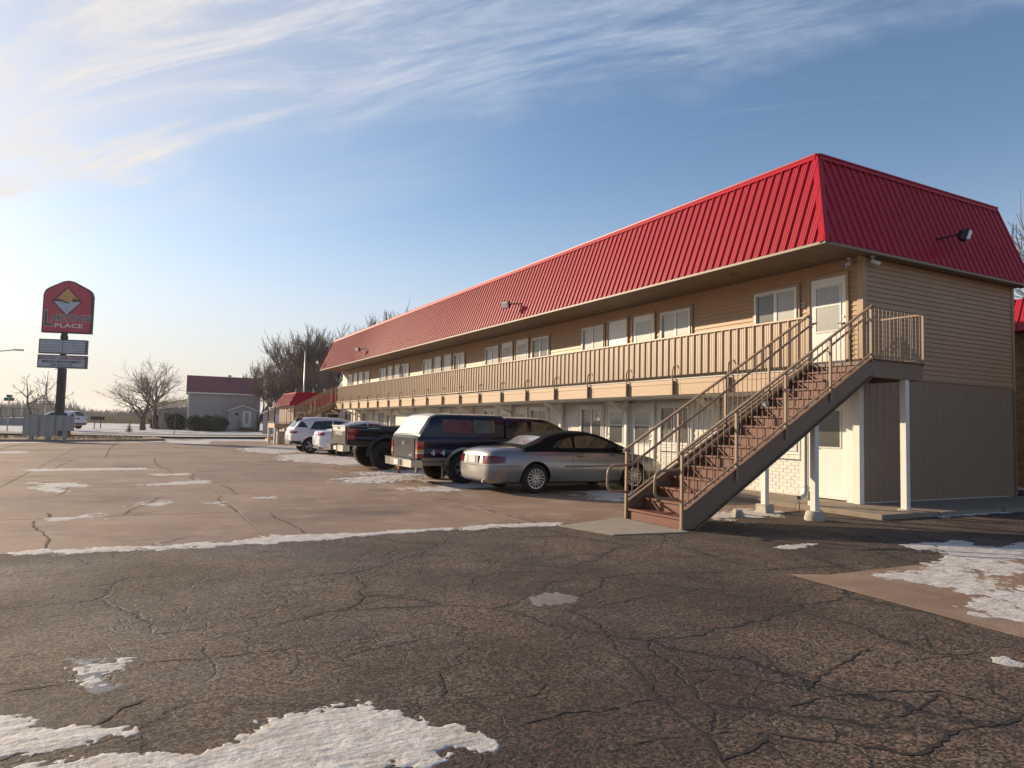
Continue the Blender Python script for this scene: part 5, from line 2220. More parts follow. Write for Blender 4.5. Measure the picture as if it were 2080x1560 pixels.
for sd_ in (-1, 1):
    put(Tp.side_pane(round_poly([(-2.4, 1.284), (-2.4, 1.611), (-1.62, 1.611), (-1.62, 1.284)], .05), sd_), 'topper_window', 'glass_red', gmc)
    put(Tp.side_pane(round_poly([(-1.58, 1.284), (-1.58, 1.611), (-0.98, 1.611), (-0.98, 1.284)], .05), sd_), 'topper_window', 'car_glass_light' if sd_ < 0 else 'car_glass', gmc)
    put(Cab.side_pane(round_poly([(-0.48, 1.224), (-0.48, 1.594), (-0.02, 1.602), (-0.02, 1.224)], .05), sd_), 'rear_side_window', 'car_glass_light', gmc)
    put(Cab.side_pane(round_poly([(0.1, 1.224), (0.1, 1.611), (0.62, 1.585), (1.26, 1.241), (1.26, 1.224)], .04), sd_), 'front_window', 'car_glass_light', gmc)
    sR = B.s_of(-2.90, 1.0)
    for a, b_, mt in ((.66, .745, 'red_lens'), (.75, .785, 'clear_lens'), (.79, .86, 'amber_lens'), (.865, 1.06, 'red_lens')):
        put(B.patch(sR - .24, sR + .02, a, b_, .010, sd_, 8, 2), 'tail_light', mt, gmc)
    put(B.patch(sR - .05, B.s_of(-2.25, .7), .46, .655, .010, sd_, 12, 3), 'lower_cladding', 'pewter_paint', gmc)
    put(B.patch(B.s_of(-1.33, .7), B.s_of(1.33, .7), .45, .64, .010, sd_, 16, 3), 'lower_cladding', 'pewter_paint', gmc)
    put(B.patch(B.s_of(2.26, .9), B.s_of(2.66, .9), .80, .94, .008, sd_, 8, 2), 'headlight', 'clear_lens', gmc)
    fl = MB()
    for ax in (-1.82, 1.82):
        V_ = []
        n = 20
        for k in range(n + 1):
            a = math.pi * (-.02 + 1.04 * k / n)
            for rr, e in ((.465, .02), (.535, .012)):
                x, z = ax + rr * math.cos(a), .39 + rr * math.sin(a)
                V_.append((x, sd_ * (B.side_y(x, max(z, .5)) + e), z))
        fl2 = MB()
        fl2.add(V_, [(2 * k, 2 * k + 1, 2 * k + 3, 2 * k + 2) for k in range(n)])
        put(fl2, 'wheel_flare', 'pewter_paint', gmc, smooth=True)
    m = MB(); m.box(-2.36, -2.33, sd_ * .97 - .13 * (sd_ > 0), sd_ * .97 + .13 * (sd_ < 0), .16, .5); put(m, 'mud_flap', 'black_plastic', gmc)
seam(B, -.70, .56, 1.15, gmc)
seam(B, .04, .5, 1.15, gmc)
seam(B, 1.30, .55, 1.12, gmc)
handle(B, .20, 1.03, gmc, 'black_plastic')
mirror(1.12, .96, 1.27, gmc, 'black_plastic', 1.2)
m = MB()
m.prism([(-3.18, -.96), (-3.20, -.5), (-3.20, .5), (-3.18, .96), (-2.95, 1.0), (-2.95, -1.0)], .42, .60, 'xy')
bp = put(m, 'rear_bumper', 'chrome', gmc)
m = MB(); m.box(-3.205, -3.08, -.96, .96, .602, .62); put(m, 'bumper_step', 'black_plastic', bp)
m = MB(); m.box(-3.215, -3.201, -.32, -.20 + .4, .44, .585); put(m, 'plate_recess', 'black_plastic', bp)
m = MB(); m.box(-3.222, -3.216, -.13, .17, .45, .58); put(m, 'licence_plate', 'plate', bp)
m = MB(); m.box(-3.16, -2.8, -.06, .06, .33, .41); m.tube([(-3.12, 0, .34), (-3.16, 0, .28), (-3.1, .0, .22)], .025, 7); put(m, 'tow_hitch', 'rust', gmc)
m = MB(); m.box(-3.033, -3.021, -.74, .74, .64, 1.12); tg = put(m, 'tailgate', 'blue_paint', gmc)
m = MB(); m.box(-3.046, -3.034, -.11, .09, .94, 1.04); put(m, 'gate_handle', 'chrome', tg)
m = MB(); m.lathe([(.055, -3.052), (.04, -3.047)], 'x', 14, (0, -.01, .99)); put(m, 'gate_lock', 'black_plastic', tg)
m = MB(); m.tube([(-2.91, .02, 1.35), (-2.94, .03, 1.30), (-2.955, -.04, 1.26)], .012, 6); put(m, 'glass_latch', 'black_metal', gmc)
rear_text('SIERRA', .075, 1.1, gmc, 'decal_silver', -3.037, -.52, .70)
gmc.scale = (1, 1, .965)
for txt, dx, mt in (('4', -.13, 'decal_silver'), ('x', 0.0, 'decal_red'), ('4', .13, 'decal_silver')):
    me = text_mesh(txt, .20 if txt == '4' else .13, .001, .004, 1.15)
    me.materials.append(M[mt])
    o = link('decal', me, gmc)
    o.location = (-2.52 + dx, -(B.side_y(-2.5, .8) + .007), .775 if txt == '4' else .82)
    o.rotation_euler = (math.radians(90), 0, 0)
# ---- black lifted pickup
B = Body([(-3.08, 0.76, 1.281, 0.96), (-3.04, 0.726, 1.314, 0.99), (-2.7, 0.71, 1.323, 1.02), (-1.87, 0.693, 1.323, 1.03), (0, 0.642, 1.314, 1.03), (1.2, 0.642, 1.281, 1.03), (2, 0.676, 1.214, 1.02), (2.6, 0.71, 1.13, 0.97), (2.78, 0.76, 1.029, 0.88), (2.82, 0.794, 0.962, 0.84)], TRUCKSEC)
sil, bo = vehicle('pickup_truck', 'black lifted pickup with open bed and chunky tyres between the blue truck and white cars', 'pickup', (-3.85, 13.2, 0), 0.0, B, 'black_paint', (-1.87, 1.87), (.44, .31, 'lug', .24, 'black_alloy'), .53, w_y=1.06)
Cab = Cabin([(-0.98, 1.709), (-0.78, 1.768), (0.1, 1.785), (0.65, 1.768), (1, 1.667), (1.75, 1.281)], 1.289, .985, .26, .12)
m = MB(); Cab.loft(m); put(m, 'cab', 'black_paint', sil, angle=45)
m = MB()
m.box(-1.0, -.986, -.72, .72, 1.37, 1.66); put(m, 'rear_window', 'frost', sil)
put(Cab.top_patch(.85, 1.66, .92), 'windshield', 'car_glass', sil, smooth=True)
for sd_ in (-1, 1):
    put(Cab.side_pane(round_poly([(-0.82, 1.348), (-0.8, 1.667), (-0.06, 1.692), (-0.06, 1.348)], .05), sd_), 'rear_side_window', 'car_glass', sil)
    put(Cab.side_pane(round_poly([(0.04, 1.348), (0.04, 1.692), (0.72, 1.667), (1.42, 1.365), (1.42, 1.348)], .04), sd_), 'front_window', 'car_glass', sil)
    sR = B.s_of(-2.98, 1.2)
    put(B.patch(sR - .12, sR + .20, 1.09, 1.265, .012, sd_, 8, 3, .25), 'tail_light', 'red_lens', sil)
    put(B.patch(sR - .12, sR + .12, .90, 1.075, .012, sd_, 8, 3, .1), 'tail_light', 'red_lens', sil)
    fl = MB()
    for ax in (-1.87, 1.87):
        V_ = []
        n = 20
        for k in range(n + 1):
            a = math.pi * (-.02 + 1.04 * k / n)
            for rr, e in ((.52, .045), (.60, .05), (.64, .005)):
                x, z = ax + rr * math.cos(a), .44 + rr * math.sin(a)
                V_.append((x, sd_ * (B.side_y(x, max(z, .74)) + e), z))
        fl2 = MB()
        fl2.add(V_, [q for k in range(n) for q in ((3 * k, 3 * k + 1, 3 * k + 4, 3 * k + 3), (3 * k + 1, 3 * k + 2, 3 * k + 5, 3 * k + 4))])
        put(fl2, 'wheel_flare', 'black_plastic', sil, smooth=True)
    put(B.patch(B.s_of(-2.45, 1.42), B.s_of(-2.1, 1.25), 1.255, 1.275, .006, sd_, 6, 1), 'side_badge', 'decal_silver', sil)
    m = MB(); m.box(-3.05, -.95, sd_ * 1.0 - .05, sd_ * 1.0 + .02, 1.322, 1.34); put(m, 'bed_rail', 'black_plastic', sil)
    m = MB(); m.prism([(-3.22, sd_ * .98), (-3.26, sd_ * .55), (-3.26, sd_ * .40), (-3.02, sd_ * .40), (-3.02, sd_ * 1.01)], .55, .74, 'xy'); put(m, 'rear_bumper', 'chrome', sil)
seam(B, -.92, .72, 1.3, sil)
seam(B, -.02, .7, 1.3, sil)
handle(B, .15, 1.15, sil, 'black_plastic')
mirror(1.3, 1.0, 1.42, sil, 'black_plastic', 1.3)
m = MB(); m.box(-3.2, -3.0, -.41, .41, .57, .69); put(m, 'bumper_centre', 'black_plastic', sil)
m = MB(); m.box(-3.215, -3.2, -.15, .15, .575, .70); put(m, 'licence_plate', 'plate', sil)
m = MB(); m.box(-3.105, -3.085, -.80, .80, .76, 1.30); tg = put(m, 'tailgate', 'gate_sunlit_black', sil)
m = MB(); m.box(-3.13, -2.98, -.82, .82, 1.301, 1.34); put(m, 'gate_spoiler', 'frost', tg)
m = MB(); m.box(-3.112, -3.106, -.74, .74, 1.165, 1.29); put(m, 'gate_frost', 'frost', tg)
m = MB(); m.box(-3.125, -3.113, -.15, .15, 1.225, 1.285); put(m, 'gate_handle', 'black_plastic', tg)
rear_text('CHEVROLET', .165, 1.05, sil, 'frost', -3.108, 0.0, 1.09, 0, .003)
m = MB(); m.box(-3.17, -2.8, -.05, .05, .46, .54); put(m, 'tow_hitch', 'black_metal', sil)
m = MB(); m.tube([(-1.5, -.5, .62), (-1.87, -.42, .52), (-2.0, -.42, .5)], .03, 8); put(m, 'exhaust', 'steel', sil)

# ---- white sedan
B = Body([(-2.34, .48, .86, .58), (-2.30, .40, .98, .68), (-2.20, .32, 1.04, .78), (-1.95, .26, 1.06, .845), (-1.345, .23, 1.05, .895), (0, .21, 1.01, .90), (1.0, .21, .985, .895), (1.345, .21, .95, .89), (1.85, .24, .85, .83), (2.12, .30, .72, .70), (2.22, .38, .60, .5)], CARSEC)
sed, bo = vehicle('sedan_car', 'small white sedan parked between the black pickup and the white crossover', 'car', (-3.45, 21.6, 0), 0.0, B, 'white_car_paint', (-1.345, 1.345), (.325, .205, 'ten', .215, 'alloy'), .385)
Cb = Cabin([(-1.80, 1.06), (-1.3, 1.28), (-.85, 1.43), (-.3, 1.485), (.2, 1.46), (.6, 1.35), (1.3, .99)], 1.0, .83, .34, .10)
m = MB(); Cb.loft(m); put(m, 'cabin', 'white_car_paint', sed, angle=50)
put(Cb.top_patch(.36, 1.22, .94), 'windshield', 'car_glass', sed, smooth=True)
put(Cb.top_patch(-1.68, -.98, .92), 'rear_window', 'car_glass_light', sed, smooth=True)
for sd_ in (-1, 1):
    put(Cb.side_pane(round_poly([(-1.25, 1.05), (-.92, 1.31), (-.40, 1.40), (-.32, 1.40), (-.32, 1.05)], .03), sd_), 'rear_side_window', 'car_glass', sed)
    put(Cb.side_pane(round_poly([(-.26, 1.05), (-.26, 1.40), (.2, 1.37), (.88, 1.07), (.9, 1.05)], .03), sd_), 'front_window', 'car_glass', sed)
    put(B.patch(.42, .86, .82, 1.0, .008, sd_, 12, 4, .35, .02), 'tail_light', 'red_lens', sed)
    put(B.patch(0, B.s_of(-1.75, .6), .30, .36, .006, sd_, 16, 1), 'lower_trim', 'black_plastic', sed)
    put(B.patch(B.s_of(1.75, .66), B.s_of(2.1, .66), .62, .74, .006, sd_, 8, 2), 'headlight', 'clear_lens', sed)
seam(B, -.30, .3, 1.0, sed)
seam(B, .85, .3, .97, sed)
handle(B, -.12, .9, sed, 'white_car_paint')
handle(B, -1.0, .92, sed, 'white_car_paint')
mirror(.75, .84, 1.06, sed, 'white_car_paint', .9)
m = MB(); m.box(-2.357, -2.343, -.16, .16, .72, .86); put(m, 'licence_plate', 'plate', sed)
m = MB(); m.box(-2.352, -2.335, -.32, .32, .88, .905); put(m, 'trunk_trim', 'chrome', sed)

# ---- white crossover
B = Body([(-2.30, .60, .98, .64), (-2.26, .50, 1.06, .76), (-2.12, .40, 1.12, .86), (-1.8, .33, 1.14, .905), (-1.365, .30, 1.15, .92), (0, .28, 1.12, .925), (1.0, .28, 1.09, .92), (1.365, .29, 1.06, .915), (1.9, .33, .98, .86), (2.22, .40, .82, .72), (2.34, .48, .68, .52)], CARSEC)
suv, bo = vehicle('crossover_car', 'white crossover with raked rear glass parked nearest the far staircase', 'car', (-4.3, 24.2, 0), 0.0, B, 'pearl_paint', (-1.365, 1.365), (.36, .225, 'five', .235, 'alloy'), .425)
Cb = Cabin([(-2.20, 1.12), (-2.02, 1.36), (-1.86, 1.56), (-1.6, 1.655), (-1.0, 1.70), (0, 1.69), (.45, 1.62), (1.45, 1.05)], 1.09, .865, .27, .11)
m = MB(); Cb.loft(m); put(m, 'cabin', 'pearl_paint', suv, angle=50)
put(Cb.top_patch(.58, 1.36, .94), 'windshield', 'car_glass', suv, smooth=True)
put(Cb.top_patch(-2.13, -1.84, .93), 'rear_window', 'car_glass_light', suv, smooth=True)
m = MB(); m.box(-2.02, -1.72, -.62, .62, 1.635, 1.66); put(m, 'roof_spoiler', 'black_plastic', suv)
for sd_ in (-1, 1):
    put(Cb.side_pane(round_poly([(-2.02, 1.24), (-1.86, 1.46), (-1.72, 1.50), (-1.50, 1.22)], .03), sd_), 'quarter_window', 'car_glass', suv)
    put(Cb.side_pane(round_poly([(-1.42, 1.14), (-1.18, 1.52), (-.35, 1.57), (-.35, 1.14)], .03), sd_), 'rear_side_window', 'car_glass', suv)
    put(Cb.side_pane(round_poly([(-.28, 1.14), (-.28, 1.57), (.25, 1.53), (1.0, 1.14)], .03), sd_), 'front_window', 'car_glass', suv)
    put(B.patch(.42, 1.0, .94, 1.10, .010, sd_, 12, 4, -.1, .10), 'tail_light', 'red_lens', suv)
    put(B.patch(0, B.s_of(-1.80, .5), .41, .58, .008, sd_, 18, 3), 'lower_cladding', 'black_plastic', suv)
    put(B.patch(B.s_of(-.94, .4), B.s_of(.94, .4), .30, .42, .008, sd_, 14, 2), 'lower_cladding', 'black_plastic', suv)
    put(B.patch(0, .72, .60, .615, .008, sd_, 10, 1), 'bumper_strip', 'chrome', suv)
    put(B.patch(B.s_of(1.9, .8), B.s_of(2.24, .8), .78, .88, .006, sd_, 8, 2), 'headlight', 'clear_lens', suv)
seam(B, -.32, .4, 1.1, suv)
seam(B, .95, .4, 1.06, suv)
handle(B, -.14, 1.0, suv, 'pearl_paint')
handle(B, -1.05, 1.02, suv, 'pearl_paint')
mirror(.85, .88, 1.16, suv, 'pearl_paint', 1.0)
m = MB(); m.box(-2.32, -2.305, -.16, .16, .74, .88); put(m, 'licence_plate', 'plate', suv)
suv.scale = (.95, .95, .95)
m = MB(); m.tube([(-2.19, .05, 1.2), (-2.10, -.25, 1.27)], .01, 5); put(m, 'wiper', 'black_plastic', suv)

# ------------------------------------------------------------------ pole sign
mat('sign_black', (0.012, 0.012, 0.013), 0.5, var=.2, vscale=3)
mat('sign_red', (0.42, 0.035, 0.07), 0.35, var=.08, vscale=.8)
mat('sign_dark_red', (0.16, 0.012, 0.03), 0.4)
mat('sign_orange', (0.55, 0.30, 0.10), 0.4)
mat('sign_water', (0.42, 0.47, 0.52), 0.35)
mat('sign_ink', (0.05, 0.05, 0.055), 0.5)
mat('sign_white', (0.62, 0.58, 0.58), 0.4)
mat('sign_grey', (0.36, 0.40, 0.45), 0.3, var=.1, vscale=2)
mat('sign_frame', (0.10, 0.105, 0.11), 0.4, var=.1, vscale=3)
mat('letter_red', (0.25, 0.03, 0.05), 0.5)
mat('box_grey', (0.27, 0.28, 0.285), 0.45, metal=.2, var=.06, vscale=2)
mat('box_light', (0.40, 0.39, 0.37), 0.4, metal=.3)
mat('bark', (0.12, 0.093, 0.072), 0.9, var=.25, vscale=2, bump=.6, bscale=12, bdist=.05)
mat('twig', (0.15, 0.112, 0.085), 0.9, var=.25, vscale=.6)
mat('far_twig', (0.16, 0.135, 0.12), 0.95, var=.2, vscale=.05)
mat('hedge', (0.018, 0.022, 0.012), 0.8, var=.4, vscale=3)
mat('conifer', (0.03, 0.04, 0.02), 0.85, var=.3, vscale=3)
mat('house_wall', (0.40, 0.345, 0.315), 0.75, var=.05, vscale=.6)
mat('house_roof', (0.22, 0.012, 0.022), 0.4, var=.06, vscale=.5)
mat('dark_shingle', (0.065, 0.058, 0.054), 0.9, var=.2, vscale=2)
mat('galvanised', (0.42, 0.42, 0.41), 0.4, metal=.5)
mat('street_green', (0.02, 0.13, 0.07), 0.4)
mat('timber', (0.16, 0.085, 0.045), 0.85, var=.2, vscale=3)
mat('orange_post', (0.26, 0.085, 0.03), 0.7, var=.2, vscale=4)
mat('barrier', (0.27, 0.265, 0.255), 0.85, var=.12, vscale=.6)
mat('dead_grass', (0.27, 0.20, 0.115), 0.95, var=.3, vscale=2)
mat('yellow_paint', (0.62, 0.33, 0.04), 0.6, var=.2, vscale=4)

SD = 46.0
sb_ = dp(118, 888, SD)
sign = empty('pole_sign', (sb_[0], sb_[1], .05), 'tall red pole sign with a lake emblem above two letter boards', 'sign', rz=-YAW + math.radians(9))


def spart(mb, name, m, parent=None):
    return put(mb, name, m, parent or sign)


k_ = SD / FPX
m = MB(); m.box(-.20, .20, -.2, .2, -.1, 4.5); spart(m, 'pole', 'sign_black')
m = MB(); m.box(-.14, .14, -.14, .14, 4.4, 7.1); m.box(-.17, .17, -.17, .17, 6.45, 6.7); spart(m, 'upper_pole', 'sign_black')
cx0 = (128 - 120) * k_
cab_poly = [(-1.62, 6.85), (1.62, 6.85), (1.62, 9.35), (1.50, 9.68), (1.25, 9.86), (.35, 10.30), (0, 10.36), (-.35, 10.30), (-1.25, 9.86), (-1.50, 9.68), (-1.62, 9.35)]
cab_poly = [(x * .93 + cx0 * .6, z) for x, z in cab_poly]
m = MB(); m.prism(cab_poly, -.17, .17, 'xz'); cabn = spart(m, 'sign_cabinet', 'sign_black')
cxm = cx0 * .6


def shrink(poly, d, c):
    return [(c[0] + (x - c[0]) * (1 - d), c[1] + (z - c[1]) * (1 - d)) for x, z in poly]


m = MB(); m.prism(shrink(cab_poly, .045, (cxm, 8.5)), -0.1850, -0.1710, 'xz'); face = spart(m, 'sign_face', 'sign_red', cabn)
dc = (cxm - .02, 8.95)
dw, dh = .95, 1.02


def dia(s):
    return [(dc[0] - dw * s, dc[1] - .02), (dc[0], dc[1] - dh * s), (dc[0] + dw * s, dc[1] - .02), (dc[0], dc[1] + dh * s)]


m = MB(); m.prism(dia(1.0), -0.1920, -0.1860, 'xz'); spart(m, 'emblem_border', 'sign_dark_red', cabn)
m = MB(); m.prism([dia(.86)[0], dia(.86)[2], dia(.86)[3]], -0.1980, -0.1930, 'xz'); spart(m, 'emblem_sunset', 'sign_orange', cabn)
m = MB(); m.prism([dia(.86)[0], dia(.86)[1], dia(.86)[2]], -0.1980, -0.1931, 'xz'); spart(m, 'emblem_lake', 'sign_water', cabn)
x0, z0 = dc
m = MB(); m.prism([(x0 - .86, z0 - .01), (x0 - .70, z0 + .13), (x0 - .60, z0 + .14), (x0 - .56, z0 + .26), (x0 - .52, z0 + .15), (x0 - .40, z0 + .16), (x0 - .20, z0 + .04), (x0 + .05, z0 - .03), (x0 + .22, z0 - .12), (x0 - .1, z0 - .12), (x0 - .3, z0 - .03)], -0.2040, -0.1990, 'xz'); spart(m, 'emblem_shore', 'sign_ink', cabn)
m = MB(); m.prism([(x0 + .25, z0 + .0), (x0 + .32, z0 + .12), (x0 + .38, z0 + .27), (x0 + .43, z0 + .14), (x0 + .48, z0 + .28), (x0 + .54, z0 + .13), (x0 + .68, z0 + .12), (x0 + .84, z0 - .01)], -0.2040, -0.1990, 'xz'); spart(m, 'emblem_pines', 'sign_ink', cabn)
for dx, dz, w in ((-.35, -.18, .5), (.1, -.34, .42), (-.1, -.47, .4), (.02, -.62, .22), (.1, .52, .3), (-.08, .36, .4), (.3, .3, .3)):
    m = MB(); m.prism([(x0 + dx - w / 2, z0 + dz), (x0 + dx, z0 + dz - .018), (x0 + dx + w / 2, z0 + dz), (x0 + dx, z0 + dz + .012)], -0.2030, -0.1991, 'xz'); spart(m, 'emblem_line', 'sign_ink', cabn)


def stext(txt, size, xs, mt, x, z, y, bold=0.0, name='lettering', parent=None):
    me = text_mesh(txt, size, .004, bold, xs)
    me.materials.append(M[mt])
    o = link(name, me, parent or sign)
    o.location = (x, y, z)
    o.rotation_euler = (math.radians(90), 0, 0)
    return o


stext('L', 1.45, .80, 'sign_white', cxm - 1.13, 7.75, -0.1900, .045, 'letter_outline', cabn)
stext('L', 1.45, .80, 'sign_ink', cxm - 1.13, 7.75, -0.1980, .018, 'lettering', cabn)
stext('AKETOWN', .60, .80, 'sign_white', cxm + .26, 7.82, -0.1900, .035, 'letter_outline', cabn)
stext('AKETOWN', .60, .80, 'sign_ink', cxm + .26, 7.82, -0.1980, .010, 'lettering', cabn)
stext('PLACE', .38, 1.6, 'sign_white', cxm + .15, 7.33, -0.1920, .008, 'lettering', cabn)
for zlo, zhi, mt, xa, xb in ((5.46, 6.42, 'sign_grey', -1.45, 1.45), (4.52, 5.38, 'sign_grey', -1.48, 1.48)):
    m = MB(); m.box(xa, xb, -.15, .15, zlo, zhi); bx = spart(m, 'letter_board', 'sign_frame')
    m = MB(); m.box(xa + .08, xb - .08, -0.1620, -0.1510, zlo + .08, zhi - .08); spart(m, 'board_face', mt, bx)
    if zlo > 5:
        for q in range(4):
            m = MB(); zz = zlo + .2 + q * .18; m.box(xa + .08, xb - .08, -0.1740, -0.1630, zz, zz + .02); spart(m, 'letter_track', 'sign_frame', bx)
        m = MB(); m.box(-.02, .02, -0.1750, -0.1630, zlo + .08, zhi - .08); spart(m, 'divider', 'sign_frame', bx)
    else:
        stext('MONTHLY LEASE STUDIOS', .235, 1.0, 'letter_red', 0, zhi - .22, -0.1680, .006, 'lettering', bx)
        stext('MERSHA MANAGEMENT', .225, .98, 'sign_ink', 0, zhi - .45, -0.1680, .006, 'lettering', bx)
        stext('507-329-3135', .22, 1.05, 'sign_ink', 0, zhi - .67, -0.1680, .003, 'lettering', bx)

# ------------------------------------------------------------------ mail boxes on the island
MD = 38.4
for q, (u, v0, v1, nd, lab) in enumerate(((64, 843, 885, 8, 'grey cluster mailbox unit standing clear of the sign pole'), (98, 844, 885, 8, 'grey cluster mailbox unit just before the sign pole'), (131, 845, 875, 5, 'short grey cluster mailbox unit on a taller post'))):
    b0 = dp(u, 890, MD)
    kk = MD / FPX
    zt = CAMLOC[2] + dp(u, v0, MD)[2] - CAMLOC[2]
    zb = dp(u, v1, MD)[2]
    o = empty('cluster_mailbox', (b0[0], b0[1], .1), lab, 'mailbox', 'cluster mailboxes', -YAW + .25)
    w = 14.0 * kk
    zt -= .1
    zb -= .1
    m = MB(); m.box(-w, w, -.22, .22, zb, zt); bx = put(m, 'cabinet', 'box_grey', o)
    m = MB(); m.box(-w - .02, w + .02, -.25, .25, zt, zt + .03); put(m, 'lid', 'box_grey', bx)
    for c in (-1, 1):
        for r_ in range(nd):
            hh = (zt - zb - .06) / nd
            m = MB()
            xc = c * w / 2
            m.box(xc - w / 2 + .02, xc + w / 2 - .02, -.232, -.221, zb + .03 + r_ * hh + .006, zb + .03 + (r_ + 1) * hh - .006)
            d = put(m, 'mail_door', 'box_grey', bx)
    for c in (-1, 1):
        for r_ in range(nd):
            hh = (zt - zb - .06) / nd
            m = MB(); xc = c * w / 2; m.box(xc - .06, xc + .06, -.238, -.2325, zb + .03 + (r_ + .42) * hh, zb + .03 + (r_ + .72) * hh); put(m, 'number_plate', 'box_light', bx)
    m = MB(); m.box(-.09, .09, -.09, .09, -.05, zb); put(m, 'pedestal', 'box_grey', o)
    m = MB(); m.box(-.18, .18, -.18, .18, -.05, .02); put(m, 'base_plate', 'box_grey', o)
b0 = dp(137, 888, 44.5)
m = MB(); m.lathe([(.17, 0), (.17, .75), (.14, .80), (.02, .82)], 'z', 14, (b0[0], b0[1], .03)); tag(m.build('bollard', M['orange_post'], None, angle=40), 'rusty brown bollard behind the short mailbox unit', 'bollard')

# ------------------------------------------------------------------ foliage helpers


def tree_segments(h, seed, rmin=.016, spread=.55, levels=5, trunk=.16, lean=(0, 0), low=.28, up=.25, forks=(3, 5), crook=.12, ratio=.66):
    r = random.Random(seed)
    tr, tw = MB(), MB()

    def grow(p, d, L, rad, lev):
        n = 3 if lev < 3 else 2
        pts, rr = [p], [rad]
        q, dd = p.copy(), d.copy()
        for i in range(n):
            dd = (dd + Vector((r.gauss(0, crook), r.gauss(0, crook), r.gauss(0, crook) + up * .15))).normalized()
            q = q + dd * (L / n)
            pts.append(q.copy())
            rr.append(rad * (1 - .45 * (i + 1) / n))
        mb = tr if lev < 2 else tw
        mb.tube(pts, rad, 6 if lev == 0 else (4 if lev < 3 else 3), False, rr)
        if lev >= levels:
            return
        m_ = r.randint(*forks)
        for k in range(m_):
            t = r.uniform(low if lev == 0 else .25, 1.0) if k else 1.0
            i = min(int(t * n), n - 1)
            f = t * n - i
            pos = pts[i].lerp(pts[i + 1], f)
            ang = r.uniform(0, 2 * math.pi)
            s = r.uniform(.55, 1.15) * spread * (1.25 if k else .5)
            ax = Vector((math.cos(ang), math.sin(ang), 0))
            if abs(dd.z) < .9:
                ax = dd.cross(Vector((r.gauss(0, 1), r.gauss(0, 1), r.gauss(0, 1)))).normalized()
            nd = (dd * math.cos(s) + ax * math.sin(s) + Vector((0, 0, up))).normalized()
            grow(pos, nd, L * r.uniform(ratio - .12, ratio + .12), max(rr[i] * r.uniform(.55, .78), rmin), lev + 1)
    grow(Vector((0, 0, 0)), Vector((lean[0], lean[1], 1)).normalized(), h * .36, trunk, 0)
    # scale to height
    mz = max([v[2] for v in tw.v] + [v[2] for v in tr.v])
    s = h / mz
    for b_ in (tr, tw):
        b_.v = [(x * s, y * s, z * s) for x, y, z in b_.v]
    return tr, tw


protos = {}


def tree(kind, loc, scale, rz, label, cat='tree', group=None, name='bare_tree', sz=None):
    if kind not in protos:
        args = dict(kinds[kind])
        tr, tw = tree_segments(**args)
        protos[kind] = (tr.mesh('trunk', M['bark'], True, fix=False), tw.mesh('crown', M['twig'], False, fix=False))
    o = empty(name, loc, label, cat, group, rz)
    o.scale = (scale, scale, sz or scale)
    for nm, me in zip(('trunk', 'crown'), protos[kind]):
        c = bpy.data.objects.new(nm, me)
        c.parent = o
        COL.objects.link(c)
    return o


kinds = {
    'spread': dict(h=8, seed=3, rmin=.015, spread=.80, levels=5, trunk=.32, low=.35, up=.10, forks=(3, 4), crook=.13, ratio=.74),
    'wide': dict(h=8, seed=14, rmin=.015, spread=.72, levels=5, trunk=.28, low=.3, up=.16, forks=(3, 4), crook=.12, ratio=.74),
    'thin': dict(h=5.5, seed=5, rmin=.012, spread=.85, levels=4, trunk=.13, low=.55, up=.10, forks=(3, 4), crook=.10, ratio=.62),
    'tall1': dict(h=10, seed=21, spread=.45, rmin=.018, levels=5, trunk=.22, low=.15, up=.30, forks=(3, 5), crook=.10, ratio=.70),
    'tall2': dict(h=10, seed=33, spread=.50, rmin=.018, levels=5, trunk=.21, low=.10, up=.28, forks=(3, 5), crook=.11, ratio=.72),
    'tall3': dict(h=10, seed=47, spread=.40, rmin=.018, levels=5, trunk=.20, low=.2, up=.32, forks=(3, 5), crook=.09, ratio=.72),
}
# trees by the house
p = dp(290, 869, 76)
tree('spread', (p[0], p[1], .1), 1.25, .4, 'broad leaning bare tree on the snowy lawn left of the house', group='bare trees on the lawn', sz=.93)
p = dp(318, 862, 84)
tree('wide', (p[0], p[1], .1), 1.3, 2.1, 'upright forked bare tree behind the broad one by the house', group='bare trees on the lawn', sz=1.12)
p = dp(70, 852, 66)
tree('thin', (p[0], p[1], .1), 1.0, .2, 'slender bare street tree left of the sign pole', group='bare trees on the lawn')
p = dp(103, 852, 70)
tree('thin', (p[0], p[1], .1), .92, 2.9, 'slender bare tree half hidden behind the sign pole', group='bare trees on the lawn')
# row behind the motel
row = [(497, 738, 92, 'tall1'), (525, 748, 88, 'tall2'), (552, 702, 90, 'tall2'), (578, 690, 84, 'tall1'), (603, 668, 86, 'tall3'), (630, 690, 95, 'tall2'), (655, 672, 88, 'tall3'), (682, 684, 90, 'tall1'), (705, 660, 92, 'tall2'),
       (728, 652, 90, 'tall3'), (752, 645, 94, 'tall1'), (776, 640, 90, 'tall2'), (800, 645, 92, 'tall3'), (830, 650, 96, 'tall1'), (590, 735, 74, 'tall2'), (640, 730, 72, 'tall3'), (672, 735, 74, 'tall1')]
for i, (u, v, D, kd) in enumerate(row):
    b0 = dp(u, 851, D)
    top = dp(u, v, D)
    hgt = top[2]
    tree(kd, (b0[0], b0[1], 0), hgt / 10.0 * 1.25, i * 1.3, 'tall thin bare tree in the row behind the far end of the motel' if i < 14 else 'shorter bare tree standing in front of the tall row, behind the low red roof', group='row of bare trees behind the motel', name='bare_tree', sz=hgt / 10.0 * 1.08)
p = dp(2072, 900, 40)
tree('tall2', (p[0] + 1.5, p[1], 0), 1.45, .5, 'bare tree rising behind the tan brick building', name='bare_tree')


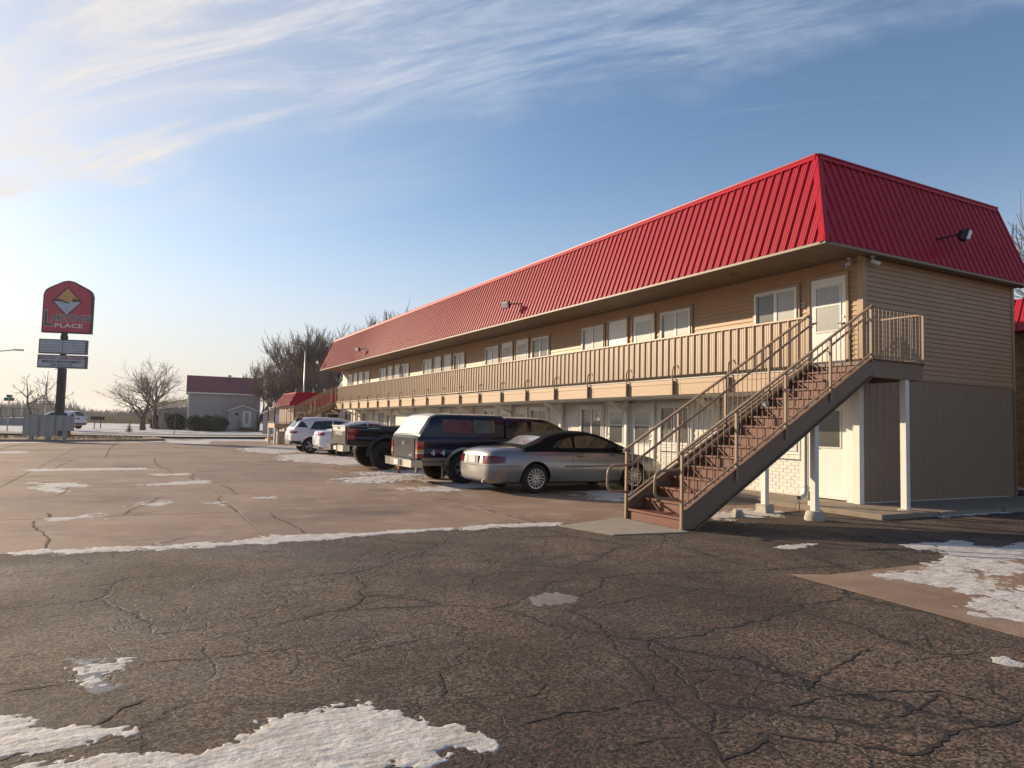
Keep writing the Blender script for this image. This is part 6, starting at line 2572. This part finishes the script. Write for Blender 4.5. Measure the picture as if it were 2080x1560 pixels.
def leaf_blob(mb, c, rad, n, size, seed, flat=0.0):
    r = random.Random(seed)
    for i in range(n):
        a, b_ = r.uniform(0, 2 * math.pi), math.acos(r.uniform(-1, 1))
        rr = r.uniform(.72, 1.04) * (1 + .08 * math.sin(3 * a) + .06 * math.sin(5 * b_ + 1))
        p = Vector((c[0] + rad[0] * rr * math.sin(b_) * math.cos(a), c[1] + rad[1] * rr * math.sin(b_) * math.sin(a), max(c[2] + rad[2] * rr * math.cos(b_), .02)))
        u = Vector((r.gauss(0, 1), r.gauss(0, 1), r.gauss(0, 1))).normalized()
        w = u.cross(Vector((r.gauss(0, 1), r.gauss(0, 1), r.gauss(0, 1)))).normalized()
        s = size * r.uniform(.6, 1.3)
        mb.add([p - u * s, p + w * s * .5, p + u * s, p - w * s * .5], [(0, 1, 2, 3)])


def shrub(u, v, D, rx, rz_, label, seed):
    b0 = dp(u, v, D)
    o = empty('clipped_shrub', (b0[0], b0[1], 0.1), label, 'shrub', 'dark clipped shrubs by the house')
    m_ = MB()
    leaf_blob(m_, (b0[0], b0[1], rz_ * .92 + .1), (rx, rx * .9, rz_), 1500, .10, seed)
    m_.build('foliage', M['hedge'], o, fix=False)
    m_ = MB()
    m_.lathe([(rx * .25, 0), (rx * .80, rz_ * .35), (rx * .86, rz_ * 1.0), (rx * .66, rz_ * 1.55), (rx * .2, rz_ * 1.75)], 'z', 12, (b0[0], b0[1], .1))
    m_.build('inner_growth', M['hedge'], o, smooth=True)


for u, v, D, rx, rz_, lab in ((397, 874, 80, 1.15, .88, 'dark clipped shrub at the left corner of the red-roofed house'), (420, 874, 80, 1.1, .92, 'dark clipped shrub, middle of three against the house wall'), (442, 875, 79, 1.15, .90, 'dark clipped shrub next to the house porch'),
                              (318, 868, 86, .9, .9, 'dark shrub nearest the bare tree trunks'), (337, 868, 86, .95, .95, 'dark shrub between two others before the low wing'), (357, 869, 85, 1.0, .98, 'dark shrub in front of the low side wing')):
    shrub(u, v, D, rx, rz_, lab, u)
b0 = dp(262, 878, 64)
o = empty('young_conifer', (b0[0], b0[1], .1), 'tiny dark conifer alone on the snowy lawn', 'tree')
m = MB()
for k in range(14):
    z = .12 + k * .065
    rr = .36 * (1 - k / 14.5)
    for q in range(14):
        a = q * 2 * math.pi / 14 + k
        d = Vector((math.cos(a), math.sin(a), -.25))
        pp = Vector((b0[0], b0[1], .1 + z))
        m.add([pp, pp + d * rr + Vector((-d.y, d.x, 0)) * .05, pp + d * rr * 1.15, pp + d * rr + Vector((d.y, -d.x, 0)) * .05], [(0, 1, 2, 3)])
m.build('crown', M['conifer'], o, fix=False)
m = MB(); m.tube([(b0[0], b0[1], .05), (b0[0], b0[1], 1.0)], .03, 5, True, [.035, .01]); m.build('trunk', M['bark'], o)

# far tree line
m = MB()
r = random.Random(5)
for i in range(420):
    u = r.uniform(-120, 760)
    D = r.uniform(260, 420)
    b0 = dp(u, 850, D)
    hgt = r.uniform(4.0, 8.5) * (1 + .35 * math.sin(u * .021))
    for k in range(26):
        a = r.uniform(0, 2 * math.pi)
        z0_ = hgt * r.uniform(0, .55)
        ln = hgt * r.uniform(.3, .6)
        dx, dy = math.cos(a) * ln * .55, math.sin(a) * ln * .55
        w = r.uniform(.10, .30)
        c = (b0[0] + r.gauss(0, 1.6), b0[1] + r.gauss(0, 1.6))
        m.add([(c[0] - w, c[1], z0_), (c[0] + w, c[1], z0_), (c[0] + dx, c[1] + dy, z0_ + ln)], [(0, 1, 2)])
tag(m.build('tree_line', M['far_twig'], None, fix=False), 'hazy line of bare woods along the horizon', 'woods', kind='stuff')
# scrub mound right of the sign in the distance
m = MB()
for i in range(240):
    u = r.uniform(150, 480)
    D = r.uniform(150, 190)
    b0 = dp(u, 850, D)
    hgt = r.uniform(.8, 2.6)
    for k in range(10):
        a = r.uniform(0, 6.28)
        w = r.uniform(.06, .14)
        c = (b0[0] + r.gauss(0, 1.2), b0[1] + r.gauss(0, 1.2))
        m.add([(c[0] - w, c[1], 0), (c[0] + w, c[1], 0), (c[0] + math.cos(a) * .8, c[1] + math.sin(a) * .8, hgt * r.uniform(.6, 1))], [(0, 1, 2)])
tag(m.build('scrub', M['dead_grass'], None, fix=False), 'brown scrub growing beyond the snowy fields', 'scrub', kind='stuff')
# dead grass tufts on the island
m = MB()
for i in range(900):
    x, y = r.uniform(-24, -12.2), r.uniform(36.8, 44)
    if y < 36.6 + max(0, (x + 18) * .55) or r.random() < .25 or vnoise(np.array([x * .7]), np.array([y * .7]))[0] < .42:
        continue
    for k in range(5):
        a = r.uniform(0, 6.28)
        ln = r.uniform(.06, .20)
        m.add([(x - .012, y, .1), (x + .012, y, .1), (x + math.cos(a) * ln * .6, y + math.sin(a) * ln * .6, .1 + ln)], [(0, 1, 2)])
tag(m.build('dry_grass', M['dead_grass'], None, fix=False), 'dry tufts of grass around the mailboxes', 'grass', kind='stuff')

# ------------------------------------------------------------------ house with the red roof
HD = 85.0
h0 = dp(380, 872, HD)
hx = Vector((_R0[0], _R0[1], 0))
HW = 8.2
house = empty('house', (h0[0], h0[1], .08), 'plain beige house with a red metal roof and a small gabled porch', 'house', rz=-YAW + math.radians(25))
HE, HP, HDp = 4.72, 6.85, 7.0
m = MB(); m.box(0, HW, 0, HDp, 0, HE); put(m, 'wall', 'house_wall', house)
m = MB(); m.prism([(0, HE), (HDp, HE), (HDp / 2, HP - .1)], 0.0, .12, 'yz'); put(m, 'gable', 'house_wall', house)
m = MB(); m.prism([(0, HE), (HDp, HE), (HDp / 2, HP - .1)], HW - .12, HW, 'yz'); put(m, 'gable', 'house_wall', house)
ov = .35
m = MB()
for s in (0, 1):
    y0_, y1_ = (-ov, HDp / 2) if s == 0 else (HDp + ov, HDp / 2)
    zz = HE - .12
    m.add([(-.3, y0_, zz), (HW + .3, y0_, zz), (HW + .3, y1_, HP), (-.3, y1_, HP), (-.3, y0_, zz - .1), (HW + .3, y0_, zz - .1), (HW + .3, y1_, HP - .1), (-.3, y1_, HP - .1)],
          [(0, 1, 2, 3), (7, 6, 5, 4), (0, 4, 5, 1), (1, 5, 6, 2), (3, 7, 4, 0)])
hr = put(m, 'roof', 'house_roof', house)
for k in range(21):
    x = -.28 + k * (HW + .56) / 20
    m = MB(); m.bar((x, -ov, HE - .09), (x, HDp / 2, HP + .03), .05, .05); put(m, 'roof_rib', 'house_roof', hr)
m = MB(); m.box(-.3, HW + .3, -ov - .02, -ov + .02, HE - .28, HE - .11); put(m, 'eave_board', 'white_paint', hr)
m = MB(); m.box(4.5, 4.9, HDp / 2 - .2, HDp / 2 + .2, HP - .2, HP + .25); put(m, 'roof_vent', 'galvanised', hr)
for x in (0, HW):
    m = MB(); m.box(x - .08, x + .08, -.06, .05, 0, HE - .1); put(m, 'corner_board', 'white_paint', house)
# porch
PX0, PX1 = 4.55, 7.75
pm_ = (PX0 + PX1) / 2
m = MB(); m.box(PX0, PX1, -1.5, -.001, 0, 2.55); m.prism([(PX0, 2.551), (PX1, 2.551), (pm_, 3.05)], -1.5, -.001, 'xz'); po = put(m, 'porch', 'house_wall', house)
m = MB(); m.bar((PX0 - .25, -.8, 2.5), (pm_, -.8, 3.2), 1.8, .08, (0, 0, 1)); m.bar((PX1 + .25, -.8, 2.5), (pm_, -.8, 3.2), 1.8, .08, (0, 0, 1)); put(m, 'porch_roof', 'house_roof', po)
m = MB(); m.bar((PX0 - .25, -1.74, 2.44), (pm_, -1.74, 3.14), .04, .14, (0, 0, 1)); m.bar((PX1 + .25, -1.74, 2.44), (pm_, -1.74, 3.14), .04, .14, (0, 0, 1)); put(m, 'barge_board', 'white_paint', po)
dx0 = 6.15
m = MB(); m.box(dx0, dx0 + .95, -1.56, -1.501, .45, 2.45); dd_ = put(m, 'door', 'white_paint', po)
m = MB(); m.box(dx0 + .28, dx0 + .67, -1.575, -1.561, .95, 2.25); put(m, 'door_glass', 'curtain', dd_)
m = MB(); m.box(dx0 - .5, dx0 + 1.4, -2.5, -1.51, 0, .42); st = put(m, 'porch_step', 'timber', po)
for x in (dx0 - .48, dx0 + 1.38):
    m = MB(); m.box(x - .05, x + .05, -2.5, -2.4, .42, 1.3); m.box(x - .03, x + .03, -2.4, -1.52, 1.2, 1.28); m.box(x - .03, x + .03, -2.4, -1.52, .6, .66); put(m, 'porch_rail', 'timber', po)
m = MB(); m.box(PX0 + .75, PX0 + 1.05, -1.58, -1.501, 1.9, 2.2); put(m, 'porch_lamp', 'black_metal', po)
# side wing
m = MB(); m.box(-3.2, -.1, 1.2, 6.0, 0, 2.6); wg = put(m, 'wing_wall', 'house_wall', house)
m = MB(); m.add([(-3.6, .9, 2.5), (-.1, .9, 3.1), (-.1, 6.2, 3.9), (-3.6, 6.2, 3.3), (-3.6, .9, 2.36), (-.1, .9, 2.96), (-.1, 6.2, 3.76), (-3.6, 6.2, 3.16)], [(0, 1, 2, 3), (7, 6, 5, 4), (0, 4, 5, 1), (1, 5, 6, 2), (2, 6, 7, 3), (3, 7, 4, 0)]); put(m, 'wing_roof', 'dark_shingle', wg)
m = MB(); m.bar((-3.6, .88, 2.43), (-.1, .88, 3.03), .03, .16, (0, 0, 1)); put(m, 'barge_board', 'white_paint', wg)
m = MB(); m.box(-2.6, -1.8, 1.16, 1.199, 1.0, 2.0); put(m, 'window', 'car_glass', wg)

# garage
GD = 70.0
g0 = dp(533, 879, GD)
gar = empty('garage', (g0[0], g0[1], .08), 'tan garage with white roll-up door and dark gable roof', 'garage', rz=-YAW + .30)
GW = 5.6
m = MB(); m.box(0, GW, 0, 6, 0, 2.2); m.prism([(0, 2.2), (GW, 2.2), (GW / 2, 3.2)], 0, 6, 'xz'); gw_ = put(m, 'wall', 'house_wall', gar)
m = MB()
for xa, xb in ((-.35, GW / 2), (GW + .35, GW / 2)):
    m.add([(xa, -.3, 2.06), (xb, -.3, 3.3), (xb, 6.3, 3.3), (xa, 6.3, 2.06), (xa, -.3, 1.94), (xb, -.3, 3.18), (xb, 6.3, 3.18), (xa, 6.3, 1.94)], [(0, 1, 2, 3), (7, 6, 5, 4), (0, 4, 5, 1), (2, 6, 7, 3), (3, 7, 4, 0)])
put(m, 'roof', 'dark_shingle', gar)
m = MB(); m.bar((-.35, -.32, 2.0), (GW / 2, -.32, 3.24), .03, .16, (0, 0, 1)); m.bar((GW + .35, -.32, 2.0), (GW / 2, -.32, 3.24), .03, .16, (0, 0, 1)); put(m, 'barge_board', 'white_paint', gar)
for k in range(4):
    m = MB(); m.box(.9, 4.2, -.06, -.01, .05 + k * .5, .53 + k * .5); put(m, 'door_panel', 'white_vinyl', gw_)

# ------------------------------------------------------------------ neighbour building on the right
nbr = empty('brick_building', (12, 4, 0), 'tan brick building with a bright red roof beyond the end wall', 'building')
NX, NY0, NY1 = 10.0, -7.0, 9.5
m = MB(); m.box(NX, NX + 9, NY0, NY1, -.05, 4.5); nw = m.build('wall', M['mortar_tan'], nbr)
bw2, bh2 = .215, .075
bmx = MB(); bmx.add([(0, 0, 0), (-.02, .003, .003), (0, bw2 - .012, 0), (-.02, bw2 - .015, .003), (0, 0, bh2 - .012), (-.02, .003, bh2 - .015), (0, bw2 - .012, bh2 - .012), (-.02, bw2 - .015, bh2 - .015)], [(1, 5, 7, 3), (0, 4, 5, 1), (2, 3, 7, 6), (4, 6, 7, 5), (0, 1, 3, 2)])
bme = bmx.mesh('brick', M['tan_brick'])
rest = MB()
nn = 0
for r_ in range(60):
    z = r_ * bh2
    y = NY0 + (bw2 / 2 if r_ % 2 else 0)
    while y < NY1 - bw2:
        if 1.55 < y < 2.62 and nn < 300:
            link('brick', bme, nw, (NX, y, z)); nn += 1
        else:
            jx = random.uniform(-.003, .002)
            rest.add([(v[0] + NX + jx, v[1] + y, v[2] + z) for v in bmx.v], bmx.f)
        y += bw2
o = rest.build('brickwork', M['tan_brick'], nw, fix=False)
o['kind'] = 'stuff'
s3 = Vector((.45, 0, 1.0)); l3 = s3.length; s3.normalize()
pmn = panel_mesh(4, .03, (0, 0, 0), (0, -1, 0), s3, Vector((-s3.z, 0, s3.x)), l3, M['red_roof'])
m = MB(); m.add([(NX - .42, NY0 - .4, 4.49), (NX + .03, NY0 - .4, 5.49), (NX + 9, NY0 - .4, 5.49), (NX + 9, NY0 - .4, 4.49), (NX - .42, NY1 + .4, 4.49), (NX + .03, NY1 + .4, 5.49), (NX + 9, NY1 + .4, 5.49), (NX + 9, NY1 + .4, 4.49)], [(0, 1, 2, 3), (7, 6, 5, 4), (0, 4, 5, 1), (1, 5, 6, 2), (3, 7, 4, 0)]); nr = m.build('roof', M['red_trim'], nbr)
y = NY0
while y < NY1:
    link('roof_panel', pmn, nr, (NX - .45, y + 4 * PER, 4.5))
    y += 4 * PER
snow_patch([(9.2, 1.0), (9.9, 1.0), (9.9, 4), (9.0, 4)], .10, .2, .6, 3, label='strip of snow against the tan brick wall')

# ------------------------------------------------------------------ street furniture


def street_lamp(u, vb, vt, D, arm, label, r0=.09):
    b0, t0 = dp(u, vb, D), dp(u, vt, D)
    o = empty('street_lamp', (b0[0], b0[1], 0), label, 'street lamp', 'street lamps')
    m_ = MB(); m_.tube([(b0[0], b0[1], -.05), (b0[0], b0[1], t0[2])], r0, 8, True, [r0, r0 * .6]); m_.build('pole', M['galvanised'], o, smooth=True)
    a1 = Vector((b0[0], b0[1], t0[2] - .1))
    d = Vector((_R0[0], _R0[1], 0)) * arm
    m_ = MB(); m_.tube([a1, a1 + d * .5 + Vector((0, 0, .35)), a1 + d + Vector((0, 0, .5))], .045, 6); m_.build('arm', M['galvanised'], o, smooth=True)
    e_ = a1 + d + Vector((0, 0, .5))
    dn = d.normalized()
    m_ = MB(); m_.bar(e_, e_ + dn * .7, .28, .12); m_.build('lamp_head', M['galvanised'], o)


street_lamp(615, 850, 712, 62, -.5, 'grey street lamp rising behind the low red roof')
street_lamp(91, 850, 752, 74, 2.2, 'thin street lamp with a long arm beside the sign')
street_lamp(-46, 850, 718, 58, 2.7, 'street lamp arm reaching in above the bridge wall')
street_lamp(43, 846, 812, 170, 2.2, 'small street lamp far beyond the bridge wall', .12)
b0 = dp(14, 884, 52)
o = empty('street_name_sign', (b0[0], b0[1], 0), 'green street name sign on a thin post by the roadside', 'sign', rz=-YAW + .1)
m = MB(); m.box(-.03, .03, -.03, .03, -.1, 2.9); put(m, 'post', 'galvanised', o)
m = MB(); m.box(-.38, .36, -.015, .015, 2.45, 2.68); put(m, 'blade', 'street_green', o)
m = MB(); m.box(-.05, .05, -.3, .3, 2.70, 2.90); put(m, 'cross_blade', 'street_green', o)
b0 = dp(354, 882, 58)
m = MB(); m.tube([(b0[0], b0[1], 0), (b0[0], b0[1], 2.15)], .03, 6); tag(m.build('marker_post', M['timber'], None), 'thin wooden post standing on the lawn edge', 'post')
# bridge wall and fence on the left
bw0, bw1 = dp(-140, 858, 88), dp(76, 857, 96)
o = empty('bridge_wall', (bw0[0], bw0[1], 0), 'low concrete bridge wall topped by a dark wire fence', 'wall')
a_, b_ = Vector((bw0[0], bw0[1], .2)), Vector((bw1[0], bw1[1], .2))
m = MB(); m.bar(a_, b_, .4, 1.6); m.build('wall', M['barrier'], o)
for k in range(9):
    q = a_.lerp(b_, k / 8)
    m = MB(); m.box(q.x - .05, q.x + .05, q.y - .05, q.y + .05, .9, 2.35); m.build('fence_post', M['black_metal'], o)
for zz in (2.32, 1.15):
    m = MB(); m.bar((a_.x, a_.y, zz), (b_.x, b_.y, zz), .06, .06); m.build('fence_rail', M['black_metal'], o)
m = MB()
for k in range(90):
    q = a_.lerp(b_, k / 89)
    m.box(q.x - .008, q.x + .008, q.y - .008, q.y + .008, 1.15, 2.32)
wf = m.build('fence_wire', M['black_metal'], o, fix=False)
wf['kind'] = 'stuff'
for u, v, D, lb in ((163, 850, 78, 'small dark roadside box nearest the white car'), (192, 849, 80, 'small dark roadside box between two others'), (205, 847, 82, 'small dark roadside box closest to the scrub')):
    b0 = dp(u, v + 6, D)
    o = empty('roadside_mailbox', (b0[0], b0[1], 0), lb, 'mailbox', 'roadside mailboxes')
    m = MB(); m.box(b0[0] - .05, b0[0] + .05, b0[1] - .05, b0[1] + .05, -.1, 1.05); m.build('post', M['timber'], o)
    m = MB(); m.box(b0[0] - .38, b0[0] + .38, b0[1] - .12, b0[1] + .12, 1.05, 1.32); m.tube([(b0[0] - .38, b0[1], 1.32), (b0[0] + .38, b0[1], 1.32)], .12, 10); m.build('box', M['black_metal'], o)
# kerb end painted yellow by the far stairs, and a dark stand beside it
b0 = gp(555, 895)
m = MB(); m.box(b0[0] - .5, b0[0] + .5, b0[1] - .3, b0[1] + .3, 0, .16); tag(m.build('yellow_kerb', M['yellow_paint'], None), 'yellow painted kerb block by the far stairs', 'kerb')
b0 = dp(565, 895, 50)
o = empty('barbecue_grill', (b0[0], b0[1], 0), 'dark charcoal grill standing in the snow before the garage', 'grill')
m = MB(); m.tube([(b0[0], b0[1], 0), (b0[0], b0[1], .85)], .04, 6); m.build('stand', M['black_metal'], o)
m = MB(); m.box(b0[0] - .35, b0[0] + .25, b0[1] - .2, b0[1] + .2, .85, 1.1); m.build('fire_box', M['black_metal'], o)
m = MB(); m.box(b0[0] + .26, b0[0] + .5, b0[1] - .15, b0[1] + .15, .98, 1.01); m.build('shelf', M['black_metal'], o)

# a white car on the road behind the sign
far_car = copy_tree(suv)
b0 = dp(120, 862, 64)
far_car.location = (b0[0], b0[1], .25)
far_car.rotation_euler = (0, 0, math.radians(150))
far_car['label'] = 'white car passing behind the sign pole and mailboxes'
far_car['group'] = 'cars on the road'

# ------------------------------------------------------------------ winter haze
hzm = bpy.data.materials.new('haze_air')
hzm.use_nodes = True
_n = hzm.node_tree
for nd in list(_n.nodes):
    if nd.type != 'OUTPUT_MATERIAL':
        _n.nodes.remove(nd)
_pv = _n.nodes.new('ShaderNodeVolumePrincipled')
_pv.inputs['Color'].default_value = (0.93, 0.93, 0.95, 1)
_pv.inputs['Density'].default_value = 0.00022
_pv.inputs['Anisotropy'].default_value = 0.45
_n.links.new(_pv.outputs[0], [q for q in _n.nodes if q.type == 'OUTPUT_MATERIAL'][0].inputs['Volume'])
m = MB()
m.box(-905, 905, -305, 1605, -1.2, 17.0)
hz_o = m.build('haze', hzm, None)
tag(hz_o, 'thin pale winter haze over the lot and fields', 'haze', kind='stuff')
